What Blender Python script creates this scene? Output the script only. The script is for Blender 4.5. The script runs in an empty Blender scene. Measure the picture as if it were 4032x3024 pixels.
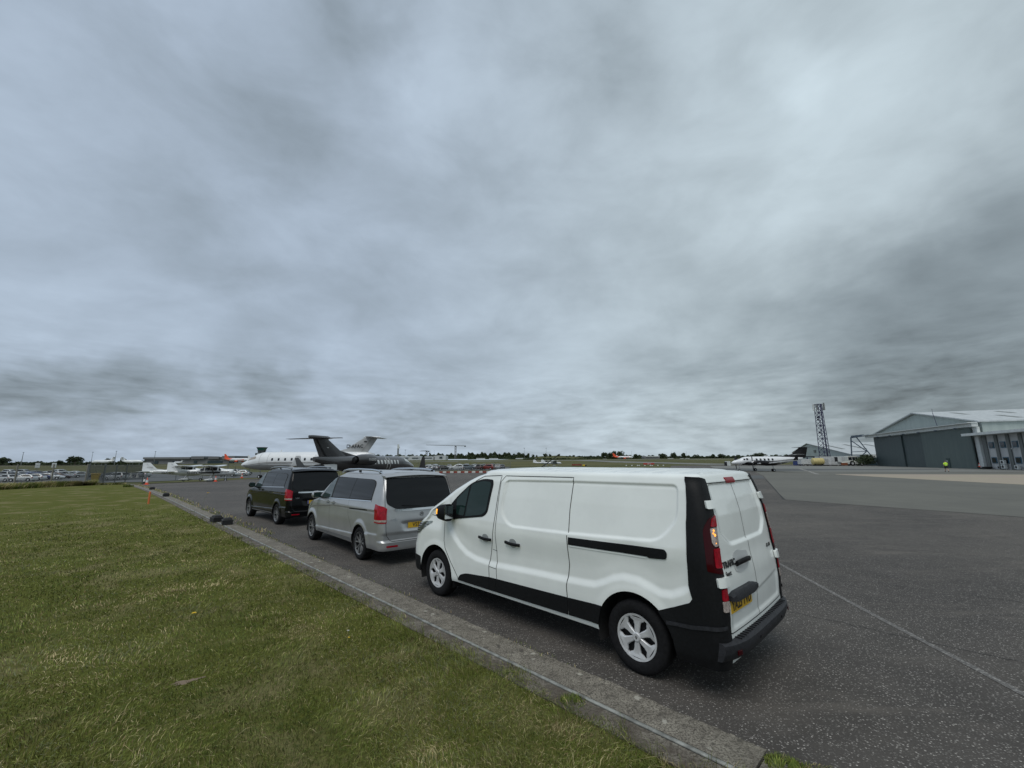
import bpy, bmesh, math, random
import numpy as np
from math import radians, sin, cos, pi, sqrt, atan2, floor
from mathutils import Matrix, Vector
from mathutils.geometry import delaunay_2d_cdt
random.seed(7); rng = np.random.default_rng(7)
scene = bpy.context.scene
COL = scene.collection

# ---------------------------------------------------------------- camera
F_PX, PITCH, ROLL, CAM_H = 1635.165, radians(10.487), radians(-0.28), 2.092   # 4032 px wide photograph
cam_data = bpy.data.cameras.new('camera')
cam_data.sensor_width = 36.0
cam_data.lens = 36.0 * F_PX / 4032
cam_data.clip_start = 0.05
cam_data.clip_end = 20000
cam = bpy.data.objects.new('camera', cam_data)
COL.objects.link(cam)
_r = Vector((1, 0, 0)); _u = Vector((0, -sin(PITCH), cos(PITCH))); _f = Vector((0, cos(PITCH), sin(PITCH)))
_r2 = _r * cos(ROLL) + _u * sin(ROLL); _u2 = _u * cos(ROLL) - _r * sin(ROLL)
cam.matrix_world = Matrix(((_r2.x, _u2.x, -_f.x, 0), (_r2.y, _u2.y, -_f.y, 0), (_r2.z, _u2.z, -_f.z, CAM_H), (0, 0, 0, 1)))
scene.camera = cam
scene.render.resolution_x, scene.render.resolution_y = 1024, 768
scene.render.engine = 'CYCLES'
scene.cycles.max_bounces = 6
scene.cycles.transparent_max_bounces = 24
scene.view_settings.view_transform = 'Standard'
scene.view_settings.look = 'None'
scene.view_settings.exposure = 0.0
scene.view_settings.gamma = 1.0

def ray(px, py):                     # survey sight line from the camera station
    X, Y = px - 2016, py - 1512
    c, s = cos(ROLL), sin(ROLL)
    X, Y = c * X + s * Y, -s * X + c * Y
    r, u = X / F_PX, -Y / F_PX
    return (r, cos(PITCH) - u * sin(PITCH), sin(PITCH) + u * cos(PITCH))
def G(px, py, z=0.0):                # where that sight line meets ground of height z
    d = ray(px, py); t = (z - CAM_H) / d[2]
    return (d[0] * t, d[1] * t, z)
def P(px, py, Y):                    # point on that sight line Y metres ahead
    d = ray(px, py); t = Y / d[1]
    return (d[0] * t, Y, CAM_H + d[2] * t)

# ---------------------------------------------------------------- node helpers
def nd(nt, t, **kw):
    n = nt.nodes.new(t)
    for k, v in kw.items():
        if k in n.bl_rna.properties.keys(): setattr(n, k, v)
    return n
def setin(n, **kw):
    for k, v in kw.items(): n.inputs[k.replace('_', ' ')].default_value = v
    return n
def mth(nt, op, a, b=None, c=None, clamp=False):
    n = nt.nodes.new('ShaderNodeMath'); n.operation = op; n.use_clamp = clamp
    for i, v in enumerate((a, b, c)):
        if v is None: continue
        if isinstance(v, (int, float)): n.inputs[i].default_value = v
        else: nt.links.new(v, n.inputs[i])
    return n.outputs[0]
def vmth(nt, op, a, b):
    n = nt.nodes.new('ShaderNodeVectorMath'); n.operation = op
    for i, v in enumerate((a, b)):
        if isinstance(v, tuple): n.inputs[i].default_value = v
        else: nt.links.new(v, n.inputs[i])
    return n
def smooth(nt, v, a, b, lo=0.0, hi=1.0):
    n = nt.nodes.new('ShaderNodeMapRange'); n.interpolation_type = 'SMOOTHSTEP'
    nt.links.new(v, n.inputs[0])
    n.inputs[1].default_value = a; n.inputs[2].default_value = b
    n.inputs[3].default_value = lo; n.inputs[4].default_value = hi
    return n.outputs[0]
def noise(nt, vec, scale, detail=4, rough=0.5, dist=0.0, out=0):
    n = nt.nodes.new('ShaderNodeTexNoise')
    n.inputs['Scale'].default_value = scale; n.inputs['Detail'].default_value = detail
    n.inputs['Roughness'].default_value = rough; n.inputs['Distortion'].default_value = dist
    if vec is not None: nt.links.new(vec, n.inputs['Vector'])
    return n.outputs[out]
def ramp(nt, fac, stops, interp='LINEAR'):
    n = nt.nodes.new('ShaderNodeValToRGB'); cr = n.color_ramp; cr.interpolation = interp
    while len(cr.elements) > 1: cr.elements.remove(cr.elements[-1])
    for i, (p, c) in enumerate(stops):
        e = cr.elements[0] if i == 0 else cr.elements.new(p)
        e.position = p; e.color = (c[0], c[1], c[2], 1)
    nt.links.new(fac, n.inputs[0])
    return n.outputs[0]
def mixc(nt, f, a, b, mode='MIX'):
    n = nt.nodes.new('ShaderNodeMix'); n.data_type = 'RGBA'; n.blend_type = mode
    for i, v in ((0, f), (6, a), (7, b)):
        if isinstance(v, (int, float)): n.inputs[i].default_value = v
        elif isinstance(v, tuple): n.inputs[i].default_value = (v[0], v[1], v[2], 1)
        else: nt.links.new(v, n.inputs[i])
    return n.outputs[2]

# ---------------------------------------------------------------- world: overcast sky
SUN_EL, SUN_AZ = radians(60), radians(-158)        # azimuth clockwise from +Y (straight ahead)
world = bpy.data.worlds.new('World'); scene.world = world; world.use_nodes = True
nt = world.node_tree; nt.nodes.clear()
wo = nt.nodes.new('ShaderNodeOutputWorld'); bg = nt.nodes.new('ShaderNodeBackground')
nt.links.new(bg.outputs[0], wo.inputs[0]); bg.inputs['Strength'].default_value = 0.1
sky = nt.nodes.new('ShaderNodeTexSky'); sky.sky_type = 'NISHITA'; sky.sun_disc = False
sky.sun_elevation = SUN_EL; sky.sun_rotation = SUN_AZ; sky.air_density = 1.5; sky.dust_density = 2.0
tc = nt.nodes.new('ShaderNodeTexCoord'); D = tc.outputs['Generated']
sep = nt.nodes.new('ShaderNodeSeparateXYZ'); nt.links.new(D, sep.inputs[0])
dz = mth(nt, 'MAXIMUM', sep.outputs[2], 0.0)
den = mth(nt, 'ADD', dz, 0.20)
pxn = mth(nt, 'DIVIDE', sep.outputs[0], den); pyn = mth(nt, 'DIVIDE', sep.outputs[1], den)
cmb = nt.nodes.new('ShaderNodeCombineXYZ')
nt.links.new(pxn, cmb.inputs[0]); nt.links.new(mth(nt, 'MULTIPLY', pyn, 0.95), cmb.inputs[1])
PL = cmb.outputs[0]
warp = noise(nt, PL, 1.1, 3, 0.5, 0, 1)
warpv = vmth(nt, 'SCALE', vmth(nt, 'SUBTRACT', warp, (0.5, 0.5, 0.5)).outputs[0], (0, 0, 0)); warpv.inputs[3].default_value = 0.55
PW = vmth(nt, 'ADD', PL, warpv.outputs[0]).outputs[0]
n1 = noise(nt, PW, 1.15, 6, 0.50, 0.5)
DL = vmth(nt, 'MULTIPLY', D, (1.0, 1.0, 1.9)).outputs[0]
n2 = noise(nt, DL, 4.2, 8, 0.54, 0.35)
n3 = noise(nt, DL, 12.0, 6, 0.58, 0.5)
s1 = mth(nt, 'MULTIPLY', mth(nt, 'SUBTRACT', n1, 0.5), 0.62)
s2 = mth(nt, 'MULTIPLY', mth(nt, 'SUBTRACT', smooth(nt, n2, 0.22, 0.80), 0.5), 0.27)
s3 = mth(nt, 'MULTIPLY', mth(nt, 'SUBTRACT', n3, 0.5), 0.14)
lum = mth(nt, 'ADD', mth(nt, 'ADD', s1, s2), s3)
# the deck of broken cumulus far away, low over the horizon
sc = vmth(nt, 'MULTIPLY', D, (1.0, 1.0, 4.2)).outputs[0]
n4 = noise(nt, sc, 7.0, 7, 0.56, 0.35)
n5 = noise(nt, sc, 22.0, 4, 0.55, 0.2)
low = smooth(nt, dz, 0.30, 0.06)
l4 = mth(nt, 'MULTIPLY', mth(nt, 'SUBTRACT', n4, 0.5), 1.0)
l5 = mth(nt, 'MULTIPLY', mth(nt, 'SUBTRACT', n5, 0.5), 0.45)
lowv = mth(nt, 'MULTIPLY', mth(nt, 'ADD', l4, l5), low)
lum = mth(nt, 'ADD', mth(nt, 'MULTIPLY', lum, smooth(nt, dz, 0.06, 0.3, 0.35, 1.0)), lowv)
Dw = vmth(nt, 'ADD', D, (0, 0, 0)).outputs[0]
wv = noise(nt, D, 5.0, 4, 0.55, 0, 1)
wv2 = vmth(nt, 'SCALE', vmth(nt, 'SUBTRACT', wv, (0.5, 0.5, 0.5)).outputs[0], (0, 0, 0)); wv2.inputs[3].default_value = 0.20
Dw = vmth(nt, 'ADD', D, wv2.outputs[0]).outputs[0]
def blob(px, py, r, amt, sz=1.0):
    """thicker (dark) or thinner (bright) cloud about one bearing; sz>1 flattens it"""
    d = Vector(ray(px, py)).normalized()
    v = vmth(nt, 'SUBTRACT', Dw, (d.x, d.y, d.z)).outputs[0]
    v = vmth(nt, 'MULTIPLY', v, (1, 1, sz)).outputs[0]
    ln = nt.nodes.new('ShaderNodeVectorMath'); ln.operation = 'LENGTH'; nt.links.new(v, ln.inputs[0])
    return smooth(nt, ln.outputs['Value'], r, 0.0, 0.0, amt * 0.8)
for b in SKY_BLOBS if 'SKY_BLOBS' in globals() else (
    (3450, 700, .42, .20), (3560, 840, .14, .22), (3050, 300, .36, .12), (3020, 880, .16, .16), (3800, 60, .25, .06), (3120, 290, .08, .22, .8),
    (4100, 420, .26, -.16), (2420, 220, .12, -.24, .5), (1430, 60, .12, -.34), (1850, 200, .07, -.10),
    (1090, 390, .16, -.14), (750, 700, .30, -.14, 1.2), (1250, 600, .2, -.08), (1650, 520, .14, .12), (1750, 270, .16, .12),
    (60, 1600, .20, -.28, 2.4), (340, 1540, .24, -.32, 2.4), (700, 1530, .2, -.22, 3), (1020, 1490, .15, -.34, 3.0), (1250, 1400, .10, .12, 3),
    (330, 1360, .16, .10, 1.5), (600, 1300, .3, .06), (2600, 1230, .22, .20, 1.2), (2250, 1300, .3, .10),
    (3300, 1400, .45, -.20, 1.5), (3900, 1300, .45, -.30, 1.2), (3950, 1600, .35, -.30, 1.4), (3300, 1640, .25, -.14, 2.5),
    (3750, 1020, .3, -.16, 2.0), (4032, 900, .25, -.20), (2700, 1420, .25, -.20, 2.0), (2350, 1180, .12, -.12, 1.5), (1500, 1650, .3, -.10, 3), (2000, 1330, .2, -.12, 3),
    (1000, 1700, .25, .10, 4), (2450, 1700, .3, .12, 4)):
    lum = mth(nt, 'ADD', lum, blob(*b))
lum = mth(nt, 'ADD', lum, 1.0)
lum = mth(nt, 'MAXIMUM', lum, 0.25)
right = smooth(nt, sep.outputs[0], -0.5, 0.6)
tint = mixc(nt, right, (0.400, 0.482, 0.585), (0.455, 0.535, 0.580))
dark = smooth(nt, lum, 1.05, 0.5)
tint = mixc(nt, mth(nt, 'MULTIPLY', dark, 0.5), tint, (0.400, 0.490, 0.545))
cl = vmth(nt, 'SCALE', tint, (0, 0, 0)); nt.links.new(mth(nt, 'MULTIPLY', lum, 10.0), cl.inputs[3])
final = mixc(nt, 0.05, cl.outputs[0], sky.outputs[0])
nt.links.new(final, bg.inputs['Color'])

# ---------------------------------------------------------------- sun behind the cloud
sd = bpy.data.lights.new('sun', 'SUN'); sd.energy = 1.5; sd.angle = radians(40); sd.color = (1.0, 0.96, 0.9)
so = bpy.data.objects.new('sun', sd); COL.objects.link(so)
sdir = Vector((sin(SUN_AZ) * cos(SUN_EL), cos(SUN_AZ) * cos(SUN_EL), sin(SUN_EL)))
so.rotation_euler = sdir.to_track_quat('Z', 'Y').to_euler()

# ---------------------------------------------------------------- materials
MATS = {}
def pmat(name, col, rough=0.5, metal=0.0, spec=0.5, coat=0.0, var=0.0, vscale=20.0, bump=0.0, bscale=60.0,
         emis=None, estr=0.0, alpha=1.0, trans=0.0, rvar=0.0, col2=None):
    if name in MATS: return MATS[name]
    m = bpy.data.materials.new(name); m.use_nodes = True; nt = m.node_tree
    b = nt.nodes['Principled BSDF']
    b.inputs['Base Color'].default_value = (*col, 1); b.inputs['Roughness'].default_value = rough
    b.inputs['Metallic'].default_value = metal; b.inputs['Specular IOR Level'].default_value = spec
    b.inputs['Coat Weight'].default_value = coat; b.inputs['Coat Roughness'].default_value = 0.04
    b.inputs['Alpha'].default_value = alpha; b.inputs['Transmission Weight'].default_value = trans
    t = nt.nodes.new('ShaderNodeTexCoord')
    if var or col2 or rvar:
        n = noise(nt, t.outputs['Object'], vscale, 5, 0.6)
        lo = tuple(c * (1 - var) for c in col); hi = col2 if col2 else tuple(min(1, c * (1 + var)) for c in col)
        c = mixc(nt, smooth(nt, n, 0.35, 0.65), lo, hi)
        nt.links.new(c, b.inputs['Base Color'])
        if rvar:
            nt.links.new(smooth(nt, n, 0.3, 0.7, max(0, rough - rvar), min(1, rough + rvar)), b.inputs['Roughness'])
    if bump:
        n = noise(nt, t.outputs['Object'], bscale, 4, 0.6)
        bp = nt.nodes.new('ShaderNodeBump'); bp.inputs['Strength'].default_value = bump; bp.inputs['Distance'].default_value = 0.01
        nt.links.new(n, bp.inputs['Height']); nt.links.new(bp.outputs[0], b.inputs['Normal'])
    if emis:
        b.inputs['Emission Color'].default_value = (*emis, 1); b.inputs['Emission Strength'].default_value = estr
    MATS[name] = m
    return m

# ---------------------------------------------------------------- mesh builder
class MB:
    def __init__(s): s.v = []; s.f = []; s.m = []
    def add(s, vs, fs, m=0):
        o = len(s.v); s.v.extend([tuple(map(float, p)) for p in vs]); s.f.extend([tuple(i + o for i in f) for f in fs]); s.m.extend([m] * len(fs)); return s
    def box(s, c, d, rz=0.0, m=0, ry=0.0, rx=0.0, taper=1.0):
        M = Matrix.Rotation(rz, 3, 'Z') @ Matrix.Rotation(ry, 3, 'Y') @ Matrix.Rotation(rx, 3, 'X')
        vs = []
        for z in (-.5, .5):
            k = taper if z > 0 else 1.0
            for x, y in ((-.5, -.5), (.5, -.5), (.5, .5), (-.5, .5)):
                vs.append(M @ Vector((x * d[0] * k, y * d[1] * k, z * d[2])) + Vector(c))
        return s.add(vs, [(0, 3, 2, 1), (4, 5, 6, 7), (0, 1, 5, 4), (1, 2, 6, 5), (2, 3, 7, 6), (3, 0, 4, 7)], m)
    def bar(s, a, b, w, h=None, m=0):
        a = Vector(a); b = Vector(b); h = h or w; d = b - a; L = d.length
        if L < 1e-6: return s
        q = d.to_track_quat('X', 'Z'); vs = []
        for x in (0, L):
            for y, z in ((-.5, -.5), (.5, -.5), (.5, .5), (-.5, .5)):
                vs.append(a + q @ Vector((x, y * w, z * h)))
        return s.add(vs, [(0, 3, 2, 1), (4, 5, 6, 7), (0, 1, 5, 4), (1, 2, 6, 5), (2, 3, 7, 6), (3, 0, 4, 7)], m)
    def tube(s, pts, r, n=8, m=0, cap=True):
        pts = [Vector(p) for p in pts]; rs = r if isinstance(r, (list, tuple)) else [r] * len(pts); rings = []
        for i, p in enumerate(pts):
            d = (pts[min(i + 1, len(pts) - 1)] - pts[max(i - 1, 0)]).normalized()
            q = d.to_track_quat('Z', 'X')
            rings.append([p + q @ Vector((cos(2 * pi * k / n) * rs[i], sin(2 * pi * k / n) * rs[i], 0)) for k in range(n)])
        return s.loft(rings, m, cap)
    def loft(s, rings, m=0, cap=True, closed=True):
        n = len(rings[0]); vs = [p for r in rings for p in r]; fs = []
        for i in range(len(rings) - 1):
            for k in range(n if closed else n - 1):
                k2 = (k + 1) % n
                fs.append((i * n + k, i * n + k2, (i + 1) * n + k2, (i + 1) * n + k))
        if cap and closed:
            fs.append(tuple(reversed(range(n)))); fs.append(tuple((len(rings) - 1) * n + k for k in range(n)))
        return s.add(vs, fs, m)
    def lathe(s, prof, c=(0, 0, 0), axis='Z', n=24, m=0, arc=2 * pi, off=0.0):
        rings = []
        for r, h in prof:
            ring = []
            for k in range(n):
                a = off + arc * k / n
                x, y = r * cos(a), r * sin(a)
                p = {'Z': (x, y, h), 'Y': (x, h, y), 'X': (h, x, y)}[axis]
                ring.append((p[0] + c[0], p[1] + c[1], p[2] + c[2]))
            rings.append(ring)
        return s.loft(rings, m, cap=False)
    def prism(s, poly, a, b, axis='Y', m=0):
        n = len(poly)
        def pt(p, h): return {'Y': (p[0], h, p[1]), 'X': (h, p[0], p[1]), 'Z': (p[0], p[1], h)}[axis]
        vs = [pt(p, a) for p in poly] + [pt(p, b) for p in poly]
        fs = [tuple(range(n)), tuple(reversed(range(n, 2 * n)))] + [(i, i + n, (i + 1) % n + n, (i + 1) % n) for i in range(n)]
        return s.add(vs, fs, m)
    def build(s, name, mats, parent=None, smooth=False, bevel=0.0, angle=35, seg=2, loc=None, fix=True):
        me = bpy.data.meshes.new(name)
        me.from_pydata(s.v, [], s.f)
        if not isinstance(mats, (list, tuple)): mats = [mats]
        for m in mats: me.materials.append(m)
        me.polygons.foreach_set('material_index', s.m)
        if fix or bevel:
            bm = bmesh.new(); bm.from_mesh(me)
            bmesh.ops.recalc_face_normals(bm, faces=bm.faces)
            bm.to_mesh(me); bm.free()
        o = bpy.data.objects.new(name, me); COL.objects.link(o)
        if parent: o.parent = parent
        if loc: o.location = loc
        if smooth:
            me.polygons.foreach_set('use_smooth', [True] * len(me.polygons))
            if angle < 180:
                bm = bmesh.new(); bm.from_mesh(me); lim = radians(angle)
                for e in bm.edges:
                    if len(e.link_faces) == 2 and e.calc_face_angle(0) > lim: e.smooth = False
                bm.to_mesh(me); bm.free()
        if bevel:
            md = o.modifiers.new('bevel', 'BEVEL'); md.width = bevel; md.segments = seg; md.limit_method = 'ANGLE'; md.angle_limit = radians(40)
            md.harden_normals = False
        return o
def tag(o, label=None, cat=None, group=None, kind=None):
    if label: o['label'] = label
    if cat: o['category'] = cat
    if group: o['group'] = group
    if kind: o['kind'] = kind
    return o
def thing(name, loc, rz=0.0, label=None, cat=None, group=None, scale=1.0):
    o = bpy.data.objects.new(name, None); COL.objects.link(o)
    o.location = loc; o.rotation_euler = (0, 0, rz); o.scale = (scale,) * 3
    o.empty_display_size = 0.2
    return tag(o, label, cat, group)
def copy_tree(o, parent=None):
    c = o.copy(); COL.objects.link(c); c.parent = parent
    for ch in list(o.children): copy_tree(ch, c)
    return c
def text_mesh(txt, size, mat, name='lettering', parent=None, depth=0.004, squeeze=1.0, shear=0.0, bold=0.0):
    """flat lettering in the XZ plane facing -Y, centred; returns the mesh object"""
    cu = bpy.data.curves.new(name, 'FONT'); cu.body = txt; cu.size = size; cu.align_x = 'CENTER'; cu.align_y = 'CENTER'
    cu.extrude = depth / 2; cu.resolution_u = 2; cu.shear = shear; cu.offset = bold
    t = bpy.data.objects.new(name, cu); COL.objects.link(t)
    dg = bpy.context.evaluated_depsgraph_get(); dg.update()
    me = bpy.data.meshes.new_from_object(t.evaluated_get(dg))
    bpy.data.objects.remove(t); bpy.data.curves.remove(cu)
    for v in me.vertices:
        x, y, z = v.co; v.co = (x * squeeze, -z, y)
    me.materials.clear(); me.materials.append(mat)
    o = bpy.data.objects.new(name, me); COL.objects.link(o)
    if parent: o.parent = parent
    return o
def sstep(a, b, x):
    t = np.clip((x - a) / (b - a), 0, 1); return t * t * (3 - 2 * t)
# ================================================================ GROUND
KA = radians(44.8)                                   # heading of the kerb, left of straight ahead
TD = (-sin(KA), cos(KA)); ND = (cos(KA), sin(KA))
def TN(t, n, z=0.0): return (t * TD[0] + n * ND[0], t * TD[1] + n * ND[1], z)
def hz(x, y):                                        # the paving falls gently towards its far left side
    x = np.asarray(x, float); y = np.asarray(y, float)
    return -0.48 * sstep(-8, -42, x) * sstep(22, 60, y)
def tz(x, y):                                        # surrounding fields
    x = np.asarray(x, float); y = np.asarray(y, float)
    az = x / np.maximum(np.abs(y), 1.0)
    low = np.interp(az, [-0.9, -0.55, -0.2, 0.1, 0.35], [-1.65, -1.5, -0.72, -0.5, -0.12])
    r = np.sqrt(x * x + y * y)
    rise = sstep(160, 850, y) * (0.3 + 4.7 * sstep(-0.95, -0.15, az))
    rise = rise + 9.5 * np.exp(-((az - 0.10) / 0.075) ** 2) * sstep(820, 1080, y) + 5.0 * sstep(-.05, .1, az) * sstep(900, 1500, y)
    z = low + rise
    return z + 0.12 * np.sin(x * 0.051 + 1) * np.sin(y * 0.043) * sstep(80, 200, r)
def gz(px, py): return float(hz(px, py))

def sheet(name, poly, mat, dz=0.0, step=4.0, hf=hz, kind='structure', jitter=0.0):
    pts = []
    n = len(poly)
    for i in range(n):
        a, b = Vector(poly[i]), Vector(poly[(i + 1) % n]); k = max(1, int((b - a).length / step))
        for j in range(k): pts.append(a + (b - a) * j / k)
    nb = len(pts); edges = [(i, (i + 1) % nb) for i in range(nb)]
    P0 = np.array([(p.x, p.y) for p in pts])
    xs = np.arange(P0[:, 0].min(), P0[:, 0].max(), step); ys = np.arange(P0[:, 1].min(), P0[:, 1].max(), step)
    inner = []
    for x in xs:
        for y in ys:
            c = False; j = nb - 1
            for i in range(nb):
                if (P0[i, 1] > y) != (P0[j, 1] > y) and x < (P0[j, 0] - P0[i, 0]) * (y - P0[i, 1]) / (P0[j, 1] - P0[i, 1]) + P0[i, 0]: c = not c
                j = i
            if c: inner.append(Vector((x, y)))
    r = delaunay_2d_cdt([Vector((p.x, p.y)) for p in pts] + inner, edges, [], 1, 1e-5)
    V = np.array([(v.x, v.y) for v in r[0]]); Z = hf(V[:, 0], V[:, 1]) + dz
    me = bpy.data.meshes.new(name); me.from_pydata([(a, b, c) for (a, b), c in zip(V, Z)], [], [tuple(f) for f in r[2]])
    me.materials.append(mat)
    bm = bmesh.new(); bm.from_mesh(me)
    for f in bm.faces:
        f.normal_update()
        if f.normal.z < 0: f.normal_flip()
    bm.to_mesh(me); bm.free()
    me.polygons.foreach_set('use_smooth', [True] * len(me.polygons))
    o = bpy.data.objects.new(name, me); COL.objects.link(o)
    return tag(o, kind=kind)

def gmat(name, build):
    m = bpy.data.materials.new(name); m.use_nodes = True; nt = m.node_tree
    b = nt.nodes['Principled BSDF']; t = nt.nodes.new('ShaderNodeTexCoord')
    build(nt, b, t.outputs['Object']); MATS[name] = m; return m
def setbump(nt, b, h, strength, dist=0.01):
    bp = nt.nodes.new('ShaderNodeBump'); bp.inputs['Strength'].default_value = strength; bp.inputs['Distance'].default_value = dist
    nt.links.new(h, bp.inputs['Height']); nt.links.new(bp.outputs[0], b.inputs['Normal'])
def voro(nt, vec, scale, feat='F1', out='Distance'):
    n = nt.nodes.new('ShaderNodeTexVoronoi'); n.feature = feat; n.inputs['Scale'].default_value = scale; nt.links.new(vec, n.inputs['Vector'])
    return n.outputs[out]

def b_asphalt(nt, b, O):
    big = noise(nt, O, 0.16, 5, 0.6, 0.4); mid = noise(nt, O, 1.6, 5, 0.65); fine = noise(nt, O, 95, 3, 0.7)
    base = ramp(nt, mid, [(0.3, (0.040, 0.036, 0.032)), (0.55, (0.056, 0.050, 0.045)), (0.75, (0.078, 0.071, 0.063))])
    base = mixc(nt, smooth(nt, big, 0.38, 0.66, 0, 0.75), base, (0.100, 0.090, 0.078))
    # exposed light chippings in the worn surface
    st = nt.nodes.new('ShaderNodeTexVoronoi'); st.inputs['Scale'].default_value = 62; st.inputs['Randomness'].default_value = 1.0
    nt.links.new(O, st.inputs['Vector'])
    sc_ = nt.nodes.new('ShaderNodeSeparateColor'); nt.links.new(st.outputs['Color'], sc_.inputs[0])
    pick = smooth(nt, sc_.outputs[0], 0.30, 0.78); inside = smooth(nt, st.outputs['Distance'], 0.52, 0.30)
    chip = mth(nt, 'MULTIPLY', pick, inside)
    chipc = ramp(nt, sc_.outputs[1], [(0.0, (0.085, 0.08, 0.072)), (0.55, (0.20, 0.188, 0.172)), (1.0, (0.52, 0.49, 0.45))])
    c = mixc(nt, mth(nt, 'MULTIPLY', chip, 0.85), base, chipc)
    pit = smooth(nt, fine, 0.50, 0.36); c = mixc(nt, mth(nt, 'MULTIPLY', pit, 0.6), c, (0.03, 0.029, 0.028))
    stain = smooth(nt, noise(nt, O, 0.55, 4, 0.6, 1.2), 0.58, 0.74); c = mixc(nt, mth(nt, 'MULTIPLY', stain, 0.45), c, (0.050, 0.044, 0.039)); sv = vmth(nt, 'MULTIPLY', O, (0.22, 1.1, 1)).outputs[0]; c = mixc(nt, smooth(nt, noise(nt, sv, 1.3, 5, .65, .6), .50, .72, 0, .55), c, (0.135, 0.120, 0.104))
    nt.links.new(c, b.inputs['Base Color']); b.inputs['Roughness'].default_value = 0.82
    b.inputs['Specular IOR Level'].default_value = 0.35
    h = mth(nt, 'ADD', mth(nt, 'MULTIPLY', fine, 0.6), chip); setbump(nt, b, h, 0.55, 0.006)
M_ASPH = gmat('asphalt', b_asphalt)
def b_conc(cols, joint=None, rough=0.8):
    def f(nt, b, O):
        big = noise(nt, O, 0.10, 5, 0.6, 0.5); mid = noise(nt, O, 1.1, 5, 0.6); fine = noise(nt, O, 45, 4, 0.7)
        c = ramp(nt, mid, [(0.3, cols[0]), (0.7, cols[1])])
        c = mixc(nt, smooth(nt, big, 0.4, 0.65, 0, 0.7), c, cols[2])
        sv = vmth(nt, 'MULTIPLY', O, (0.25, 3.0, 1)).outputs[0]
        c = mixc(nt, smooth(nt, noise(nt, sv, 1.0, 4, 0.6), 0.55, 0.75, 0, 0.35), c, tuple(x * 0.7 for x in cols[0]))
        c = mixc(nt, smooth(nt, fine, 0.45, 0.3, 0, 0.4), c, tuple(x * 0.6 for x in cols[0]))
        nt.links.new(c, b.inputs['Base Color']); b.inputs['Roughness'].default_value = rough
        setbump(nt, b, fine, 0.3, 0.004)
    return f
M_CONC = gmat('worn_concrete', b_conc([(0.105, 0.103, 0.086), (0.130, 0.128, 0.108), (0.092, 0.090, 0.077)]))
M_PALE = gmat('pale_concrete', b_conc([(0.29, 0.25, 0.185), (0.34, 0.295, 0.22), (0.31, 0.25, 0.21)]))
M_GREY = gmat('grey_concrete', b_conc([(0.150, 0.152, 0.140), (0.185, 0.187, 0.170), (0.135, 0.136, 0.125)]))
M_TARP = gmat('tar_patch', b_conc([(0.062, 0.066, 0.066), (0.078, 0.082, 0.082), (0.07, 0.073, 0.072)]))
def b_kerb(nt, b, O):
    mid = noise(nt, O, 5, 6, 0.7, 0.5); fine = noise(nt, O, 60, 5, 0.75); big = noise(nt, O, 0.7, 3, 0.5)
    c = ramp(nt, mid, [(0.25, (0.115, 0.102, 0.084)), (0.5, (0.225, 0.205, 0.168)), (0.75, (0.36, 0.335, 0.275))])
    c = mixc(nt, smooth(nt, fine, 0.56, 0.40, 0, 0.9), c, (0.045, 0.039, 0.030))
    c = mixc(nt, smooth(nt, big, 0.5, 0.7, 0, 0.5), c, (0.11, 0.10, 0.075)); c = mixc(nt, smooth(nt, noise(nt, O, 15, 4, 0.65), 0.56, 0.68, 0, 0.75), c, (0.052, 0.046, 0.038))
    st = nt.nodes.new('ShaderNodeTexVoronoi'); st.inputs['Scale'].default_value = 9.0; nt.links.new(vmth(nt, 'ADD', O, (0, 0, 0)).outputs[0], st.inputs['Vector'])
    sc_ = nt.nodes.new('ShaderNodeSeparateColor'); nt.links.new(st.outputs['Color'], sc_.inputs[0])
    edge = mth(nt, 'ADD', st.outputs['Distance'], mth(nt, 'MULTIPLY', mth(nt, 'SUBTRACT', noise(nt, O, 34, 4, 0.7), 0.5), 0.75))
    li = mth(nt, 'MULTIPLY', smooth(nt, sc_.outputs[0], 0.76, 0.86), smooth(nt, edge, 0.30, 0.16))
    c = mixc(nt, mth(nt, 'MULTIPLY', li, 0.8), c, (0.40, 0.385, 0.33))          # lichen rounds
    nt.links.new(c, b.inputs['Base Color']); b.inputs['Roughness'].default_value = 0.9
    setbump(nt, b, mth(nt, 'ADD', fine, mid), 0.6, 0.008)
M_KERB = gmat('lichened_concrete', b_kerb)
M_SOILK = gmat('soil_stained_concrete', lambda nt, b, O: (b_kerb(nt, b, O), nt.links.new(mixc(nt, smooth(nt, noise(nt, O, 3.0, 5, .7), .35, .62, .85, .25), b.inputs['Base Color'].links[0].from_socket, (0.060, 0.046, 0.034)), b.inputs['Base Color'])))
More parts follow.
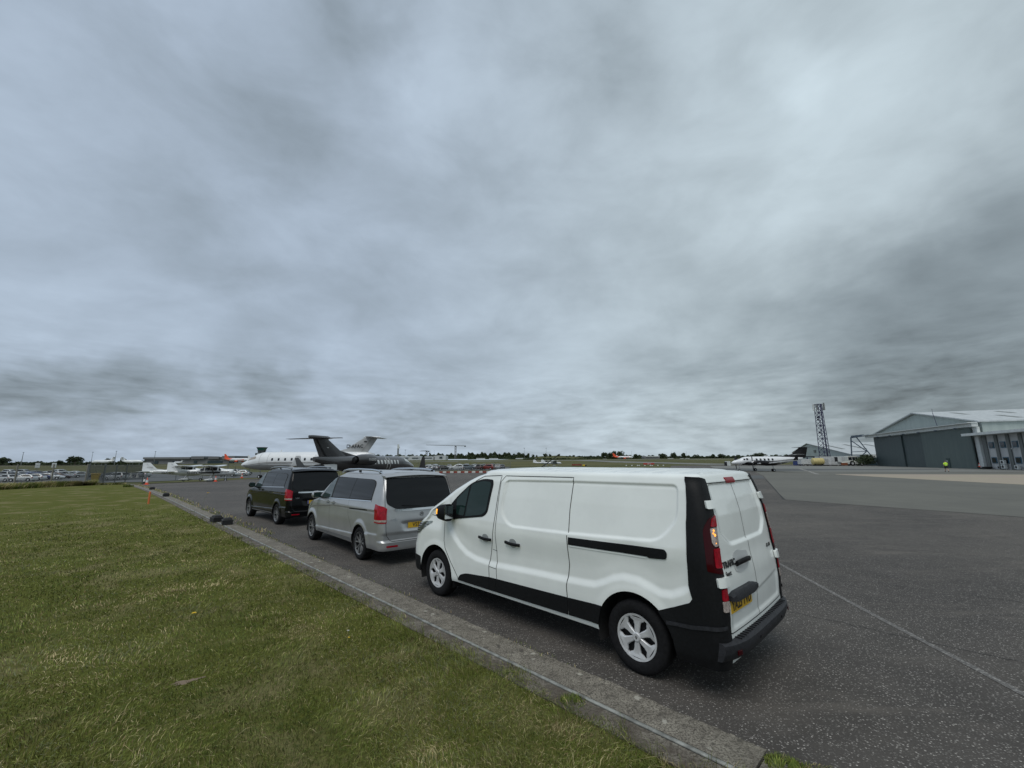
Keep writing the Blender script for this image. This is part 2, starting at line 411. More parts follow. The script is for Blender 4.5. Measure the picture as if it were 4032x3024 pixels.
def b_lawn(nt, b, O):
    mp = nt.nodes.new('ShaderNodeMapping'); mp.inputs['Rotation'].default_value = (0, 0, -(radians(90) + KA)); nt.links.new(O, mp.inputs[0])
    R_ = mp.outputs[0]                                                          # x runs along the mowing direction
    st = vmth(nt, 'MULTIPLY', R_, (0.12, 0.75, 1)).outputs[0]
    stripe = noise(nt, st, 1.0, 3, 0.5, 0.2); patch = noise(nt, O, 0.75, 5, 0.62, 0.5); mid = noise(nt, O, 4.5, 5, 0.7); fine = noise(nt, O, 38, 4, 0.75); f2 = noise(nt, O, 120, 2, 0.7)
    c = ramp(nt, fine, [(0.28, (0.052, 0.058, 0.014)), (0.5, (0.104, 0.112, 0.027)), (0.72, (0.172, 0.172, 0.050))])
    c = mixc(nt, smooth(nt, stripe, 0.38, 0.62, 0, 0.5), c, mixc(nt, fine, (0.060, 0.078, 0.015), (0.125, 0.142, 0.032)))
    c = mixc(nt, smooth(nt, patch, 0.48, 0.66, 0, 0.75), c, mixc(nt, f2, (0.13, 0.115, 0.055), (0.29, 0.255, 0.13)))
    c = mixc(nt, smooth(nt, mid, 0.55, 0.75, 0, 0.5), c, (0.19, 0.18, 0.085))
    c = mixc(nt, smooth(nt, mid, 0.45, 0.28, 0, 0.6), c, (0.040, 0.058, 0.018))
    nt.links.new(c, b.inputs['Base Color']); b.inputs['Roughness'].default_value = 0.95; b.inputs['Specular IOR Level'].default_value = 0.04
    setbump(nt, b, mth(nt, 'ADD', fine, mid), 0.8, 0.03)
M_LAWN = gmat('mown_grass', b_lawn)
def b_field(nt, b, O):
    sv = vmth(nt, 'MULTIPLY', O, (0.006, 0.03, 1)).outputs[0]
    a = noise(nt, sv, 1.0, 5, 0.6, 0.3); m_ = noise(nt, O, 0.06, 5, 0.6); fi = noise(nt, O, 1.5, 4, 0.7)
    c = ramp(nt, a, [(0.3, (0.062, 0.068, 0.026)), (0.5, (0.088, 0.088, 0.036)), (0.7, (0.150, 0.130, 0.062))])
    c = mixc(nt, smooth(nt, m_, 0.45, 0.65, 0, 0.5), c, (0.10, 0.11, 0.045))
    c = mixc(nt, smooth(nt, fi, 0.55, 0.35, 0, 0.35), c, (0.05, 0.055, 0.022))
    nt.links.new(c, b.inputs['Base Color']); b.inputs['Roughness'].default_value = 0.95; b.inputs['Specular IOR Level'].default_value = 0.1
M_FIELD = gmat('rough_field_grass', b_field)

# surrounding terrain out to the horizon: one sheet, polar grid
rad = [0.0, 6, 12, 20, 30, 40, 50, 56, 62, 68, 74, 80, 88, 96, 105, 115, 130, 150, 175, 200, 240, 300, 370, 450, 540, 640, 760, 900, 1080, 1300, 1600, 2000, 2600, 3600, 5500, 9000]
na = 180; vs = [(0, 0, -2.2)]; fs = []
for r in rad[1:]:
    for k in range(na):
        a = 2 * pi * k / na; x, y = r * sin(a), r * cos(a)
        z = float(tz(x, y))
        if r > 2000: z = z - (r - 2000) * 0.0009
        if y < 30: z = min(z, -1.6)
        vs.append((x, y, z))
for k in range(na): fs.append((0, 1 + k, 1 + (k + 1) % na))
for i in range(len(rad) - 2):
    o = 1 + i * na
    for k in range(na): fs.append((o + k, o + na + k, o + na + (k + 1) % na, o + (k + 1) % na))
me = bpy.data.meshes.new('ground'); me.from_pydata(vs, [], fs); me.materials.append(M_FIELD)
me.polygons.foreach_set('use_smooth', [True] * len(me.polygons))
bm = bmesh.new(); bm.from_mesh(me); bmesh.ops.recalc_face_normals(bm, faces=bm.faces); bm.to_mesh(me); bm.free()
gr = bpy.data.objects.new('ground', me); COL.objects.link(gr); tag(gr, kind='structure')

xy = lambda t, n: TN(t, n)[:2]
APRON = [xy(-14, 3.72), xy(66, 3.72), (-41, 64), (-36, 78), (-14, 78), (-3.5, 78), (18, 92), (44, 118), (60, 160), (150, 190), (230, 60), (120, -40)]
sheet('apron', APRON, M_ASPH, 0.0, 5.0)
LAWN = [xy(-14, 3.22), xy(-14, -70), xy(-18, -75), xy(22, -60), xy(51, -11), xy(57.3, -5.6), xy(66.5, -0.5), xy(67.5, 3.22)]
sheet('lawn', LAWN, M_LAWN, 0.0, 4.0)
# banks down from the two platforms to the fields
def bank(name, pts, out, drop, mat, hf=hz):
    rings = []
    for (x, y), (ox, oy) in zip(pts, out):
        z = float(hf(x, y)); rings.append([(x, y, z - 0.01), (x + ox * .35, y + oy * .35, z - .12), (x + ox, y + oy, float(tz(x + ox, y + oy)) - 0.3)])
    b = MB(); b.loft(rings, cap=False, closed=False); o = b.build(name, mat, smooth=True, angle=180); return tag(o, kind='structure')
bank('bank', [xy(22, -60), xy(51, -11), xy(57.3, -5.6), xy(66.5, -0.5), xy(67.5, 3.72), (-41, 64), (-36, 78), (-14, 78), (-3.5, 78), (18, 92), (44, 118), (60, 160), (150, 190)],
     [(-6, -2), (-6, 2), (-6, 4), (-6, 4), (-5, 5), (-5, 5), (0, 8), (0, 8), (-2, 8), (-4, 7), (-5, 7), (-5, 5), (0, 6)], 1.5, M_FIELD)
# kerb slabs with the slot drain between them
def strip(name, n0, n1, t0, t1, mat, z=0.012, wob=0.0, th=0.05, seed=1):
    R = random.Random(seed); ts = [t0 + (t1 - t0) * i / 400 for i in range(401)]
    ts = sorted(set([t0 + (t1 - t0) * (i / 400) ** 1.8 for i in range(401)]))
    rings = []
    for t in ts:
        w = wob * (sin(t * 3.1) * .4 + sin(t * 7.7 + 2) * .3 + R.uniform(-.5, .5)); x, y, _ = TN(t, n0); x2, y2, _ = TN(t, n1 + w)
        z0 = float(hz(x, y)) + z
        rings.append([(x, y, z0), (x2, y2, z0 - 0.004), (x2, y2, z0 - th), (x, y, z0 - th)])
    b = MB(); b.loft(rings); o = b.build(name, mat); return tag(o, kind='structure')
strip('kerb', 3.405, 3.76, 1.16, 67, M_KERB, 0.016, 0.018)
strip('kerb', 3.405, 3.70, -14, 1.145, M_KERB, 0.010, 0.02)
strip('kerb', 3.12, 3.352, -14, 67, M_SOILK, 0.013, 0.0)
M_DRAIN = pmat('drain_steel', (0.24, 0.245, 0.225), 0.5, 0.2, var=0.35, vscale=9, bump=0.2)
M_SLOT = pmat('drain_slot', (0.012, 0.012, 0.012), 0.9)
strip('drain_channel', 3.35, 3.408, -14, 67, M_SLOT, -0.006, 0.0, 0.03)
b = MB()
rings = []
for i in range(300):
    t = -14 + 81 * (i / 299); x, y, _ = TN(t, 3.379)
    z0 = float(hz(x, y)); rings.append([(x + ND[0] * 0.021 * cos(a), y + ND[1] * 0.021 * cos(a), z0 + 0.010 + 0.013 * sin(a)) for a in [k * pi / 4 for k in range(8)]])
b.loft(rings); b.build('drain', M_DRAIN, smooth=True, angle=180)['kind'] = 'structure'

# later surfaces laid over the old asphalt
def gp(px, py, z=0.0): return G(px, py, z)[:2]
def flatsheet(name, pts, mat, dz):
    b = MB(); b.add([(x, y, dz) for x, y in pts], [tuple(range(len(pts)))]); o = b.build(name, mat); 
    if o.data.polygons[0].normal.z < 0: o.data.flip_normals()
    return tag(o, kind='structure')
A1 = gp(3088, 1967); A2 = gp(4032, 2037); A3 = gp(3006, 1872)
far = lambda a, k: (a[0] * k, a[1] * k)
ext = lambda a, b_, k: (a[0] + (b_[0] - a[0]) * k, a[1] + (b_[1] - a[1]) * k)
flatsheet('concrete_apron', [A1, ext(A1, A2, 1.9), (150, 40), (135, 120), (75, 118), gp(2960, 1853), A3], M_CONC, 0.004)
flatsheet('taxi_lane', [gp(2860, 1856), gp(3300, 1857), gp(4032, 1857.5), (205, 90), (150, 120), (70, 150), gp(2800, 1838)], M_GREY, 0.008)
flatsheet('dark_lane', [gp(2600, 1848), gp(2960, 1855), gp(3300, 1852), gp(3700, 1850), gp(3700, 1847.5), gp(3300, 1847), gp(2960, 1845), gp(2600, 1840)], M_TARP, 0.012)
flatsheet('pale_strip', [gp(3290, 1867), gp(4080, 1869), ext(gp(4080, 1869), gp(4080, 1912), 1.0), gp(4032, 1909), gp(3650, 1889), gp(3290, 1868.5)], M_PALE, 0.012)
flatsheet('tar_patch', [gp(2940, 1873), gp(2998, 1872), gp(3012, 1885), gp(2948, 1885)], M_TARP, 0.012)
M_LINE = gmat('worn_white_paint', lambda nt, b, O: (nt.links.new(mixc(nt, smooth(nt, noise(nt, O, 22, 5, 0.75), 0.40, 0.60), (0.09, 0.087, 0.08), (0.36, 0.35, 0.32)), b.inputs['Base Color']), b.inputs['Roughness'].__setattr__('default_value', .85)))
M_FADED = gmat('faded_white_paint', lambda nt, b, O: (nt.links.new(mixc(nt, smooth(nt, noise(nt, O, 30, 5, 0.8), 0.47, 0.72), (0.092, 0.088, 0.083), (0.40, 0.385, 0.36)), b.inputs['Base Color']), b.inputs['Roughness'].__setattr__('default_value', .85)))
M_CRACK = pmat('crack_tar', (0.03, 0.03, 0.03), 0.95)
def line(name, p, w, mat, dz, wob=0.0, n=1):
    R = random.Random(int(abs(p[0][0]) * 100)); b = MB(); rings = []
    for i in range(len(p) - 1):
        a, c = Vector(p[i]), Vector(p[i + 1]); d = (c - a).normalized(); q = Vector((-d.y, d.x))
        for k in range(n + (i == len(p) - 2)):
            m = a + (c - a) * k / n + q * R.uniform(-wob, wob); ww = w * (1 + R.uniform(-.4, .4) * (wob > 0))
            rings.append([(m.x - q.x * ww / 2, m.y - q.y * ww / 2, dz), (m.x + q.x * ww / 2, m.y + q.y * ww / 2, dz)])
    b.loft(rings, cap=False, closed=False); o = b.build(name, mat)
    if o.data.polygons[0].normal.z < 0: o.data.flip_normals()
    return tag(o, kind='structure')
line('painted_line', [gp(3060, 2215), gp(3270, 2330), gp(3495, 2451), gp(3760, 2590), gp(4032, 2735), gp(4300, 2878)], 0.075, M_FADED, 0.004)
line('painted_line', [gp(3120, 1843.5), gp(3150, 1846), gp(3185, 1856), gp(3222, 1869)], 0.5, M_LINE, 0.016)
line('painted_line', [gp(2930, 1871), gp(3060, 1870), gp(3300, 1868), gp(3420, 1868)], 0.30, M_LINE, 0.016)
line('pavement_crack', [gp(3015, 1888), gp(3088, 1967)], 0.07, M_CRACK, 0.009, 0.02, 12)
line('pavement_crack', [gp(3088, 1967), gp(3300, 1985), gp(3700, 2012), gp(4032, 2037)], 0.03, M_CRACK, 0.009, 0.03, 12)
line('pavement_crack', [gp(3120, 2240), gp(3280, 2268), gp(3420, 2292), gp(3700, 2330), gp(4032, 2374)], 0.012, M_CRACK, 0.005, 0.035, 26)
line('pavement_crack', [gp(3100, 2408), gp(3330, 2455), gp(3560, 2508), gp(3720, 2545), gp(4032, 2610)], 0.010, M_CRACK, 0.0055, 0.03, 26)
line('pavement_crack', [gp(3320, 1932), gp(3600, 1938), gp(3800, 1958), gp(4032, 1972)], 0.03, M_CRACK, 0.009, 0.08, 10)

# ---------------------------------------------------------------- grass blades
def vnoise(x, y, s, seed):
    r = np.random.default_rng(seed); a = np.zeros_like(x)
    for k in range(9):
        th = r.uniform(0, 2 * pi); f = s * r.uniform(.6, 1.7); a += np.sin((x * cos(th) + y * sin(th)) * f + r.uniform(0, 6.28) + 1.3 * np.sin((x * sin(th) - y * cos(th)) * f * .6 + k))
    return a / 9
def blades(name, X, Y, Z, H, W, colors, mat, lean=0.5, seed=3, comb=None, root=None):
    n = len(X); r = np.random.default_rng(seed)
    a = r.uniform(0, 2 * pi, n); la = r.uniform(0, 2 * pi, n) if comb is None else comb + r.normal(0, .75, n); ln = np.abs(r.normal(0, lean, n)); 
    dx, dy = np.cos(a) * W / 2, np.sin(a) * W / 2
    lx, ly = np.cos(la) * ln * H, np.sin(la) * ln * H
    V = np.zeros((n, 5, 3))
    for i, (s, h, l) in enumerate(((-1, 0, 0), (1, 0, 0), (1, .55, .35), (-1, .55, .35), (0, 1, 1.0))):
        k = .8 if i in (2, 3) else 1
        V[:, i, 0] = X + dx * s * k + lx * l; V[:, i, 1] = Y + dy * s * k + ly * l; V[:, i, 2] = Z + H * h * np.sqrt(np.maximum(0.15, 1 - (ln * l) ** 2 * .6))
    me = bpy.data.meshes.new(name); me.vertices.add(n * 5); me.vertices.foreach_set('co', V.reshape(-1))
    base = np.arange(n)[:, None] * 5
    loops = np.concatenate([base + np.array([[0, 1, 2, 3]]), base + np.array([[3, 2, 4]])], axis=1).reshape(-1)
    me.loops.add(n * 7); me.loops.foreach_set('vertex_index', loops.astype(np.int32))
    me.polygons.add(n * 2)
    st = (np.arange(n)[:, None] * 7 + np.array([[0, 4]])).reshape(-1)
    me.polygons.foreach_set('loop_start', st.astype(np.int32))
    me.update(calc_edges=True)
    ca = me.color_attributes.new('blade', 'FLOAT_COLOR', 'POINT')
    C4 = np.ones((n, 5, 4)); C4[:, :, :3] = colors[:, None, :]
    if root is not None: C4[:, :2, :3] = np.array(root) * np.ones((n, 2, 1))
    ca.data.foreach_set('color', C4.reshape(-1))
    me.materials.append(mat)
    o = bpy.data.objects.new(name, me); COL.objects.link(o); return o
def b_blade(nt, b, O):
    a = nt.nodes.new('ShaderNodeAttribute'); a.attribute_name = 'blade'
    nt.links.new(a.outputs['Color'], b.inputs['Base Color']); b.inputs['Roughness'].default_value = 0.6; b.inputs['Specular IOR Level'].default_value = 0.12
M_BLADE = gmat('grass_blade', b_blade)
GC = np.array([(0.082, 0.120, 0.026), (0.168, 0.215, 0.044), (0.285, 0.310, 0.082), (0.200, 0.220, 0.120), (0.58, 0.49, 0.27), (0.36, 0.275, 0.145)])
def fbm(X, Y, s, seed): return (vnoise(X, Y, s, seed) + .6 * vnoise(X, Y, s * 2.7, seed + 50) + .42 * vnoise(X, Y, s * 7.1, seed + 90)) / 1.15
def blade_cols(X, Y, r, dry=0.0):
    n = len(X); nn_ = X * ND[0] + Y * ND[1]
    p = fbm(X, Y, 1.7, 11); q = fbm(X, Y, 2.3, 13); m = fbm(X, Y, 4.5, 14)
    straw = np.clip(.13 + dry * .6 + .62 * sstep(.05, .60, p) + .07 * np.sin(nn_ * 2 * pi / 1.9) + .10 * m, .02, .92)
    u = r.uniform(0, 1, n); idx = np.where(u < straw * .55, 4, np.where(u < straw, 5, 0))
    g = r.uniform(0, 1, n) + .75 * q; gi = np.where(g < .30, 0, np.where(g < .75, 1, np.where(g < 1.0, 2, 3))); idx = np.where(idx == 0, gi, idx)
    c = GC[idx] * r.uniform(.70, 1.25, (n, 1)) * (1.0 + .28 * m + .16 * p)[:, None]; return c, straw
NB = 330000
r = np.random.default_rng(5)
d = np.exp(r.uniform(math.log(2.9), math.log(34), NB)); az = r.uniform(radians(-58), radians(38), NB)
X = d * np.sin(az); Y = d * np.cos(az); nn = X * ND[0] + Y * ND[1]; tt = X * TD[0] + Y * TD[1]
edge = 3.21 + 0.05 * np.sin(tt * 2.3) + 0.05 * np.sin(tt * 5.9 + 1) + 0.11 * vnoise(X, Y, 9, 4) + .05 * r.normal(0, 1, NB)
k = (nn < edge) & (Y > 2.4) & (r.uniform(0, 1, NB) > sstep(11, 33, d))
X, Y, d, nn = X[k], Y[k], d[k], nn[k]
cols, dr = blade_cols(X, Y, r)
tuf = vnoise(X, Y, 3.2, 21); tuf2 = vnoise(X, Y, 12.0, 22)
H = (0.032 + 0.022 * r.uniform(0, 1, len(X)) + 0.055 * np.clip(tuf, 0, 1) + 0.035 * np.clip(tuf2, 0, 1)) * np.where(r.uniform(0, 1, len(X)) < .012, 2.1, 1) * (1 - .35 * dr)
near_edge = sstep(2.7, 3.15, nn); H = H * (1 + .5 * near_edge)
W = 0.0032 * np.clip(d / 3.6, 1, 5.5)
bare = np.exp(-(((X + 3.62) / 0.55) ** 2 + ((Y - 4.42) / 0.16) ** 2)); 
gx, gy = G(735, 2685)[:2]; ux, uy = 0.83, 0.56
du = (X - gx) * ux + (Y - gy) * uy; dv = -(X - gx) * uy + (Y - gy) * ux
keep = (((du / .17) ** 2 + (dv / .06) ** 2 + .5 * vnoise(X, Y, 30, 8)) > r.uniform(.2, 1.3, len(X)))
X, Y, H, W, cols = X[keep], Y[keep], H[keep], W[keep], cols[keep]
comb = 2.2 * pi * (.5 + fbm(X, Y, 1.3, 77)) + 1.2
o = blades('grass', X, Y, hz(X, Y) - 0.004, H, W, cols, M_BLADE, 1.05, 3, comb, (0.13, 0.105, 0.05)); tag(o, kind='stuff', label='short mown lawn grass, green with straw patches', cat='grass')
# bare scrape of soil in the lawn
M_SOIL = gmat('dry_soil', b_conc([(0.15, 0.105, 0.07), (0.22, 0.165, 0.115), (0.17, 0.13, 0.085)]))
b = MB(); ring = []
for i in range(28):
    a = 2 * pi * i / 28; rr = .85 + .25 * sin(a * 3 + 1) + .18 * sin(a * 7) + .1 * sin(a * 11 + 2)
    x, y = .13 * rr * cos(a), .05 * rr * sin(a); ring.append((gx + x * ux - y * uy, gy + x * uy + y * ux, 0.005))
b.add(ring + [(gx, gy, 0.012)], [(i, (i + 1) % 28, 28) for i in range(28)]); o = b.build('bare_earth', M_SOIL, smooth=True, angle=180); tag(o, kind='structure')
# weeds along the kerb joint
def weeds(name, t0, t1, nlo, nhi, count, hmin, hmax, dry, seed, label, wmul=1.0):
    r = np.random.default_rng(seed); t = r.uniform(t0, t1, count); n_ = r.uniform(nlo, nhi, count)
    cl = vnoise(t, n_ * 0, 2.6, seed); k = cl > r.uniform(-.35, .55, count); t, n_ = t[k], n_[k]
    X = t * TD[0] + n_ * ND[0]; Y = t * TD[1] + n_ * ND[1]; c, _ = blade_cols(X, Y, r, dry)
    dd = np.sqrt(X * X + Y * Y)
    o = blades(name, X, Y, hz(X, Y), r.uniform(hmin, hmax, len(X)) , 0.004 * np.clip(dd / 4, 1, 4) * wmul, c, M_BLADE, 0.7, seed); return tag(o, kind='stuff', label=label, cat='weeds')
weeds('weeds', 2.5, 66, 3.70, 3.84, 9000, 0.012, 0.045, 0.25, 31, 'low dry weeds in the joint between kerb and tarmac')
weeds('weeds', 14, 66, 3.72, 4.1, 2600, 0.03, 0.13, 0.5, 32, 'taller straggly weeds along the far kerb edge', 1.3)
# tuft at the end of the kerb slab, and dry tuft over the drain
def tuft(t, n_, rad_, count, h, dry, seed, label, name='grass_tuft'):
    r = np.random.default_rng(seed); a = r.uniform(0, 2 * pi, count); q = rad_ * np.sqrt(r.uniform(0, 1, count)); x0, y0, _ = TN(t, n_)
    X = x0 + q * np.cos(a); Y = y0 + q * np.sin(a); c, _ = blade_cols(X, Y, r, dry)
    o = blades(name, X, Y, hz(X, Y), h * r.uniform(.35, 1, count) * (1 - .5 * q / rad_), np.full(count, .0045), c, M_BLADE, 0.8, seed); return tag(o, label, 'grass tuft')
tuft(1.02, 3.66, .13, 900, .085, -.2, 41, 'green grass tuft growing at the end joint of the kerb slab')
tuft(0.80, 3.72, .15, 800, .05, .4, 42, 'low straw-coloured tuft beside the kerb end near the bottom edge of the photo')
tuft(2.55, 3.26, .11, 500, .09, .0, 43, 'leafy tuft leaning over the drain line in the foreground')
# ================================================================ VEHICLE BODY KIT
def poly_sd(poly, x, z):
    """signed distance to polygon, positive inside (numpy)"""
    x = np.asarray(x, float); z = np.asarray(z, float); p = np.array(poly, float); n = len(p)
    d = np.full(x.shape, 1e9); c = np.zeros(x.shape, bool)
    for i in range(n):
        a = p[i]; b = p[(i + 1) % n]; e = b - a; wx, wz = x - a[0], z - a[1]
        t = np.clip((wx * e[0] + wz * e[1]) / max(e @ e, 1e-12), 0, 1)
        d = np.minimum(d, (wx - e[0] * t) ** 2 + (wz - e[1] * t) ** 2)
        cond = (a[1] > z) != (b[1] > z)
        with np.errstate(divide='ignore', invalid='ignore'):
            c ^= cond & (x < (b[0] - a[0]) * (z - a[1]) / (b[1] - a[1] + 1e-15) + a[0])
    return np.sqrt(d) * np.where(c, 1, -1)
def round_poly(poly, r, seg=5):
    out = []; n = len(poly); rr = r if isinstance(r, (list, tuple)) else [r] * n
    for i in range(n):
        p0, p1, p2 = (Vector(poly[(i - 1) % n]), Vector(poly[i]), Vector(poly[(i + 1) % n]))
        a = p0 - p1; b = p2 - p1; k = min(rr[i], a.length * .45, b.length * .45)
        if k < 1e-4: out.append(tuple(p1)); continue
        A = p1 + a.normalized() * k; B = p1 + b.normalized() * k
        for j in range(seg + 1):
            t = j / seg; q = A * (1 - t) ** 2 + p1 * 2 * t * (1 - t) + B * t * t; out.append((q.x, q.y))
    return out
class Body:
    """closed car body: stack of horizontal rings, then a crowned roof"""
    def __init__(s, W, XR, XF, RR, RF, zs, roof, crown=.03, bulge_r=.03, bulge_f=.12, disp=None, rdisp=None, ribs=None, zb=.25):
        s.W, s.XR, s.XF, s.RR, s.RF = [(np.array([a[0] for a in t]), np.array([a[1] for a in t])) for t in (W, XR, XF, RR, RF)]
        s.zs, s.roof, s.crown, s.br, s.bf, s.disp, s.rdisp, s.ribs, s.zb = zs, roof, crown, bulge_r, bulge_f, disp, rdisp, ribs, zb
    def I(s, t, z): return np.interp(z, t[0], t[1])
    def side(s, x, z):
        x = np.asarray(x, float); z = np.asarray(z, float)
        Y = s.I(s.W, z); xr = s.I(s.XR, z); xf = s.I(s.XF, z) - 0; RR = s.I(s.RR, z); RF = s.I(s.RF, z)
        y = Y.copy() if hasattr(Y, 'copy') else Y
        if s.disp is not None: y = y - s.disp(x, z)
        dr = np.clip(x - xr, 0, None); a = np.clip(RR - dr, 0, RR); y = y - (RR - np.sqrt(np.maximum(RR * RR - a * a, 0)))
        df = np.clip(xf - x, 0, None); a = np.clip(RF - df, 0, RF); y = y - (RF - np.sqrt(np.maximum(RF * RF - a * a, 0)))
        return y
    def rear(s, y, z):
        y = np.asarray(y, float); z = np.asarray(z, float); Y = s.I(s.W, z)
        x = s.I(s.XR, z) - s.br * (1 - (y / Y) ** 2)
        if s.rdisp is not None: x = x + s.rdisp(y, z)
        return x
    def front(s, y, z):
        y = np.asarray(y, float); z = np.asarray(z, float); Y = s.I(s.W, z)
        return s.I(s.XF, z) + s.bf * (1 - (y / Y) ** 2)
    def ring(s, z, inset=0.0, zz=None, nS=200, nC=8, nE=14):
        Y = float(s.I(s.W, z)) - inset; xr = float(s.I(s.XR, z)) + inset; xf = float(s.I(s.XF, z)) - inset * 1.5
        RR = max(float(s.I(s.RR, z)), .01); RF = max(float(s.I(s.RF, z)), .01)
        P_ = []
        for k in range(nE): y = (Y - RR) * k / nE; P_.append((float(s.rear(y * (Y + inset) / Y, z)) + inset, y))
        off = float(s.rear(Y - RR, z)) + inset - xr
        for k in range(nC):
            t = pi / 2 * k / nC; P_.append((xr + RR * (1 - cos(t)) + off * (1 - sin(t)), Y - RR + RR * sin(t)))
        xs = np.linspace(xr + RR, xf - RF, nS); d = s.disp(xs, np.full(nS, z)) if s.disp is not None else 0 * xs
        for x, dd in zip(xs, d): P_.append((x, Y - dd))
        off = float(s.front(Y - RF, z)) - inset * 1.5 - xf
        for k in range(1, nC + 1):
            t = pi / 2 * (1 - k / nC); P_.append((xf - RF * (1 - cos(t)) + off * (1 - sin(t)), Y - RF + RF * sin(t)))
        for k in range(1, nE + 1): y = (Y - RF) * (1 - k / nE); P_.append((float(s.front(y * (Y + inset) / Y, z)) - inset * 1.5, y))
        z2 = z if zz is None else zz
        return [(x, y, z2) for x, y in P_]
    def mesh(s, name, mat, parent, zl, nS=200, nC=8, nE=14, M=16, arches=(), mirror=True):
        rings = [s.ring(z, nS=nS, nC=nC, nE=nE) for z in zl] + [s.ring(s.zs, i, z, nS, nC, nE) for i, z in s.roof]
        n = len(rings[0]); K = len(rings); V = []; F = []
        idx = {}
        for k, r in enumerate(rings):
            for j, p in enumerate(r):
                for sg in ((1,) if j in (0, n - 1) else (1, -1)):
                    idx[k, j, sg] = len(V); V.append((p[0], p[1] * sg, p[2]))
                if j in (0, n - 1): idx[k, j, -1] = idx[k, j, 1]
        def bad(c, ar):
            return any((c[0] - ax) ** 2 + (c[2] - az) ** 2 < ar_ ** 2 and c[2] < az + ar_ for ax, az, ar_ in ar)
        snap = set(); keepv = set()
        for sg in (1, -1):
            for k in range(K - 1):
                for j in range(n - 1):
                    f = [idx[k, j, sg], idx[k, j + 1, sg], idx[k + 1, j + 1, sg], idx[k + 1, j, sg]]
                    if sg == 1: f = f[::-1]
                    if arches and k < len(zl) and nE <= j < n - nE - 1:
                        c = [sum(V[i][q] for i in f) / 4 for q in range(3)]
                        if bad(c, arches): snap.update(f); continue
                    F.append(tuple(f)); keepv.update(f)
        for i in snap & keepv:
            x, y, z = V[i]
            for ax, az, r_ in arches:
                d = math.hypot(x - ax, z - az)
                if d < r_ * 1.15:
                    nx, nz = ax + (x - ax) * r_ / d, az + (z - az) * r_ / d
                    if nz >= s.zb - 1e-6: V[i] = (nx, y, nz)
                    else: V[i] = (ax + math.copysign(sqrt(max(r_ * r_ - (s.zb - az) ** 2, 0)), x - ax), y, s.zb)
                    break
        # roof cap
        zt = s.roof[-1][1]; base = {}
        for j in range(n):
            x, y, z = rings[-1][j]
            row = [idx[K - 1, j, 1]]
            for m in range(1, M):
                yy = y * (1 - 2 * m / M); q = yy / (float(s.I(s.W, s.zs)) - s.roof[-1][0])
                zz = zt + s.crown * (1 - q * q) * float(np.clip(((x - rings[-1][0][0]) / .25), 0, 1) * np.clip((rings[-1][n - 1][0] - x) / .25, 0, 1)) ** .5
                if s.ribs: zz += s.ribs(x, yy)
                if y < 1e-6: row.append(idx[K - 1, j, 1]); continue
                V.append((x, yy, zz)); row.append(len(V) - 1)
            row.append(idx[K - 1, j, -1]); base[j] = row
        for j in range(n - 1):
            for m in range(M):
                f = [base[j][m], base[j][m + 1], base[j + 1][m + 1], base[j + 1][m]]
                g = []
                for i in f:
                    if i not in g: g.append(i)
                if len(g) > 2: F.append(tuple(g))
        me = bpy.data.meshes.new(name); me.from_pydata(V, [], F); me.materials.append(mat)
        bm = bmesh.new(); bm.from_mesh(me)
        bmesh.ops.delete(bm, geom=[v for v in bm.verts if not v.link_faces], context='VERTS')
        bmesh.ops.recalc_face_normals(bm, faces=bm.faces)
        up = max(bm.faces, key=lambda f: f.calc_center_median().z)
        if up.normal.z < 0: bmesh.ops.reverse_faces(bm, faces=bm.faces)
        for e in bm.edges:
            if len(e.link_faces) == 2 and e.calc_face_angle(0) > radians(48): e.smooth = False
        bm.to_mesh(me); bm.free()
        me.polygons.foreach_set('use_smooth', [True] * len(me.polygons))
        o = bpy.data.objects.new(name, me); COL.objects.link(o); o.parent = parent; return o
    # surface point functions: arrays in, (points, outward normals) out; scalars give Vectors
    def _pol(s, g):
        def f(a, b):
            if np.ndim(a) == 0:
                P_, N_ = g(np.array([float(a)]), np.array([float(b)])); return Vector(P_[0]), Vector(N_[0])
            return g(np.asarray(a, float), np.asarray(b, float))
        return f
    def f_side(s, sg=1):
        def g(x, z):
            e = .01; y = s.side(x, z)
            N = np.stack([-(s.side(x + e, z) - s.side(x - e, z)) / (2 * e), np.full(x.shape, float(sg)), -(s.side(x, z + e) - s.side(x, z - e)) / (2 * e)], 1)
            return np.stack([x, y * sg, z], 1), N / np.linalg.norm(N, axis=1)[:, None]
        return s._pol(g)
    def f_rear(s):
        def g(y, z):
            e = .01; x = s.rear(y, z)
            N = np.stack([-np.ones(y.shape), (s.rear(y + e, z) - s.rear(y - e, z)) / (2 * e), (s.rear(y, z + e) - s.rear(y, z - e)) / (2 * e)], 1)
            return np.stack([x, y, z], 1), N / np.linalg.norm(N, axis=1)[:, None]
        return s._pol(g)
    def f_front(s):
        def g(y, z):
            x = s.front(y, z); dz = (s.front(y, z + .02) - s.front(y, z - .02)) / .04
            N = np.stack([np.ones(y.shape), 0 * y, -dz], 1); return np.stack([x, y, z], 1), N / np.linalg.norm(N, axis=1)[:, None]
        return s._pol(g)
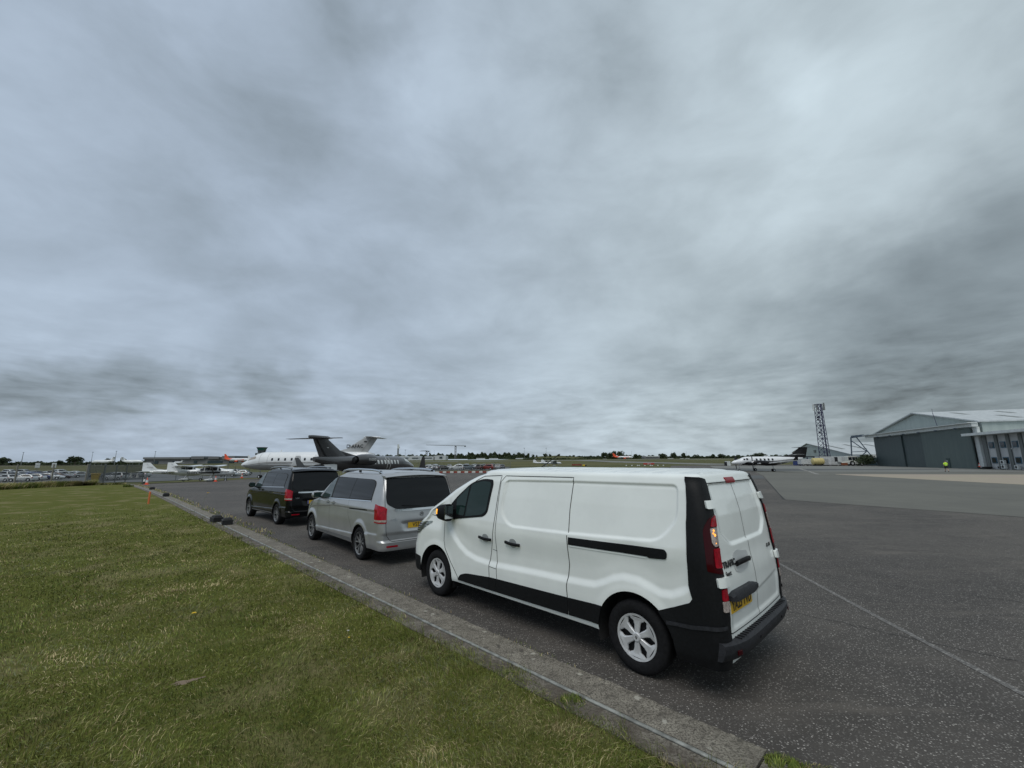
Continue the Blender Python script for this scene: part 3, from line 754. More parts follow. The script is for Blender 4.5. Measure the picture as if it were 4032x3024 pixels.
    def f_wrap(s, sg=1, end='r'):
        """q<0 across the end face, 0..A round the corner, >A along the side (rear end; end='f' for the nose)"""
        fs = s.f_side(sg)
        def g(q, z):
            Y = s.I(s.W, z); R = np.maximum(s.I(s.RR if end == 'r' else s.RF, z), .01); xr = s.I(s.XR if end == 'r' else s.XF, z); A = R * pi / 2
            d = 1 if end == 'r' else -1; fe = s.rear if end == 'r' else s.front
            off = fe(Y - R, z) - xr
            t = np.clip(q / R, 0, pi / 2)
            Pc = np.stack([xr + d * R * (1 - np.cos(t)) + off * (1 - np.sin(t)), (Y - R + R * np.sin(t)) * sg, z], 1)
            Nc = np.stack([-d * np.cos(t), np.sin(t) * sg, np.full(q.shape, .05)], 1)
            yy = Y - R + q; Pe = np.stack([fe(yy, z), yy * sg, z], 1); m = (q < 0)[:, None]
            Pc = np.where(m, Pe, Pc)
            xs = xr + d * (R + q - A); Ps, Ns = fs(xs, z); m = (q > A)[:, None]
            P_ = np.where(m, Ps, Pc); N_ = np.where(m, Ns, Nc); return P_, N_ / np.linalg.norm(N_, axis=1)[:, None]
        return s._pol(g)
    def q_of_x(s, x, z):
        R = max(float(s.I(s.RR, z)), .01); return x - float(s.I(s.XR, z)) - R + R * pi / 2
def patch(name, poly, fn, mat, parent, off=.004, th=.012, step=.03, dense=None, smooth=True):
    dense = dense or step; pts = []
    n = len(poly)
    for i in range(n):
        a, b = Vector(poly[i]), Vector(poly[(i + 1) % n]); k = max(1, int(math.ceil((b - a).length / dense)))
        for j in range(k): pts.append(a + (b - a) * j / k)
    nb = len(pts); P0 = np.array([(p.x, p.y) for p in pts])
    gx, gy = np.meshgrid(np.arange(P0[:, 0].min() + step / 2, P0[:, 0].max(), step), np.arange(P0[:, 1].min() + step / 2, P0[:, 1].max(), step))
    sd = poly_sd(P0, gx, gy); inner = [Vector((a, b)) for a, b in zip(gx[sd > step * .35], gy[sd > step * .35])]
    r = delaunay_2d_cdt(pts + inner, [(i, (i + 1) % nb) for i in range(nb)], [], 1, 1e-6)
    V = []; F = [tuple(f) for f in r[2]]; AP, AN = fn(np.array([v.x for v in r[0]]), np.array([v.y for v in r[0]]))
    PN = [(Vector(p), Vector(n_)) for p, n_ in zip(AP, AN)]
    V = [p + N * off for p, N in PN]; nv = len(V)
    if F:
        f0 = F[0]; nn_ = (V[f0[1]] - V[f0[0]]).cross(V[f0[2]] - V[f0[0]])
        if nn_.dot(PN[f0[0]][1]) < 0: F = [f[::-1] for f in F]
    if th > 0:
        cnt = {}
        for f in F:
            for i in range(len(f)):
                e = (f[i], f[(i + 1) % len(f)]); k = (min(e), max(e)); cnt.setdefault(k, []).append(e)
        mp = {}
        for k, es in cnt.items():
            if len(es) == 1:
                a, b = es[0]
                for i in (a, b):
                    if i not in mp: mp[i] = len(V); V.append(PN[i][0] + PN[i][1] * (off - th))
                F.append((b, a, mp[a], mp[b]))
    me = bpy.data.meshes.new(name); me.from_pydata(V, [], F); me.materials.append(mat)
    if smooth:
        me.polygons.foreach_set('use_smooth', [True] * len(me.polygons))
        bm = bmesh.new(); bm.from_mesh(me)
        for e in bm.edges:
            if len(e.link_faces) == 2 and e.calc_face_angle(0) > radians(50): e.smooth = False
        bm.to_mesh(me); bm.free()
    o = bpy.data.objects.new(name, me); COL.objects.link(o); o.parent = parent; return o
def ribbon(mb, pts, fn, w, off=.002, m=0, closed=False, sub=.03):
    """thin strip following a surface: shut lines, mouldings"""
    q = []
    n = len(pts)
    for i in range(n if closed else n - 1):
        a, b = Vector(pts[i]), Vector(pts[(i + 1) % n]); k = max(1, int((b - a).length / sub))
        for j in range(k): q.append(a + (b - a) * j / k)
    if not closed: q.append(Vector(pts[-1]))
    rings = []; N_ = len(q); A_ = []; B_ = []
    for i in range(N_):
        a = q[i - 1] if (i > 0 or closed) else q[i]; b = q[(i + 1) % N_] if (i < N_ - 1 or closed) else q[i]
        d = (b - a).normalized(); t = Vector((-d.y, d.x)) * w / 2
        A_.append(q[i] + t); B_.append(q[i] - t)
    p1, n1_ = fn(np.array([v.x for v in A_]), np.array([v.y for v in A_])); p2, n2_ = fn(np.array([v.x for v in B_]), np.array([v.y for v in B_]))
    rings = [[tuple(a), tuple(b)] for a, b in zip(p1 + n1_ * off, p2 + n2_ * off)]
    if closed: rings.append(rings[0])
    mb.loft(rings, m, cap=False, closed=False); return mb

# ---------------------------------------------------------------- shared vehicle materials
M_WHITE = pmat('white_van_paint', (0.80, 0.835, 0.81), 0.22, 0, 0.5, coat=0.6, var=0.03, vscale=2.0, rvar=0.05)
M_BLKPL = pmat('black_plastic', (0.005, 0.0055, 0.0065), 0.55, spec=0.25, var=0.25, vscale=40, bump=0.12, bscale=400)
M_BUMP = pmat('grey_bumper_plastic', (0.020, 0.021, 0.025), 0.6, spec=0.35, var=0.25, vscale=30, bump=0.2, bscale=300)
M_TYRE = pmat('tyre_rubber', (0.008, 0.008, 0.009), 0.8, spec=0.25, var=0.3, vscale=30, bump=0.2, bscale=120)
M_CAP = pmat('silver_wheel_trim', (0.60, 0.61, 0.62), 0.32, 0.3, var=0.08, vscale=14)
M_ALLOY = pmat('two_tone_alloy', (0.30, 0.31, 0.32), 0.3, 0.6, var=0.5, vscale=7)
M_DARKIN = pmat('dark_wheel_inside', (0.012, 0.012, 0.013), 0.7)
M_GLASS = pmat('van_window_glass', (0.010, 0.026, 0.023), 0.03, 0, 0.38)
M_PRIV = pmat('privacy_glass', (0.0045, 0.0055, 0.007), 0.04, 0, 0.28)
M_RED = pmat('red_lamp_lens', (0.30, 0.006, 0.016), 0.12, 0, 0.25, coat=0.1, var=.2, vscale=30)
M_DRED = pmat('dark_red_lamp_lens', (0.035, 0.001, 0.003), 0.10, 0, 0.2)
M_CLEAR = pmat('clear_lamp_lens', (0.42, 0.36, 0.33), 0.12, 0.2, 0.6, var=.3, vscale=60)
M_AMBER = pmat('lit_amber_indicator', (0.9, 0.35, 0.05), 0.3, emis=(1.0, 0.36, 0.05), estr=1.7)
M_CHROME = pmat('chrome_trim', (0.62, 0.64, 0.66), 0.12, 1.0)
M_SEAM = pmat('shut_line', (0.02, 0.021, 0.022), 0.8)
M_PLATE = pmat('yellow_plate', (0.60, 0.36, 0.012), 0.4, var=.05, vscale=8)
M_INK = pmat('black_lettering', (0.01, 0.01, 0.011), 0.4)
M_UNDER = pmat('underbody', (0.01, 0.01, 0.01), 0.9)
M_HEADL = pmat('headlight_lens', (0.24, 0.27, 0.25), 0.08, 0.3, 0.6, coat=.5, var=.4, vscale=18)
M_BLUE = pmat('plate_blue_band', (0.02, 0.07, 0.30), 0.4)

def wheel(parent, x, y, r, rim_r, width, kind, sg=1, name='wheel', lod=1):
    w = bpy.data.objects.new(name, None); COL.objects.link(w); w.parent = parent; w.location = (x, y, r); w.empty_display_size = .1
    n = 48 if lod else 18; h = width / 2; b = MB()
    prof = [(rim_r, -h * .9), (rim_r + .008, -h), (r * .84, -h * 1.02), (r * .93, -h * .96), (r * .985, -h * .80), (r, -h * .60), (r, h * .60), (r * .985, h * .80), (r * .93, h * .96), (r * .84, h * 1.02), (rim_r + .008, h), (rim_r, h * .9)]
    b.lathe([(a, c * sg) for a, c in prof], axis='Y', n=n); b.build('tyre', M_TYRE, w, smooth=True, angle=60)
    d = MB(); d.lathe([(rim_r * .99, h * .9 * sg), (rim_r * .96, h * .35 * sg), (0.001, h * .30 * sg)], axis='Y', n=n, m=0); d.lathe([(rim_r * .99, -h * .9 * sg), (0.001, -h * .6 * sg)], axis='Y', n=n)
    d.build('hub', M_DARKIN, w, smooth=True, angle=40)
    rm = MB()
    o0 = h * .93 * sg
    if kind == 'six':                    # six broad flared spokes, as pressed wheel trims
        rm.lathe([(rim_r * 1.0, o0 - .012 * sg), (rim_r * .995, o0 + .004 * sg), (rim_r * .90, o0), (rim_r * .885, o0 - .03 * sg)], axis='Y', n=n)
        rm.lathe([(.20 * rim_r, o0 - .03 * sg), (.20 * rim_r, o0 + .004 * sg), (.16 * rim_r, o0 + .010 * sg), (.001, o0 + .008 * sg)], axis='Y', n=24)
        for k in range(6):
            a0 = pi / 2 + 2 * pi * k / 6 + .06
            def pt(rr, t, dy): return (rr * cos(a0 + t), o0 + dy * sg, rr * sin(a0 + t))
            rings = []
            for rr, hw, top in ((.17, .52, -.002), (.30, .40, .0), (.52, .27, -.004), (.68, .27, -.003), (.78, .40, -.002), (.91, .48, 0.0)):
                R_ = rr * rim_r
                rings.append([pt(R_, -hw * 1.05, top - .020), pt(R_, -hw, top - .006), pt(R_, -hw * .72, top), pt(R_, hw * .72, top), pt(R_, hw, top - .006), pt(R_, hw * 1.05, top - .020)])
            rm.loft(rings, 0, closed=True)
    else:                                # ten thin paired spokes, two-tone alloy
        rm.lathe([(rim_r * 1.0, o0 - .012 * sg), (rim_r * .995, o0 + .003 * sg), (rim_r * .955, o0), (rim_r * .94, o0 - .03 * sg)], axis='Y', n=n)
        rm.lathe([(.17 * rim_r, o0 - .05 * sg), (.17 * rim_r, o0 - .02 * sg), (.001, o0 - .018 * sg)], axis='Y', n=20)
        for k in range(5):
            for s_ in (-1, 1):
                a0 = pi / 2 + 2 * pi * k / 5 + s_ * .20
                rings = []
                for rr, hw, top, sh in ((.14, .20, -.022, 0), (.5, .085, -.014, s_ * .02), (.95, .060, -.004, s_ * .10)):
                    R_ = rr * rim_r
                    rings.append([(R_ * cos(a0 + sh + t), o0 + dy * sg, R_ * sin(a0 + sh + t)) for t, dy in ((-hw * 1.1, top - .025), (-hw, top), (hw, top), (hw * 1.1, top - .025))])
                rm.loft(rings)
    rm.build('rim', M_CAP if kind == 'six' else M_ALLOY, w, smooth=True, angle=25)
    if kind == 'six':
        e = MB(); R_ = rim_r * .085; yy = o0 + .0135 * sg
        e.add([(0, yy, R_), (R_ * .62, yy, 0), (0, yy, -R_), (-R_ * .62, yy, 0), (0, yy, R_ * .45), (R_ * .28, yy, 0), (0, yy, -R_ * .45), (-R_ * .28, yy, 0)], [(0, 1, 5, 4), (1, 2, 6, 5), (2, 3, 7, 6), (3, 0, 4, 7)])
        e.build('emblem', M_DARKIN, w)
    return w
def arch_liner(parent, x, r, az, yo, yi, zb=.15):
    b = MB()
    for sg in (1, -1):
        rings = []
        for k in range(25):
            a = -.35 + (pi + .7) * k / 24; px, pz = x + r * cos(a), max(az + r * sin(a), zb)
            rings.append([(px, yo * sg, pz), (px, yi * sg, pz)])
        b.loft(rings, cap=False, closed=False)
        ring = [r_[1] for r_ in rings]; b.add(ring, [tuple(range(len(ring)))])
    return b.build('wheel_arch_liner', M_UNDER, parent, smooth=True, angle=60, fix=False)
def plate(parent, fn, uc, zc, w, h, txt, mirror_sign=-1, off=.006, ang=0.0, blue=False):
    """number plate lying on a rear surface; text reads from behind (local -X)"""
    p, N = fn(uc, zc)
    pl = MB(); pl.box((0, 0, 0), (w, .006, h)); o = pl.build('number_plate', M_PLATE, parent, bevel=.002, seg=1)
    q = (-N).to_track_quat('Y', 'Z')
    o.matrix_local = Matrix.Translation(p + N * (off + .004)) @ q.to_matrix().to_4x4()
    t = text_mesh(txt, h * 1.02, M_INK, 'registration', o, .002, squeeze=.92, bold=.0022); t.location = (w * .04 if blue else 0, -.0045, 0)
    if blue:
        bb = MB(); bb.box((-w / 2 + .022, -.004, 0), (.040, .003, h * .96)); bb.build('country_band', M_BLUE, o)
    return o
def badge(parent, fn, uc, zc, txt, size, mat, off=.008, squeeze=1.0, shear=0.0, bold=0.0):
    p, N = fn(uc, zc); q = (-N).to_track_quat('Y', 'Z')
    t = text_mesh(txt, size, mat, 'lettering', parent, .004, squeeze, shear, bold); t.matrix_local = Matrix.Translation(p + N * off) @ q.to_matrix().to_4x4(); return t

# ================================================================ WHITE PANEL VAN
def white_van():
    t = thing('panel_van', (1.903, 5.22, 0), radians(90 + 44.384), 'white panel van with black rear corners, the nearest vehicle on the tarmac', 'van')
    RECA = round_poly([(1.98, 1.83), (2.035, 1.40), (1.84, 1.215), (.83, 1.235), (-.30, 1.285), (-.51, 1.50), (-.515, 1.855), (.8, 1.85)], [.06, .12, .12, 0, .12, .12, .08, 0])
    ZC = ([-1.0, -.62, -.52, -.42, -.30, -.18, -.05, .10, .22, .34, .46, .60, .84, 1.4, 2.14, 2.5, 2.72, 2.9, 3.03, 3.13, 3.2, 3.3], [.98, .90, .845, .80, .79, .83, .865, .865, .83, .77, .725, .715, .705, .69, .66, .68, .725, .81, .90, 1.0, 1.10, 1.3])
    def disp(x, z):
        x = np.asarray(x, float); z = np.asarray(z, float)
        d = .020 * sstep(0, .026, poly_sd(RECA, x, z))
        zc = np.interp(x, *ZC); sl = np.abs(np.interp(x + .02, *ZC) - np.interp(x - .02, *ZC)) / .04
        dv = (z - zc) / np.sqrt(1 + sl ** 2)
        g = .026 * sstep(-.01, .075, dv) * (1 - sstep(.16, .46, z - zc)) * (1 - sstep(3.16, 3.3, x)) * sstep(-.66, -.50, x)
        d = d + g
        for ax in (0.0, 3.498):
            rr = np.sqrt((x - ax) ** 2 + (z - .343) ** 2); d = d - .010 * sstep(.53, .43, rr)
        d = d + .030 * sstep(3.25, 3.45, x) * sstep(.95, 1.2, z) * sstep(1.6, 1.2, z)
        d = d + .010 * sstep(.36, .30, z)
        # moulded scoop round the end of the sliding-door rail
        return d
    RD = round_poly([(.67, 1.87), (-.66, 1.87), (-.69, 1.40), (-.50, 1.265), (.50, 1.265), (.69, 1.40)], .07)
    RD2 = round_poly([(.74, .86), (.74, .58), (-.74, .58), (-.76, .90), (-.45, .94), (-.10, .80)], .05)
    def rdisp(y, z):
        return .020 * sstep(0, .030, poly_sd(RD, y, z)) + .012 * sstep(0, .03, poly_sd(RD2, y, z)) - .02 * sstep(1.2, .95, z) * sstep(.55, .8, z)
    def ribs(x, y):
        if not (-.5 < x < 2.15): return 0.0
        f = ((x + .5) / .29) % 1.0
        return .011 * float(sstep(.10, .25, f) * sstep(.80, .62, f)) * float(sstep(.74, .66, abs(y)))
    B = Body(W=[(.2, .93), (.35, .955), (.6, .964), (.9, .963), (1.15, .957), (1.25, .948), (1.4, .926), (1.6, .895), (1.8, .856), (1.9, .822)],
             XR=[(.2, -.82), (.5, -.86), (.9, -.835), (1.1, -.825), (1.3, -.81), (1.55, -.785), (1.7, -.755), (1.85, -.715), (1.9, -.69)],
             XF=[(.2, 4.16), (.3, 4.28), (.5, 4.32), (.7, 4.325), (.85, 4.29), (.95, 4.27), (1.02, 4.22), (1.07, 4.16), (1.13, 4.08), (1.18, 3.99), (1.29, 3.88), (1.37, 3.73), (1.45, 3.58), (1.64, 3.26), (1.78, 2.96), (1.86, 2.76), (1.9, 2.60)],
             RR=[(.2, .10), (1.9, .10)], RF=[(.2, .28), (.8, .34), (1.1, .30), (1.3, .24), (1.9, .28)],
             zs=1.9, roof=[(.006, 1.918), (.02, 1.936), (.045, 1.950), (.085, 1.958)], crown=.026, bulge_r=.03, bulge_f=.11, disp=disp, rdisp=rdisp, ribs=ribs, zb=.31)
    zl = list(np.arange(.31, .52, .03)) + list(np.arange(.52, .95, .0145)) + list(np.arange(.95, 1.20, .025)) + list(np.arange(1.20, 1.34, .012)) + list(np.arange(1.34, 1.80, .016)) + list(np.arange(1.80, 1.9, .0125)) + [1.9]
    AR = [(0.0, .343, .43), (3.498, .343, .43)]
    B.mesh('body', M_WHITE, t, zl, nS=330, nC=10, nE=30, M=28, arches=AR)
    L, Rr = B.f_side(1), B.f_side(-1); RE = B.f_rear()
    for x in (0.0, 3.498): arch_liner(t, x, .445, .343, .945, .62, .2)
    u = MB(); u.box((1.75, 0, .30), (4.7, 1.24, .14)); u.box((1.75, 0, .335), (2.55, 1.84, .05)); u.box((-.6, 0, .36), (.36, 1.7, .16)); u.box((4.0, 0, .33), (.3, 1.5, .2)); u.build('underbody', M_UNDER, t, bevel=.02)
    for x in (0.0, 3.498):
        for sg in (1, -1): wheel(t, x, .825 * sg, .343, .218, .215, 'six', sg)
    for sg in (1, -1):
        S = B.f_side(sg)
        # cab door
        dpoly = [(2.085, 1.885), (2.12, 1.30), (2.15, 1.02), (2.215, .70), (2.205, .47), (2.92, .375), (3.045, .52), (3.25, .76), (3.285, .86), (3.285, 1.16), (3.12, 1.44), (2.85, 1.655), (2.62, 1.80), (2.46, 1.868)]
        seam = MB(); ribbon(seam, dpoly, S, .010, .0022, closed=True); 
        ribbon(seam, [(2.0, 1.882), (2.075, 1.80), (2.09, 1.1), (2.06, .66), (2.045, .40)], S, .008, .0022)
        ribbon(seam, [(2.0, 1.882), (.80, 1.888), (.80, 1.85)], S, .010, .0022)
        ribbon(seam, [(.80, 1.85), (.825, 1.5), (.825, 1.26), (.838, 1.22), (.83, 1.14), (.815, .90), (.85, .66), (.83, .36)], S, .010, .0022)
        ribbon(seam, [(2.155, .885), (2.065, .875)], S, .006, .0022); ribbon(seam, [(2.205, .655), (2.055, .645)], S, .006, .0022)
        seam.build('door_seams', M_SEAM, t, fix=False)
        fr = round_poly([(3.295, 1.175), (3.20, 1.395), (3.02, 1.555), (2.72, 1.77), (2.44, 1.832), (2.25, 1.822), (2.228, 1.76), (2.285, 1.36), (2.37, 1.30)], [.02, .05, .05, .12, .1, .05, .05, .08, .05])
        patch('window_frame', fr, S, M_BLKPL, t, .006, .01, .03)
        g1 = round_poly([(3.00, 1.285), (3.035, 1.50), (2.76, 1.715), (2.815, 1.275)], .03); g2 = round_poly([(2.785, 1.27), (2.715, 1.745), (2.45, 1.80), (2.27, 1.785), (2.315, 1.38), (2.40, 1.325)], [.02, .05, .08, .05, .08, .04])
        patch('window', g1, S, M_GLASS, t, .009, .004, .05); patch('window', g2, S, M_GLASS, t, .009, .004, .05)
        # lower black rubbing panels
        tr = round_poly([(2.93, .352), (2.86, .435), (2.72, .475), (2.205, .515), (2.205, .352)], [.03, .05, .05, 0, 0]); patch('side_moulding', tr, S, M_BLKPL, t, .010, .02, .05)
        patch('side_moulding', [(2.195, .516), (2.195, .352), (2.065, .354), (2.065, .52)], S, M_BLKPL, t, .010, .02, .05)
        patch('side_moulding', [(2.055, .520), (2.055, .354), (.84, .362), (.84, .545)], S, M_BLKPL, t, .010, .02, .05)
        patch('side_moulding', [(.83, .545), (.83, .362), (.425, .366), (.375, .56)], S, M_BLKPL, t, .010, .02, .05)
        # sliding door rail
        patch('door_rail', round_poly([(.815, 1.205), (.815, 1.125), (-.18, 1.138), (-.20, 1.128), (-.385, 1.142), (-.395, 1.20), (-.37, 1.232)], [0, 0, 0, 0, .03, .02, .03]), S, M_BLKPL, t, .008, .02, .05)
        rl = MB(); ribbon(rl, [(.81, 1.112), (-.17, 1.124)], S, .014, .006); rl.build('rail_lip', M_WHITE, t, fix=False)
        # door handles with their finger cups
        for x0, x1 in ((2.43, 2.17), (1.88, 1.61)):
            xc = (x0 + x1) / 2
            cup = round_poly([(xc + .075, 1.02), (xc + .055, 1.065), (xc - .015, 1.075), (xc - .06, 1.05), (xc - .07, .985), (xc, .955), (xc + .06, .975)], .04)
            patch('handle_cup', cup, S, pmat('handle_recess', (.30, .32, .32), .35), t, .0035, .002, .04)
            h = MB(); pts = []
            for k in range(9):
                q = k / 8; x = x0 + (x1 - x0) * q; p, N = S(x, 1.022 - .012 * q); bow = .012 + .026 * sin(pi * min(max(q, .08), .92)); p = p + N * bow; pts.append([p + Vector((0, 0, dz)) + N * dn for dz, dn in ((-.016, -.008), (-.018, .006), (-.008, .013), (.010, .013), (.018, .006), (.016, -.008))])
            h.loft(pts); h.build('door_handle', M_BLKPL, t, smooth=True, angle=60)
        # black rear corner: pillar, lower quarter and bumper side in one moulding
        FW = B.f_wrap(sg); q = B.q_of_x
        pil = [(-.045, 1.905), (.05, 1.925), (q(-.575, 1.93), 1.93)] + [(q(-.59, z), z) for z in (1.8, 1.5, 1.2, .95)] + [(q(-.618, .84), .84), (q(-.59, .80), .80), (q(-.42, .725), .725), (q(-.275, .665), .665), (q(-.355, .56), .56), (q(-.41, .44), .44), (q(-.44, .29), .285), (-.06, .285), (-.055, .55), (-.05, .9), (-.045, 1.5)]
        patch('corner_pillar', pil, FW, M_BLKPL, t, .012, .02, .04)
        ledge = MB(); ribbon(ledge, [(q(-.36, .575), .585), (q(-.6, .60), .60), (.17, .625), (.02, .64)], FW, .034, .022, sub=.03); ledge.build('corner_ledge', M_BUMP, t, fix=False)
        # tail lamp
        lamp = round_poly([(-.040, 1.585), (.05, 1.56), (.115, 1.46), (.115, 1.10), (-.040, 1.065)], [.01, .04, .05, .01, .01])
        patch('tail_lamp', lamp, FW, M_DRED, t, .017, .02, .03)
        patch('tail_lamp', round_poly([(-.038, 1.29), (.045, 1.29), (.05, 1.13), (-.038, 1.12)], .01), FW, M_RED, t, .023, .01, .03)
        patch('tail_lamp', round_poly([(-.038, 1.575), (.03, 1.545), (.050, 1.48), (-.038, 1.475)], .008), FW, M_RED, t, .023, .01, .03)
        lens = patch('indicator_lens', round_poly([(-.022, 1.47), (.058, 1.465), (.056, 1.34), (.035, 1.305), (-.022, 1.31)], .015), FW, M_CLEAR, t, .024, .01, .02)
        if sg == 1:
            for qq, zz, rr in ((.030, 1.445, .011), (.038, 1.422, .009), (.022, 1.405, .013), (.02, 1.335, .006)):
                p, N = FW(qq, zz); e = MB(); e.lathe([(rr * cos(a), rr * sin(a) * .4) for a in (0, .5, 1.0, 1.5)], axis='Z', n=10)
                o = e.build('lit_indicator_bulb', M_AMBER, lens); o.matrix_local = Matrix.Translation(p + N * .025) @ N.to_track_quat('Z', 'Y').to_matrix().to_4x4()
        patch('low_lamp', round_poly([(-.042, .955), (.03, .95), (.035, .855), (-.042, .85)], .01), FW, M_RED, t, .020, .02, .03)
        patch('low_lamp', round_poly([(-.042, .848), (.036, .852), (.04, .765), (-.042, .76)], .01), FW, M_CLEAR, t, .020, .02, .03)
        # hinges
        for z0, z1 in ((1.635, 1.71), (.965, 1.045)):
            patch('door_hinge', round_poly([(-.09, z0), (.06, z0), (.06, z1), (-.09, z1)], .012), FW, M_WHITE, t, .034, .03, .02)
        # fender seam, headlight, mirror
        fs_ = MB(); ribbon(fs_, [(3.72, 1.22), (3.50, 1.20), (3.29, 1.175)], S, .007, .002); fs_.build('bonnet_seam', M_SEAM, t, fix=False)
        FN = B.f_wrap(sg, 'f'); qf = lambda x, z: (float(B.I(B.XF, z)) - x) - max(float(B.I(B.RF, z)), .01) * (1 - pi / 2)
        hl = round_poly([(.20, 1.06), (.60, 1.125), (.64, 1.10), (.50, .93), (.38, .875), (.18, .86), (.10, .90)], .02)
        patch('headlight', hl, FN, M_HEADL, t, .006, .01, .03)
        bars = MB()
        for k in range(5):
            z = .915 + k * .036; ribbon(bars, [(.49 + k * .028, z), (.22 - k * .01, z - .022)], FN, .014, .010)
        bars.build('headlight_fins', M_DARKIN, t, fix=False)
        mp_ = MB(); prof = []
        for k in range(9):
            a = k / 8; xx = 3.235 - .215 * a; wv = .085 + .03 * sin(pi * min(a + .1, 1)); hh = .125 * (1 - .25 * (1 - a) ** 2)
            prof.append([(xx, sg * (1.075 + wv * cos(th) * (1 if cos(th) > 0 else .9)), 1.315 + hh * max(-1, min(1, 1.25 * sin(th)))) for th in [2 * pi * i / 16 for i in range(16)]])
        mp_.loft(prof); mir = mp_.build('wing_mirror', M_BLKPL, t, smooth=True, angle=60)
        ar = MB(); ar.loft([[(3.24, sg * .86, 1.18), (3.05, sg * .86, 1.18), (3.05, sg * .86, 1.36), (3.26, sg * .86, 1.34)], [(3.20, sg * 1.04, 1.22), (3.04, sg * 1.04, 1.22), (3.04, sg * 1.04, 1.36), (3.20, sg * 1.04, 1.36)]]); ar.build('mirror_arm', M_BLKPL, mir, bevel=.01)
        gl = MB(); gl.box((3.016, sg * 1.08, 1.32), (.004, .15, .19)); gl.build('mirror_glass', M_CHROME, mir, bevel=.002)
        ind = MB(); ind.box((3.185, sg * 1.185, 1.33), (.022, .014, .075)); ind.build('lit_indicator' if sg == 1 else 'indicator', M_AMBER if sg == 1 else M_CLEAR, mir, bevel=.004)
        fb = [(q(4.28, .2), .22)]
        # front bumper side
        fbp = round_poly([(3.93, .53), (4.02, .545), (4.26, .555), (4.26, .31), (3.92, .31)], .02); patch('front_bumper_side', fbp, S, M_BLKPL, t, .010, .02, .04)
    fbm = MB(); rr_ = []
    for z in (.20, .24, .40, .56):
        rr_.append([(float(B.front(y, z)) + .015 - (0.03 if z < .22 else 0), y, z) for y in np.linspace(-.66, .66, 15)] + [(3.95, y, z) for y in (.66, -.66)])
    fbm.loft(rr_); fbm.build('front_bumper', M_BLKPL, t, smooth=True, angle=50)
    ws = round_poly([(.74, 1.22), (.66, 1.80), (-.66, 1.80), (-.74, 1.22)], .06)
    FF = B.f_front()
    patch('windscreen', ws, FF, M_GLASS, t, .006, .004, .08)
    # rear doors: two leaves, shut lines
    seam = MB(); ribbon(seam, round_poly([(.795, 1.862), (-.795, 1.862), (-.80, .56), (.80, .56)], .05), RE, .008, .002, closed=True)
    ribbon(seam, [(.03, 1.86), (.03, .56)], RE, .007, .002); seam.build('door_seams', M_SEAM, t, fix=False)
    patch('high_brake_light', round_poly([(.20, 1.928 - .02), (-.06, 1.928 - .02), (-.075, 1.85), (.18, 1.85)], .015), RE, M_RED, t, .009, .02, .04)
    hc = round_poly([(.54, 1.115), (.50, 1.20), (.38, 1.22), (.30, 1.20), (.13, 1.18), (.11, 1.10), (.22, 1.03), (.40, 1.015), (.52, 1.04)], .03)
    patch('handle_plate', hc, RE, pmat('handle_dish', (.50, .52, .52), .35), t, .004, .002, .04)
    h = MB(); ps = []
    for k in range(11):
        q_ = k / 10; y = .50 - .34 * q_; p, N = RE(y, 1.105 + .012 * sin(pi * q_)); p = p + N * (.012 + .03 * sin(pi * min(max(q_, .1), .9)))
        ps.append([p + Vector((0, 0, dz)) + N * dn for dz, dn in ((-.022, -.01), (-.024, .008), (-.01, .016), (.012, .016), (.024, .008), (.022, -.01))])
    h.loft(ps); h.build('door_handle', M_BLKPL, t, smooth=True, angle=60)
    badge(t, RE, .635, 1.125, 'TRAFIC', .078, M_INK, .007, 1.12, 0, .0025)
    badge(t, RE, .70, 1.05, 'Sport', .060, M_INK, .007, .9, .15)
    badge(t, RE, -.62, 1.13, 'dCi 150', .055, M_INK, .007, .9, .15)
    pc = MB(); ps = []
    for k in range(13):
        y = .80 - .66 * k / 12; p, N = RE(y, .865); e = min(k, 12 - k) / 2; s_ = min(1, .5 + e * .5)
        ps.append([p + Vector((dx * 1.0, 0, dz * s_)) for dx, dz in ((.02, .042), (-.035, .040), (-.050, .018), (-.048, -.045), (-.02, -.050), (.02, -.045))])
    pc.loft(ps); pc.build('plate_lamp_cover', M_BUMP, t, smooth=True, angle=40)
    plate(t, RE, .50, .775, .52, .111, 'YA23 TVD', off=.006)
    # rear bumper with ribbed step
    bmp = MB(); prof = [(-.74, .37), (-.74, .515), (-.86, .525), (-.945, .52), (-.972, .505), (-.975, .46), (-.95, .39), (-.93, .37)]
    rg = []
    for k in range(31):
        v = -1 + 2 * k / 30; y = .955 * v; cut = .105 * abs(v) ** 5; z_ = 0
        rg.append([(x + (cut if x < -.8 else 0), y, z) for x, z in prof])
    bmp.loft(rg); bo = bmp.build('rear_bumper', M_BUMP, t, smooth=True, angle=30)
    gr_ = MB()
    for k in range(25):
        y = -.72 + 1.44 * k / 24; gr_.box((-.895, y, .5265), (.075, .010, .006))
    gr_.build('step_ribs', M_BLKPL, bo)
    for sg in (1, -1):
        rf = MB(); rf.box((-.9315, sg * .80, .435), (.010, .06, .04), rz=-.30 * sg); rf.build('reflector', M_DRED, bo, bevel=.004)
        sn = MB(); sn.lathe([(.012, -.004), (.012, .004), (0.001, .005)], (0, 0, 0), 'X', 12); s_ = sn.build('parking_sensor', M_BLKPL, bo); s_.location = (-.974, sg * .36, .46)
    an = MB(); an.tube([(1.98, .1, 1.975), (1.96, .1, 2.0), (1.60, .1, 2.19)], [.016, .008, .005], 8); an.lathe([(.03, 1.972), (.02, 1.99), (.001, 1.995)], (1.98, .1, 0), 'Z', 12); an.build('antenna', M_BLKPL, t)
    return t
white_van()

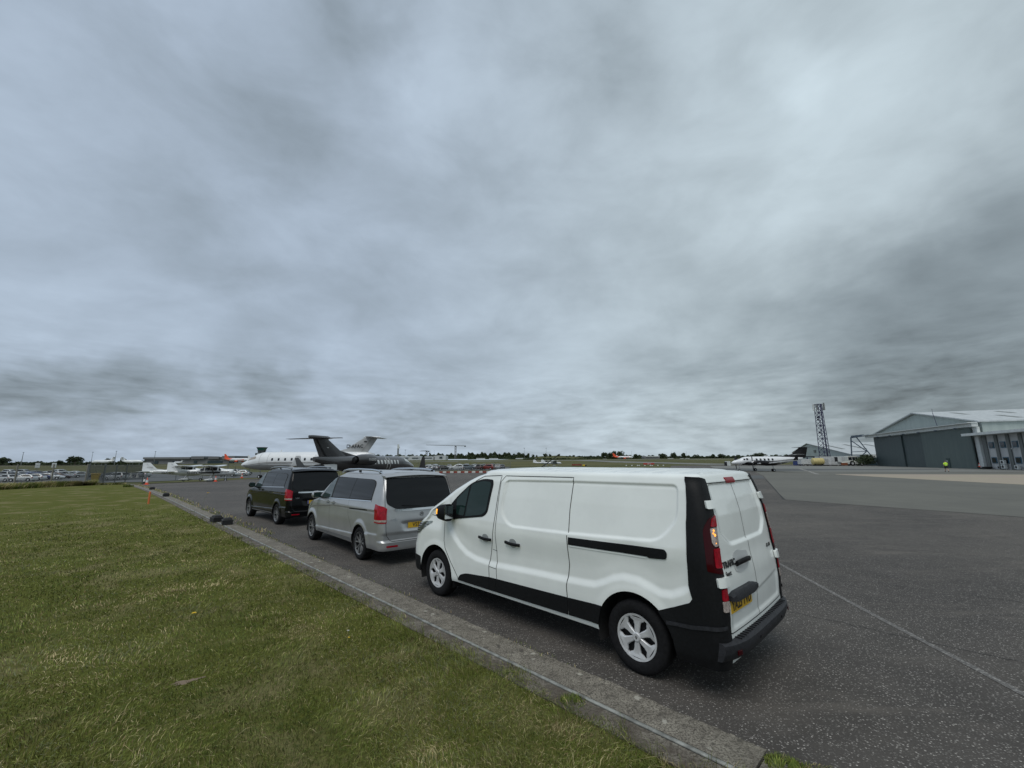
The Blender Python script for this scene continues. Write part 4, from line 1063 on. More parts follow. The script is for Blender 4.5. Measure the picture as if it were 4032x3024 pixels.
# ================================================================ PEOPLE CARRIERS
def mpv(loc, ang, paint, label, glasscol, txt, blue, boot, dark=False):
    t = thing('people_carrier', loc, radians(90 + ang), label, 'van')
    def disp(x, z):
        x = np.asarray(x, float); z = np.asarray(z, float); d = 0 * x
        zc = np.interp(x, [-1, 0, 1.7, 2.9, 3.6], [1.075, 1.06, 1.03, .93, .86])            # shoulder crease
        d = d + .012 * sstep(.0, -.012, z - zc) * sstep(-.30, -.02, z - zc)
        zc2 = np.interp(x, [-1, -.45, .4, 2.65, 3.2], [.62, .60, .50, .42, .42]); d = d - .014 * sstep(.03, -.02, z - zc2) * sstep(.25, .38, z)
        for ax in (0.0, 3.2):
            rr = np.sqrt((x - ax) ** 2 + (z - .345) ** 2); d = d - .020 * sstep(.52, .41, rr)
        d = d + .05 * sstep(3.0, 3.6, x) * sstep(.7, 1.1, z)
        return d
    G_ = [(.74, 1.735), (-.74, 1.735), (-.80, 1.36), (-.79, 1.22), (-.58, 1.10), (.58, 1.10), (.79, 1.22), (.80, 1.36)]
    RC = round_poly([(.80, .86), (.50, .86), (.42, .64), (-.42, .64), (-.50, .86), (-.80, .86), (-.80, .90), (.80, .90)], .02)
    RN = round_poly([(.46, .84), (-.46, .84), (-.39, .655), (.39, .655)], .04)
    def rdisp(y, z): return .035 * sstep(-.02, .04, poly_sd(RN, y, z)) + .02 * sstep(.64, .60, z) * sstep(.46, .50, z)
    B = Body(W=[(.25, .90), (.4, .925), (.6, .94), (.8, .948), (1.0, .95), (1.1, .94), (1.2, .915), (1.35, .888), (1.5, .85), (1.65, .805), (1.78, .75)],
             XR=[(.25, -1.00), (.34, -1.03), (.46, -1.03), (.50, -.985), (.64, -.98), (.9, -.965), (1.1, -.945), (1.3, -.91), (1.45, -.87), (1.6, -.81), (1.7, -.765), (1.78, -.71)],
             XF=[(.25, 3.78), (.35, 3.86), (.5, 3.90), (.7, 3.89), (.85, 3.83), (.95, 3.72), (1.0, 3.62), (1.04, 3.48), (1.10, 3.18), (1.13, 3.02), (1.25, 2.86), (1.4, 2.66), (1.55, 2.42), (1.65, 2.22), (1.72, 2.03), (1.78, 1.80)],
             RR=[(.25, .16), (.46, .16), (.5, .13), (1.78, .13)], RF=[(.25, .34), (.8, .40), (1.05, .32), (1.2, .26), (1.78, .28)],
             zs=1.78, roof=[(.02, 1.80), (.05, 1.82), (.09, 1.835), (.14, 1.845)], crown=.035, bulge_r=.05, bulge_f=.16, disp=disp, rdisp=rdisp, zb=.30)
    zl = list(np.arange(.30, .46, .02)) + list(np.arange(.46, .52, .01)) + list(np.arange(.52, .9, .022)) + list(np.arange(.9, 1.14, .013)) + list(np.arange(1.14, 1.78, .04)) + [1.78]
    B.mesh('body', paint, t, zl, nS=210, nC=8, nE=20, M=16, arches=[(0.0, .345, .395), (3.2, .345, .395)])
    for x in (0.0, 3.2): arch_liner(t, x, .41, .345, .93, .60, .2)
    u = MB(); u.box((1.6, 0, .31), (4.4, 1.24, .12)); u.box((1.6, 0, .335), (2.4, 1.8, .05)); u.box((-.72, 0, .36), (.36, 1.6, .14)); u.build('underbody', M_UNDER, t, bevel=.02)
    for x in (0.0, 3.2):
        for sg in (1, -1): wheel(t, x, .825 * sg, .345, .238, .225, 'ten', sg)
    RE = B.f_rear()
    for sg in (1, -1):
        S = B.f_side(sg); FW = B.f_wrap(sg)
        side = round_poly([(2.62, 1.155), (2.02, 1.685), (1.77, 1.715), (-.26, 1.70), (-.42, 1.665), (-.475, 1.60), (-.455, 1.265), (1.8, 1.195)], [.04, .10, .06, .06, .06, .06, .03, 0])
        patch('window_frame', side, S, M_SEAM, t, .005, .008, .05)
        patch('front_window', round_poly([(2.56, 1.175), (2.03, 1.665), (1.86, 1.68), (1.90, 1.21)], .04), S, glasscol, t, .008, .003, .06)
        patch('window', round_poly([(1.82, 1.212), (1.76, 1.695), (.64, 1.70), (.74, 1.245)], .035), S, M_PRIV, t, .008, .003, .06)
        patch('window', round_poly([(.72, 1.246), (.62, 1.70), (-.24, 1.685), (-.40, 1.65), (-.452, 1.59), (-.435, 1.285)], [.03, .04, .05, .05, .05, .03]), S, M_PRIV, t, .008, .003, .06)
        tr = MB(); ribbon(tr, [(2.60, 1.150), (1.8, 1.187), (-.46, 1.255)], S, .020, .008); tr.build('chrome_strip', M_CHROME, t, fix=False)
        seam = MB()
        ribbon(seam, [(1.86, 1.68), (1.90, 1.2), (1.92, .9), (1.86, .6), (1.86, .40)], S, .006, .002)
        ribbon(seam, [(2.66, 1.15), (2.80, 1.05), (2.80, .75)], S, .006, .002); ribbon(seam, [(.66, 1.70), (.74, 1.2), (.70, .9), (.52, .70), (.44, .52)], S, .006, .002)
        ribbon(seam, [(2.66, .36), (.44, .385)], S, .006, .002); ribbon(seam, [(-.47, 1.08), (-.76, 1.09)], S, .005, .002)
        seam.build('door_seams', M_SEAM, t, fix=False)
        sl = MB(); ribbon(sl, [(.64, 1.030), (-.33, 1.065)], S, .030 if not dark else .02, .003); sl.build('door_rail', M_SEAM if not dark else M_CHROME, t, fix=False)
        sill = MB(); ribbon(sill, [(2.72, .335), (.42, .36)], S, .026, .010); sill.build('sill_strip', pmat('sill_silver', (.26, .27, .27), .4, .3), t, fix=False)
        for x0, x1 in ((2.16, 1.93), (1.77, 1.54)):
            xc = (x0 + x1) / 2; cup = [(xc + .075 * cos(a), 1.085 + .045 * sin(a)) for a in [2 * pi * k / 14 for k in range(14)]]
            patch('handle_cup', cup, S, M_SEAM if dark else pmat('cup_shade', (.18, .19, .19), .4, .4), t, .003, .002, .05)
            h = MB(); pts = []
            for k in range(7):
                q = k / 6; x = x0 + (x1 - x0) * q; p, N = S(x, 1.095); p = p + N * (.008 + .022 * sin(pi * min(max(q, .1), .9)))
                pts.append([p + Vector((0, 0, dz)) + N * dn for dz, dn in ((-.012, -.006), (-.012, .008), (.012, .008), (.012, -.006))])
            h.loft(pts); h.build('door_handle', paint, t, smooth=True, angle=60)
        # tail lamp
        q = B.q_of_x
        lamp = round_poly([(-.02, 1.125), (.07, 1.175), (q(-.68, 1.21), 1.215), (q(-.70, 1.05), 1.05), (q(-.73, .84), .845), (-.02, .835)], [.02, .02, .03, .01, .02, .02])
        patch('tail_lamp', lamp, FW, M_RED, t, .010, .015, .035)
        patch('reversing_lens', round_poly([(-.01, .905), (q(-.73, .90), .905), (q(-.735, .87), .868), (-.01, .862)], .008), FW, M_CLEAR, t, .013, .004, .03)
        rf = MB(); ribbon(rf, [(-.20, .385), (.04, .385)], FW, .034, .006); rf.build('reflector', M_RED, t, fix=False)
        # mirror
        mb = MB(); prof = []
        for k in range(8):
            a = k / 7; xx = 2.76 - .17 * a; s_ = .5 + .5 * sin(pi * min(a * .8 + .2, 1) * .9)
            prof.append([(xx, sg * (1.04 + .115 * s_ * cos(th)), 1.235 + .095 * s_ * max(-1, min(1, 1.2 * sin(th)))) for th in [2 * pi * i / 14 for i in range(14)]])
        mb.loft(prof); mir = mb.build('wing_mirror', paint, t, smooth=True, angle=60)
        ar = MB(); ar.bar((2.66, sg * .87, 1.165), (2.67, sg * 1.0, 1.175), .09, .035); ar.build('mirror_arm', M_BLKPL, mir, bevel=.008)
        gl = MB(); gl.box((2.588, sg * 1.04, 1.235), (.003, .18, .13)); gl.build('mirror_glass', M_GLASS, mir, bevel=.002)
        # roof rail
        rr = MB(); pts = [(1.92, sg * .665, 1.815), (1.78, sg * .672, 1.862), (1.45, sg * .678, 1.895), (.8, sg * .684, 1.908), (.1, sg * .684, 1.900), (-.22, sg * .68, 1.885), (-.36, sg * .675, 1.855), (-.46, sg * .668, 1.815)]
        rr.tube(pts, [.016, .024, .026, .026, .026, .026, .022, .016], 10); ra = rr.build('roof_rail', M_CHROME if not dark else pmat('satin_rail', (.35, .36, .37), .3, .9), t, smooth=True, angle=70)
        ft = MB(); ft.box((.75, sg * .682, 1.868), (.10, .03, .06)); ft.build('rail_foot', M_BLKPL, ra, bevel=.006); ft = MB(); ft.loft([[(x + dx, sg * (.672 + dy), z) for dx, dy in ((-.05, -.02), (.05, -.02), (.05, .02), (-.05, .02))] for x, z in ((-.38, 1.81), (-.30, 1.89))]); ft.build('rail_foot', M_BLKPL, ra, bevel=.006)
        hl = round_poly([(3.40, .98), (3.25, .99), (3.50, .78), (3.72, .74), (3.74, .80)], .03); patch('headlight', hl, S, M_HEADL, t, .006, .01, .04)
    # tailgate
    gl = round_poly(G_, [.06, .06, .1, .08, .06, .06, .08, .1]); patch('rear_window', gl, RE, M_PRIV, t, .008, .006, .06)
    seam = MB(); gate = round_poly([(.80, 1.77), (-.80, 1.77), (-.825, 1.30), (-.825, 1.12), (-.80, .62), (-.70, .475), (.70, .475), (.80, .62), (.825, 1.12), (.825, 1.30)], .05)
    ribbon(seam, gate, RE, .010, .003, closed=True); seam.build('door_seams', M_SEAM, t, fix=False)
    c = MB(); ribbon(c, [(.62, 1.082), (.3, 1.076), (-.3, 1.076), (-.62, 1.082)], RE, .044, .022); c.build('chrome_strip', M_CHROME, t, fix=False)
    bl = MB(); ribbon(bl, [(.26, 1.775), (-.26, 1.775)], RE, .026, .03); bl.build('high_brake_light', M_DRED, t, fix=False)
    sp = MB(); rg = []
    for k in range(17):
        v = -1 + 2 * k / 16; y = .76 * v; e = .05 * v * v
        rg.append([(-.60 + e, y, 1.845 - .045 * v * v), (-.82 + e, y, 1.812 - .04 * v * v), (-.845 + e, y, 1.795 - .04 * v * v), (-.82 + e, y, 1.77 - .03 * v * v), (-.70 + e, y, 1.765 - .03 * v * v)])
    sp.loft(rg); sp.build('roof_spoiler', paint, t, smooth=True, angle=45)
    st = MB(); a = [2 * pi * k / 24 for k in range(24)]
    p, N = RE(0, .97); R_ = .045
    rg = [[Vector((0, (R_ + r1) * cos(b_), (R_ + r1) * sin(b_))) + p + N * d for b_ in a] for r1, d in ((-.008, .004), (-.008, .014), (0, .014), (0, .004))]
    st.loft(rg, cap=False)
    for k in range(3):
        b_ = pi / 2 + k * 2 * pi / 3; w_ = .012
        st.add([p + N * .012 + Vector((0, R_ * cos(b_), R_ * sin(b_))), p + N * .012 + Vector((0, w_ * cos(b_ + pi / 2), w_ * sin(b_ + pi / 2))), p + N * .012 + Vector((0, w_ * cos(b_ - pi / 2), w_ * sin(b_ - pi / 2)))], [(0, 1, 2)])
    st.build('emblem', M_CHROME, t, fix=False)
    badge(t, RE, .64, .90, boot, .050, M_CHROME, .008, 1.0)
    plate(t, RE, .05, .755, .52, .111, txt, off=.006, blue=blue)
    wp = MB(); p0, N = RE(.02, 1.13); p1, _ = RE(.46, 1.17); wp.bar(p0 + N * .02, p1 + N * .02, .018, .012); wp.build('rear_wiper', M_BLKPL, t)
    FF = B.f_front()
    patch('windscreen', round_poly([(.70, 1.17), (.60, 1.70), (-.60, 1.70), (-.70, 1.17)], .06), FF, M_GLASS, t, .006, .004, .1)
    return t
M_SILV = pmat('silver_metallic_paint', (0.42, 0.43, 0.435), 0.30, 0.55, 0.5, coat=0.4, var=0.04, vscale=3)
M_BLKP = pmat('black_metallic_paint', (0.004, 0.0045, 0.005), 0.15, 0.0, 0.2, coat=0.12)
M_FGL = pmat('front_door_glass', (0.035, 0.055, 0.055), 0.04, 0, 0.9)
mpv((-2.67, 10.177, 0), 42.477, M_SILV, 'silver people carrier with tinted rear glass parked between the white van and the black carrier', M_FGL, 'V555 T', False, 'V 220')
mpv((-7.448, 15.447, 0), 46.379, M_BLKP, 'black people carrier with tinted rear glass, farthest of the three parked vehicles', M_FGL, 'LK', True, 'V 220', True)
# ================================================================ AIRCRAFT
def fuselage(mb, secs, n=24, m=0):
    """secs: (x, z centre, half width, half height[, y centre])"""
    rings = []
    for s in secs:
        x, zc, ry, rz = s[:4]
        rings.append([(x, ry * cos(2 * pi * k / n), zc + rz * sin(2 * pi * k / n)) for k in range(n)])
    return mb.loft(rings, m)
def interp_secs(secs, k=5):
    xs = np.array([s[0] for s in secs]); out = []
    order = np.argsort(xs); xs = xs[order]; A = np.array(secs)[order]
    q = np.unique(np.concatenate([np.linspace(xs[i], xs[i + 1], k + 1) for i in range(len(xs) - 1)]))
    # smooth (cosine-free) catmull interpolation
    def cr(col):
        y = A[:, col]; res = []
        for v in q:
            i = min(max(np.searchsorted(xs, v) - 1, 0), len(xs) - 2); h = xs[i + 1] - xs[i]; t = (v - xs[i]) / h
            def slope(j):
                if j == 0: return (y[1] - y[0]) / (xs[1] - xs[0])
                if j == len(xs) - 1: return (y[-1] - y[-2]) / (xs[-1] - xs[-2])
                a, b = (y[j] - y[j - 1]) / (xs[j] - xs[j - 1]), (y[j + 1] - y[j]) / (xs[j + 1] - xs[j])
                return 0 if a * b <= 0 else 2 * a * b / (a + b)
            m0, m1 = slope(i) * h, slope(i + 1) * h
            res.append((2 * t**3 - 3 * t**2 + 1) * y[i] + (t**3 - 2 * t**2 + t) * m0 + (-2 * t**3 + 3 * t**2) * y[i + 1] + (t**3 - t**2) * m1)
        return res
    cols = [cr(c) for c in (1, 2, 3)]
    return [(float(q[i]), float(cols[0][i]), float(cols[1][i]), float(cols[2][i])) for i in range(len(q))]
def foil(mb, a, b, ca, cb, ta=.11, tb=.10, m=0, vertical=False):
    """wing panel: a,b leading-edge points (x,y,z), chords run to -x"""
    prof = [(0, 0), (.03, .55), (.15, .95), (.35, 1.0), (.65, .62), (1, .04), (1, -.04), (.65, -.4), (.35, -.6), (.15, -.6), (.03, -.4)]
    rings = []
    for p, c, t in ((a, ca, ta), (b, cb, tb)):
        r = []
        for u, v in prof:
            h = v * t * c / 2 * (1.0 if not vertical or v > 0 else 1.4)
            r.append((p[0] - u * c, p[1] + (h if vertical else 0), p[2] + (0 if vertical else h)))
        rings.append(r)
    return mb.loft(rings, m)
def gear(parent, x, y, ztop, r, w, mat_leg, twin=0.0, name='landing_gear', tilt=0.0):
    b = MB(); b.tube([(x + tilt, y, ztop), (x, y, r)], [.045 + r * .1, .035 + r * .06], 8); g = b.build(name, mat_leg, parent, smooth=True)
    for dy in ((-twin, twin) if twin else (0.0,)):
        t = MB(); t.lathe([(r * .45, -w / 2), (r * .85, -w / 2), (r, -w * .3), (r, w * .3), (r * .85, w / 2), (r * .45, w / 2)], (0, 0, 0), 'Y', 20); o = t.build('wheel', M_TYRE, g, smooth=True, angle=50); o.location = (x, y + dy, r)
        h = MB(); h.lathe([(r * .46, -w / 2 * 1.02), (0.001, -w * .4)], (0, 0, 0), 'Y', 14); h.lathe([(r * .46, w / 2 * 1.02), (0.001, w * .4)], (0, 0, 0), 'Y', 14); q = h.build('hub', M_ACW, o)
    return g
def acwin(parent, body_r, x, y, z, w, h, mat, sg, name='window', nrm=None):
    """oval cabin window patch on the fuselage side (y given as surface)"""
    b = MB(); n = 14; ring = []
    for k in range(n):
        a = 2 * pi * k / n; ca, sa = cos(a), sin(a); e = .6
        ring.append((x + w / 2 * math.copysign(abs(ca) ** e, ca), z + h / 2 * math.copysign(abs(sa) ** e, sa)))
    ry, zc, rz = body_r
    def Y(zz): return ry * sqrt(max(0.02, 1 - ((zz - zc) / rz) ** 2))
    vs = [(a, sg * (Y(c) + .015), c) for a, c in ring] + [(a, sg * (Y(c) - .03), c) for a, c in ring]
    b.add(vs + [(x, sg * (Y(z) + .016), z)], [(i, (i + 1) % n, 2 * n) for i in range(n)] + [(i, (i + 1) % n, n + (i + 1) % n, n + i) for i in range(n)])
    return b.build(name, mat, parent)
def sidetext(parent, txt, size, mat, x, y, z, sg, name='registration', tilt=0.0, squeeze=1.0, shear=0.0, az=0.0, bold=0.0):
    t = text_mesh(txt, size, mat, name, parent, .01, squeeze, shear, bold)
    # text faces -Y: for sg=-1 side (starboard, local -Y) reads along +X; for port side rotate half a turn
    M = Matrix.Rotation(0 if sg < 0 else pi, 4, 'Z')
    t.matrix_local = Matrix.Translation((x, y, z)) @ M @ Matrix.Rotation(az, 4, 'Z') @ Matrix.Rotation(tilt, 4, 'X'); return t
M_ACW = pmat('aircraft_white', (0.72, 0.74, 0.75), 0.28, coat=.5, var=.03, vscale=1.5)
M_ACG = pmat('aircraft_grey_belly', (0.36, 0.37, 0.37), 0.35, coat=.3, var=.03, vscale=1)
M_ACB = pmat('aircraft_black', (0.008, 0.007, 0.009), 0.3, spec=.25, coat=.1)
M_ACDG = pmat('aircraft_charcoal', (0.045, 0.043, 0.045), 0.30, coat=.5, var=.05, vscale=1)
M_ACWIN = pmat('aircraft_window', (0.02, 0.022, 0.025), 0.08)
M_BEIGE = pmat('windscreen_cover', (0.30, 0.27, 0.24), 0.6)
M_SHADE = pmat('white_window_shade', (0.62, 0.64, 0.63), 0.4)
M_METAL = pmat('bare_metal', (0.45, 0.46, 0.47), 0.3, .9, var=.1, vscale=3)
M_STRIPE = pmat('dark_stripe', (0.03, 0.03, 0.035), 0.35)
M_TAUPE = pmat('taupe_stripe', (0.17, 0.15, 0.14), 0.35)
M_ORANGE = pmat('airline_orange', (0.72, 0.085, 0.02), 0.35, coat=.3)
M_ACBLUE = pmat('airline_blue', (0.05, 0.22, 0.55), 0.35)
def stripe(mb, secf, xs, zf, hw, sg, off=.018, m=0):
    """band along a fuselage: secf(x)->(zc,ry,rz), centre height zf(x), half width hw(x)"""
    rings = []
    for x in xs:
        zc, ry, rz = secf(x); z = zf(x); h = hw(x) if callable(hw) else hw; r = []
        for zz in (z + h, z, z - h):
            y = ry * sqrt(max(.01, 1 - min(.99, ((zz - zc) / rz) ** 2))) + off; r.append((x, sg * y, zz))
        rings.append(r)
    return mb.loft(rings, m, cap=False, closed=False)
def secfun(secs):
    A = np.array(sorted(secs)); return lambda x: (float(np.interp(x, A[:, 0], A[:, 1])), float(np.interp(x, A[:, 0], A[:, 2])), float(np.interp(x, A[:, 0], A[:, 3])))

def big_jet(loc, rz):
    t = thing('business_jet', loc, rz, 'large white business jet with T-tail marked D-AFAC, parked behind the dark jet', 'aeroplane')
    S = [(10.4, 2.00, .03, .03), (10.25, 2.0, .22, .20), (9.9, 2.03, .44, .38), (9.3, 2.12, .70, .62), (8.6, 2.26, .95, .88), (7.9, 2.42, 1.14, 1.12), (7.0, 2.52, 1.30, 1.30), (6.2, 2.55, 1.345, 1.345), (-2.5, 2.55, 1.345, 1.345), (-4.5, 2.62, 1.27, 1.27), (-6.5, 2.82, 1.02, 1.05), (-8.5, 3.10, .62, .72), (-9.6, 3.25, .34, .46), (-10.2, 3.35, .12, .2)]
    SI = interp_secs(S); b = MB(); fuselage(b, SI, 32); b.build('fuselage', M_ACW, t, smooth=True, angle=60)
    sf = secfun(SI)
    bl = MB(); xs = np.linspace(9.6, -7.5, 60)      # grey underside skin
    rings = []
    for x in xs:
        zc, ry, rz_ = sf(x); top = zc - .42 * rz_; r = []
        for a in np.linspace(radians(205), radians(335), 14): r.append((x, (ry + .012) * cos(a), zc + (rz_ + .012) * sin(a)))
        rings.append(r)
    bl.loft(rings, cap=False, closed=False); bl.build('belly', M_ACG, t, smooth=True, angle=60, fix=False)
    for sg in (1, -1):
        s1 = MB(); stripe(s1, sf, np.linspace(9.9, -6.5, 60), lambda x: 1.93 + .42 * sstep(9.5, 5, x) + .05 * sstep(-2, -6, x), .028, sg); s1.build('stripe', M_TAUPE, t, smooth=True, fix=False)
        s2 = MB(); stripe(s2, sf, np.linspace(9.7, -6.5, 60), lambda x: 1.80 + .42 * sstep(9.2, 4.5, x) + .05 * sstep(-2, -6, x), .055, sg); s2.build('stripe', M_ACG, t, smooth=True, fix=False)
        for x in (4.75, 3.75, 2.75, 1.75, -.25, -1.25): acwin(t, (1.345, 2.55, 1.345), x, 0, 2.78, .30, .40, M_ACWIN, sg)
        dr = MB(); zc, ry, rz_ = sf(6.3)
        for x in (6.75, 5.5):
            rg = []
            for zz in np.linspace(1.75, 3.72, 16):
                zc, ry, rz_ = sf(x); y = sg * (ry * sqrt(max(.01, 1 - ((zz - zc) / rz_) ** 2)) + .012); rg.append([(x - .012, y, zz), (x + .012, y, zz)])
            dr.loft(rg, cap=False, closed=False)
        dr.build('door_outline', M_TAUPE, t, fix=False)
        # cockpit glazing
        cw = MB(); rg = []
        for x, z0, z1 in ((8.95, 2.62, 2.78), (8.6, 2.68, 3.02), (8.2, 2.76, 3.18), (7.75, 2.84, 3.24), (7.45, 2.90, 3.20)):
            zc, ry, rz_ = sf(x); r = []
            for zz in (z0, (z0 + z1) / 2, z1):
                y = ry * sqrt(max(.02, 1 - min(.97, ((zz - zc) / rz_) ** 2))) + .02; r.append((x, sg * y, zz))
            rg.append(r)
        cw.loft(rg, cap=False, closed=False); cw.build('cockpit_window', M_BEIGE, t, fix=False)
        # wing with winglet
        w = MB(); foil(w, (2.6, sg * .9, 1.55), (-.6, sg * 4.2, 1.68), 4.9, 2.9, .11, .10); foil(w, (-.6, sg * 4.2, 1.68), (-3.05, sg * 9.2, 1.95), 2.9, 1.35, .10, .09)
        wo = w.build('wing', M_ACG, t, smooth=True, angle=30)
        wl = MB(); foil(wl, (-3.05, sg * 9.2, 1.97), (-3.9, sg * 9.62, 3.15), 1.35, .62, .10, .08); wl.build('winglet', M_ACW, wo, smooth=True, angle=30)
        # engine
        e = MB(); e.lathe([(.50, -2.45), (.60, -2.5), (.72, -3.1), (.78, -4.0), (.76, -5.2), (.62, -6.3), (.52, -6.55), (.45, -6.5)][::1], (0, sg * 2.02, 2.98), 'X', 28); eo = e.build('engine', M_ACW, t, smooth=True, angle=50)
        f = MB(); f.lathe([(.60, -2.49), (.55, -2.44), (.50, -2.6), (.48, -3.0), (.001, -3.0)], (0, sg * 2.02, 2.98), 'X', 24); f.build('intake_lip', M_METAL, eo, smooth=True, angle=40)
        p = MB(); foil(p, (-3.4, sg * 1.0, 2.98), (-3.5, sg * 1.45, 2.98), 2.4, 2.3, .12, .12); p.build('pylon', M_ACW, eo)
        gear(t, -1.2, sg * 1.6, 1.6, .36, .25, M_METAL, .22)
        ts = MB(); foil(ts, (-8.75, sg * .05, 5.95), (-9.9, sg * 3.1, 5.90), 1.75, .95, .10, .09); ts.build('tailplane', M_ACG, t, smooth=True, angle=30)
    gear(t, 7.3, 0, 1.4, .25, .16, M_METAL, .18)
    fn = MB(); foil(fn, (-4.6, 0, 3.55), (-8.5, 0, 5.95), 4.4, 2.1, .09, .09, vertical=True); foil(fn, (-3.2, 0, 3.62), (-6.0, 0, 4.35), 3.0, 2.2, .05, .05, vertical=True); fo = fn.build('fin', M_ACG, t, smooth=True, angle=30)
    bp = MB(); fuselage(bp, [(-8.3, 5.98, .02, .02), (-8.7, 5.98, .13, .14), (-10.2, 5.98, .12, .12), (-11.0, 5.98, .03, .03)], 12); bp.build('fin_fairing', M_ACW, fo, smooth=True)
    for sg in (1, -1):
        ru = MB(); ru.bar((-8.15, sg * .16, 3.75), (-9.55, sg * .13, 5.7), .02, .03); ru.build('rudder_line', M_TAUPE, fo)
        sidetext(fo, 'D-AFAC', .72, M_INK, -7.2, sg * .25, 4.62, sg, bold=.012)
        fl = MB(); fl.box((-8.75, sg * .15, 5.33), (.42, .02, .17)); fl.build('flag_marking', M_STRIPE, fo)
    an = MB(); foil(an, (4.6, 0, 3.86), (4.25, 0, 4.2), .3, .15, .1, .1, vertical=True); an.build('blade_antenna', M_ACW, t)
    return t
def dark_jet(loc, rz):
    t = thing('business_jet', loc, rz, 'charcoal business jet with T-tail and a row of white cabin windows', 'aeroplane')
    S = [(8.0, 1.50, .03, .03), (7.85, 1.50, .16, .15), (7.3, 1.54, .36, .34), (6.5, 1.62, .55, .54), (5.7, 1.72, .70, .74), (4.9, 1.78, .80, .85), (4.2, 1.80, .84, .87), (-2.0, 1.80, .84, .87), (-3.5, 1.84, .80, .82), (-5.0, 1.95, .64, .66), (-6.6, 2.13, .42, .44), (-7.8, 2.28, .24, .27), (-8.3, 2.32, .17, .19)]
    SI = interp_secs(S); b = MB(); fuselage(b, SI, 28); b.build('fuselage', M_ACDG, t, smooth=True, angle=60); sf = secfun(SI)
    for sg in (1, -1):
        for x in (3.35, 2.75, 2.15, 1.55, .95, .35, -.25, -.85): acwin(t, (.84, 1.80, .87), x, 0, 2.05, .28, .42, M_SHADE, sg)
        d = MB(); rg = []
        for (x, zz) in ((1.28, 1.15), (1.28, 2.5), (1.83, 2.5), (1.83, 1.15), (1.28, 1.15)):
            rg.append((x, zz))
        for i in range(4):
            (xa, za), (xb, zb) = rg[i], rg[i + 1]; k = 10; q = []
            for j in range(k + 1):
                x = xa + (xb - xa) * j / k; z = za + (zb - za) * j / k; y = sg * (.84 * sqrt(max(.01, 1 - ((z - 1.8) / .87) ** 2)) + .018); q.append((x, y, z))
            for j in range(k): d.bar(q[j], q[j + 1], .03)
        d.build('door_outline', M_SHADE, t)
        cw = MB(); rg = []
        for x, z0, z1 in ((6.05, 2.02, 2.12), (5.7, 2.04, 2.34), (5.3, 2.08, 2.46), (4.95, 2.14, 2.44)):
            zc, ry, rz_ = sf(x); rg.append([(x, sg * (ry * sqrt(max(.02, 1 - min(.97, ((zz - zc) / rz_) ** 2))) + .02), zz) for zz in (z0, (z0 + z1) / 2, z1)])
        cw.loft(rg, cap=False, closed=False); cw.build('cockpit_window', M_SHADE, t, fix=False)
        w = MB(); foil(w, (1.6, sg * .5, 1.08), (-1.6, sg * 6.9, 1.42), 3.0, 1.25, .11, .09); wo = w.build('wing', M_ACB, t, smooth=True, angle=30)
        wl = MB(); foil(wl, (-1.6, sg * 6.9, 1.43), (-2.45, sg * 7.25, 2.50), 1.25, .50, .10, .08); wl.build('winglet', M_ACDG, wo, smooth=True, angle=30)
        e = MB(); e.lathe([(.36, -2.0), (.44, -2.03), (.52, -2.5), (.54, -3.2), (.50, -3.9), (.40, -4.5), (.34, -4.7)], (0, sg * 1.45, 2.28), 'X', 24); eo = e.build('engine', M_ACDG, t, smooth=True, angle=50)
        f = MB(); f.lathe([(.44, -2.025), (.40, -1.98), (.35, -2.1), (.33, -2.5), (.001, -2.5)], (0, sg * 1.45, 2.28), 'X', 20); f.build('intake_lip', M_METAL, eo, smooth=True, angle=40)
        x_ = MB(); x_.lathe([(.34, -4.69), (.30, -4.6), (.001, -4.45)], (0, sg * 1.45, 2.28), 'X', 20); x_.lathe([(.22, -4.5), (.20, -5.0), (.001, -5.02)], (0, sg * 1.45, 2.28), 'X', 16); x_.build('exhaust', M_INK, eo, smooth=True, angle=40)
        p = MB(); foil(p, (-2.6, sg * .7, 2.25), (-2.7, sg * 1.0, 2.27), 1.7, 1.6, .12, .12); p.build('pylon', M_ACDG, eo)
        sidetext(eo, 'M-RSKB', .34, M_SHADE, -2.95, sg * 2.005, 2.28, sg)
        gear(t, -1.9, sg * 1.4, 1.1, .26, .2, M_METAL, .14)
        ts = MB(); foil(ts, (-6.95, sg * .02, 4.12), (-8.1, sg * 2.65, 4.05), 1.45, .80, .10, .09); ts.build('tailplane', M_ACDG, t, smooth=True, angle=30)
        df = MB(); foil(df, (-5.9, sg * .42, 1.86), (-6.7, sg * 1.1, 1.40), 1.7, 1.0, .05, .05); df.build('ventral_fin', M_ACG if sg < 0 else M_ACB, t)
    gear(t, 5.9, 0, 1.2, .20, .12, M_METAL, .1)
    fn = MB(); foil(fn, (-4.0, 0, 2.45), (-6.9, 0, 4.12), 3.7, 1.75, .09, .09, vertical=True); foil(fn, (-2.5, 0, 2.62), (-5.1, 0, 3.1), 2.6, 1.6, .05, .05, vertical=True); fo = fn.build('fin', M_ACDG, t, smooth=True, angle=30)
    bp = MB(); fuselage(bp, [(-6.2, 4.16, .02, .02), (-6.9, 4.18, .13, .16), (-8.6, 4.18, .12, .16), (-9.05, 4.18, .08, .12)], 12); bp.build('fin_fairing', M_ACDG, fo, smooth=True)
    for sg in (1, -1):
        ru = MB(); ru.bar((-6.95, sg * .14, 2.5), (-8.2, sg * .085, 4.0), .03, .09); ru.build('rudder_gap', M_INK, fo)
        m_ = MB(); m_.box((-6.9, sg * .145, 3.32), (.22, .02, .05)); m_.build('marking', M_SHADE, fo)
    return t
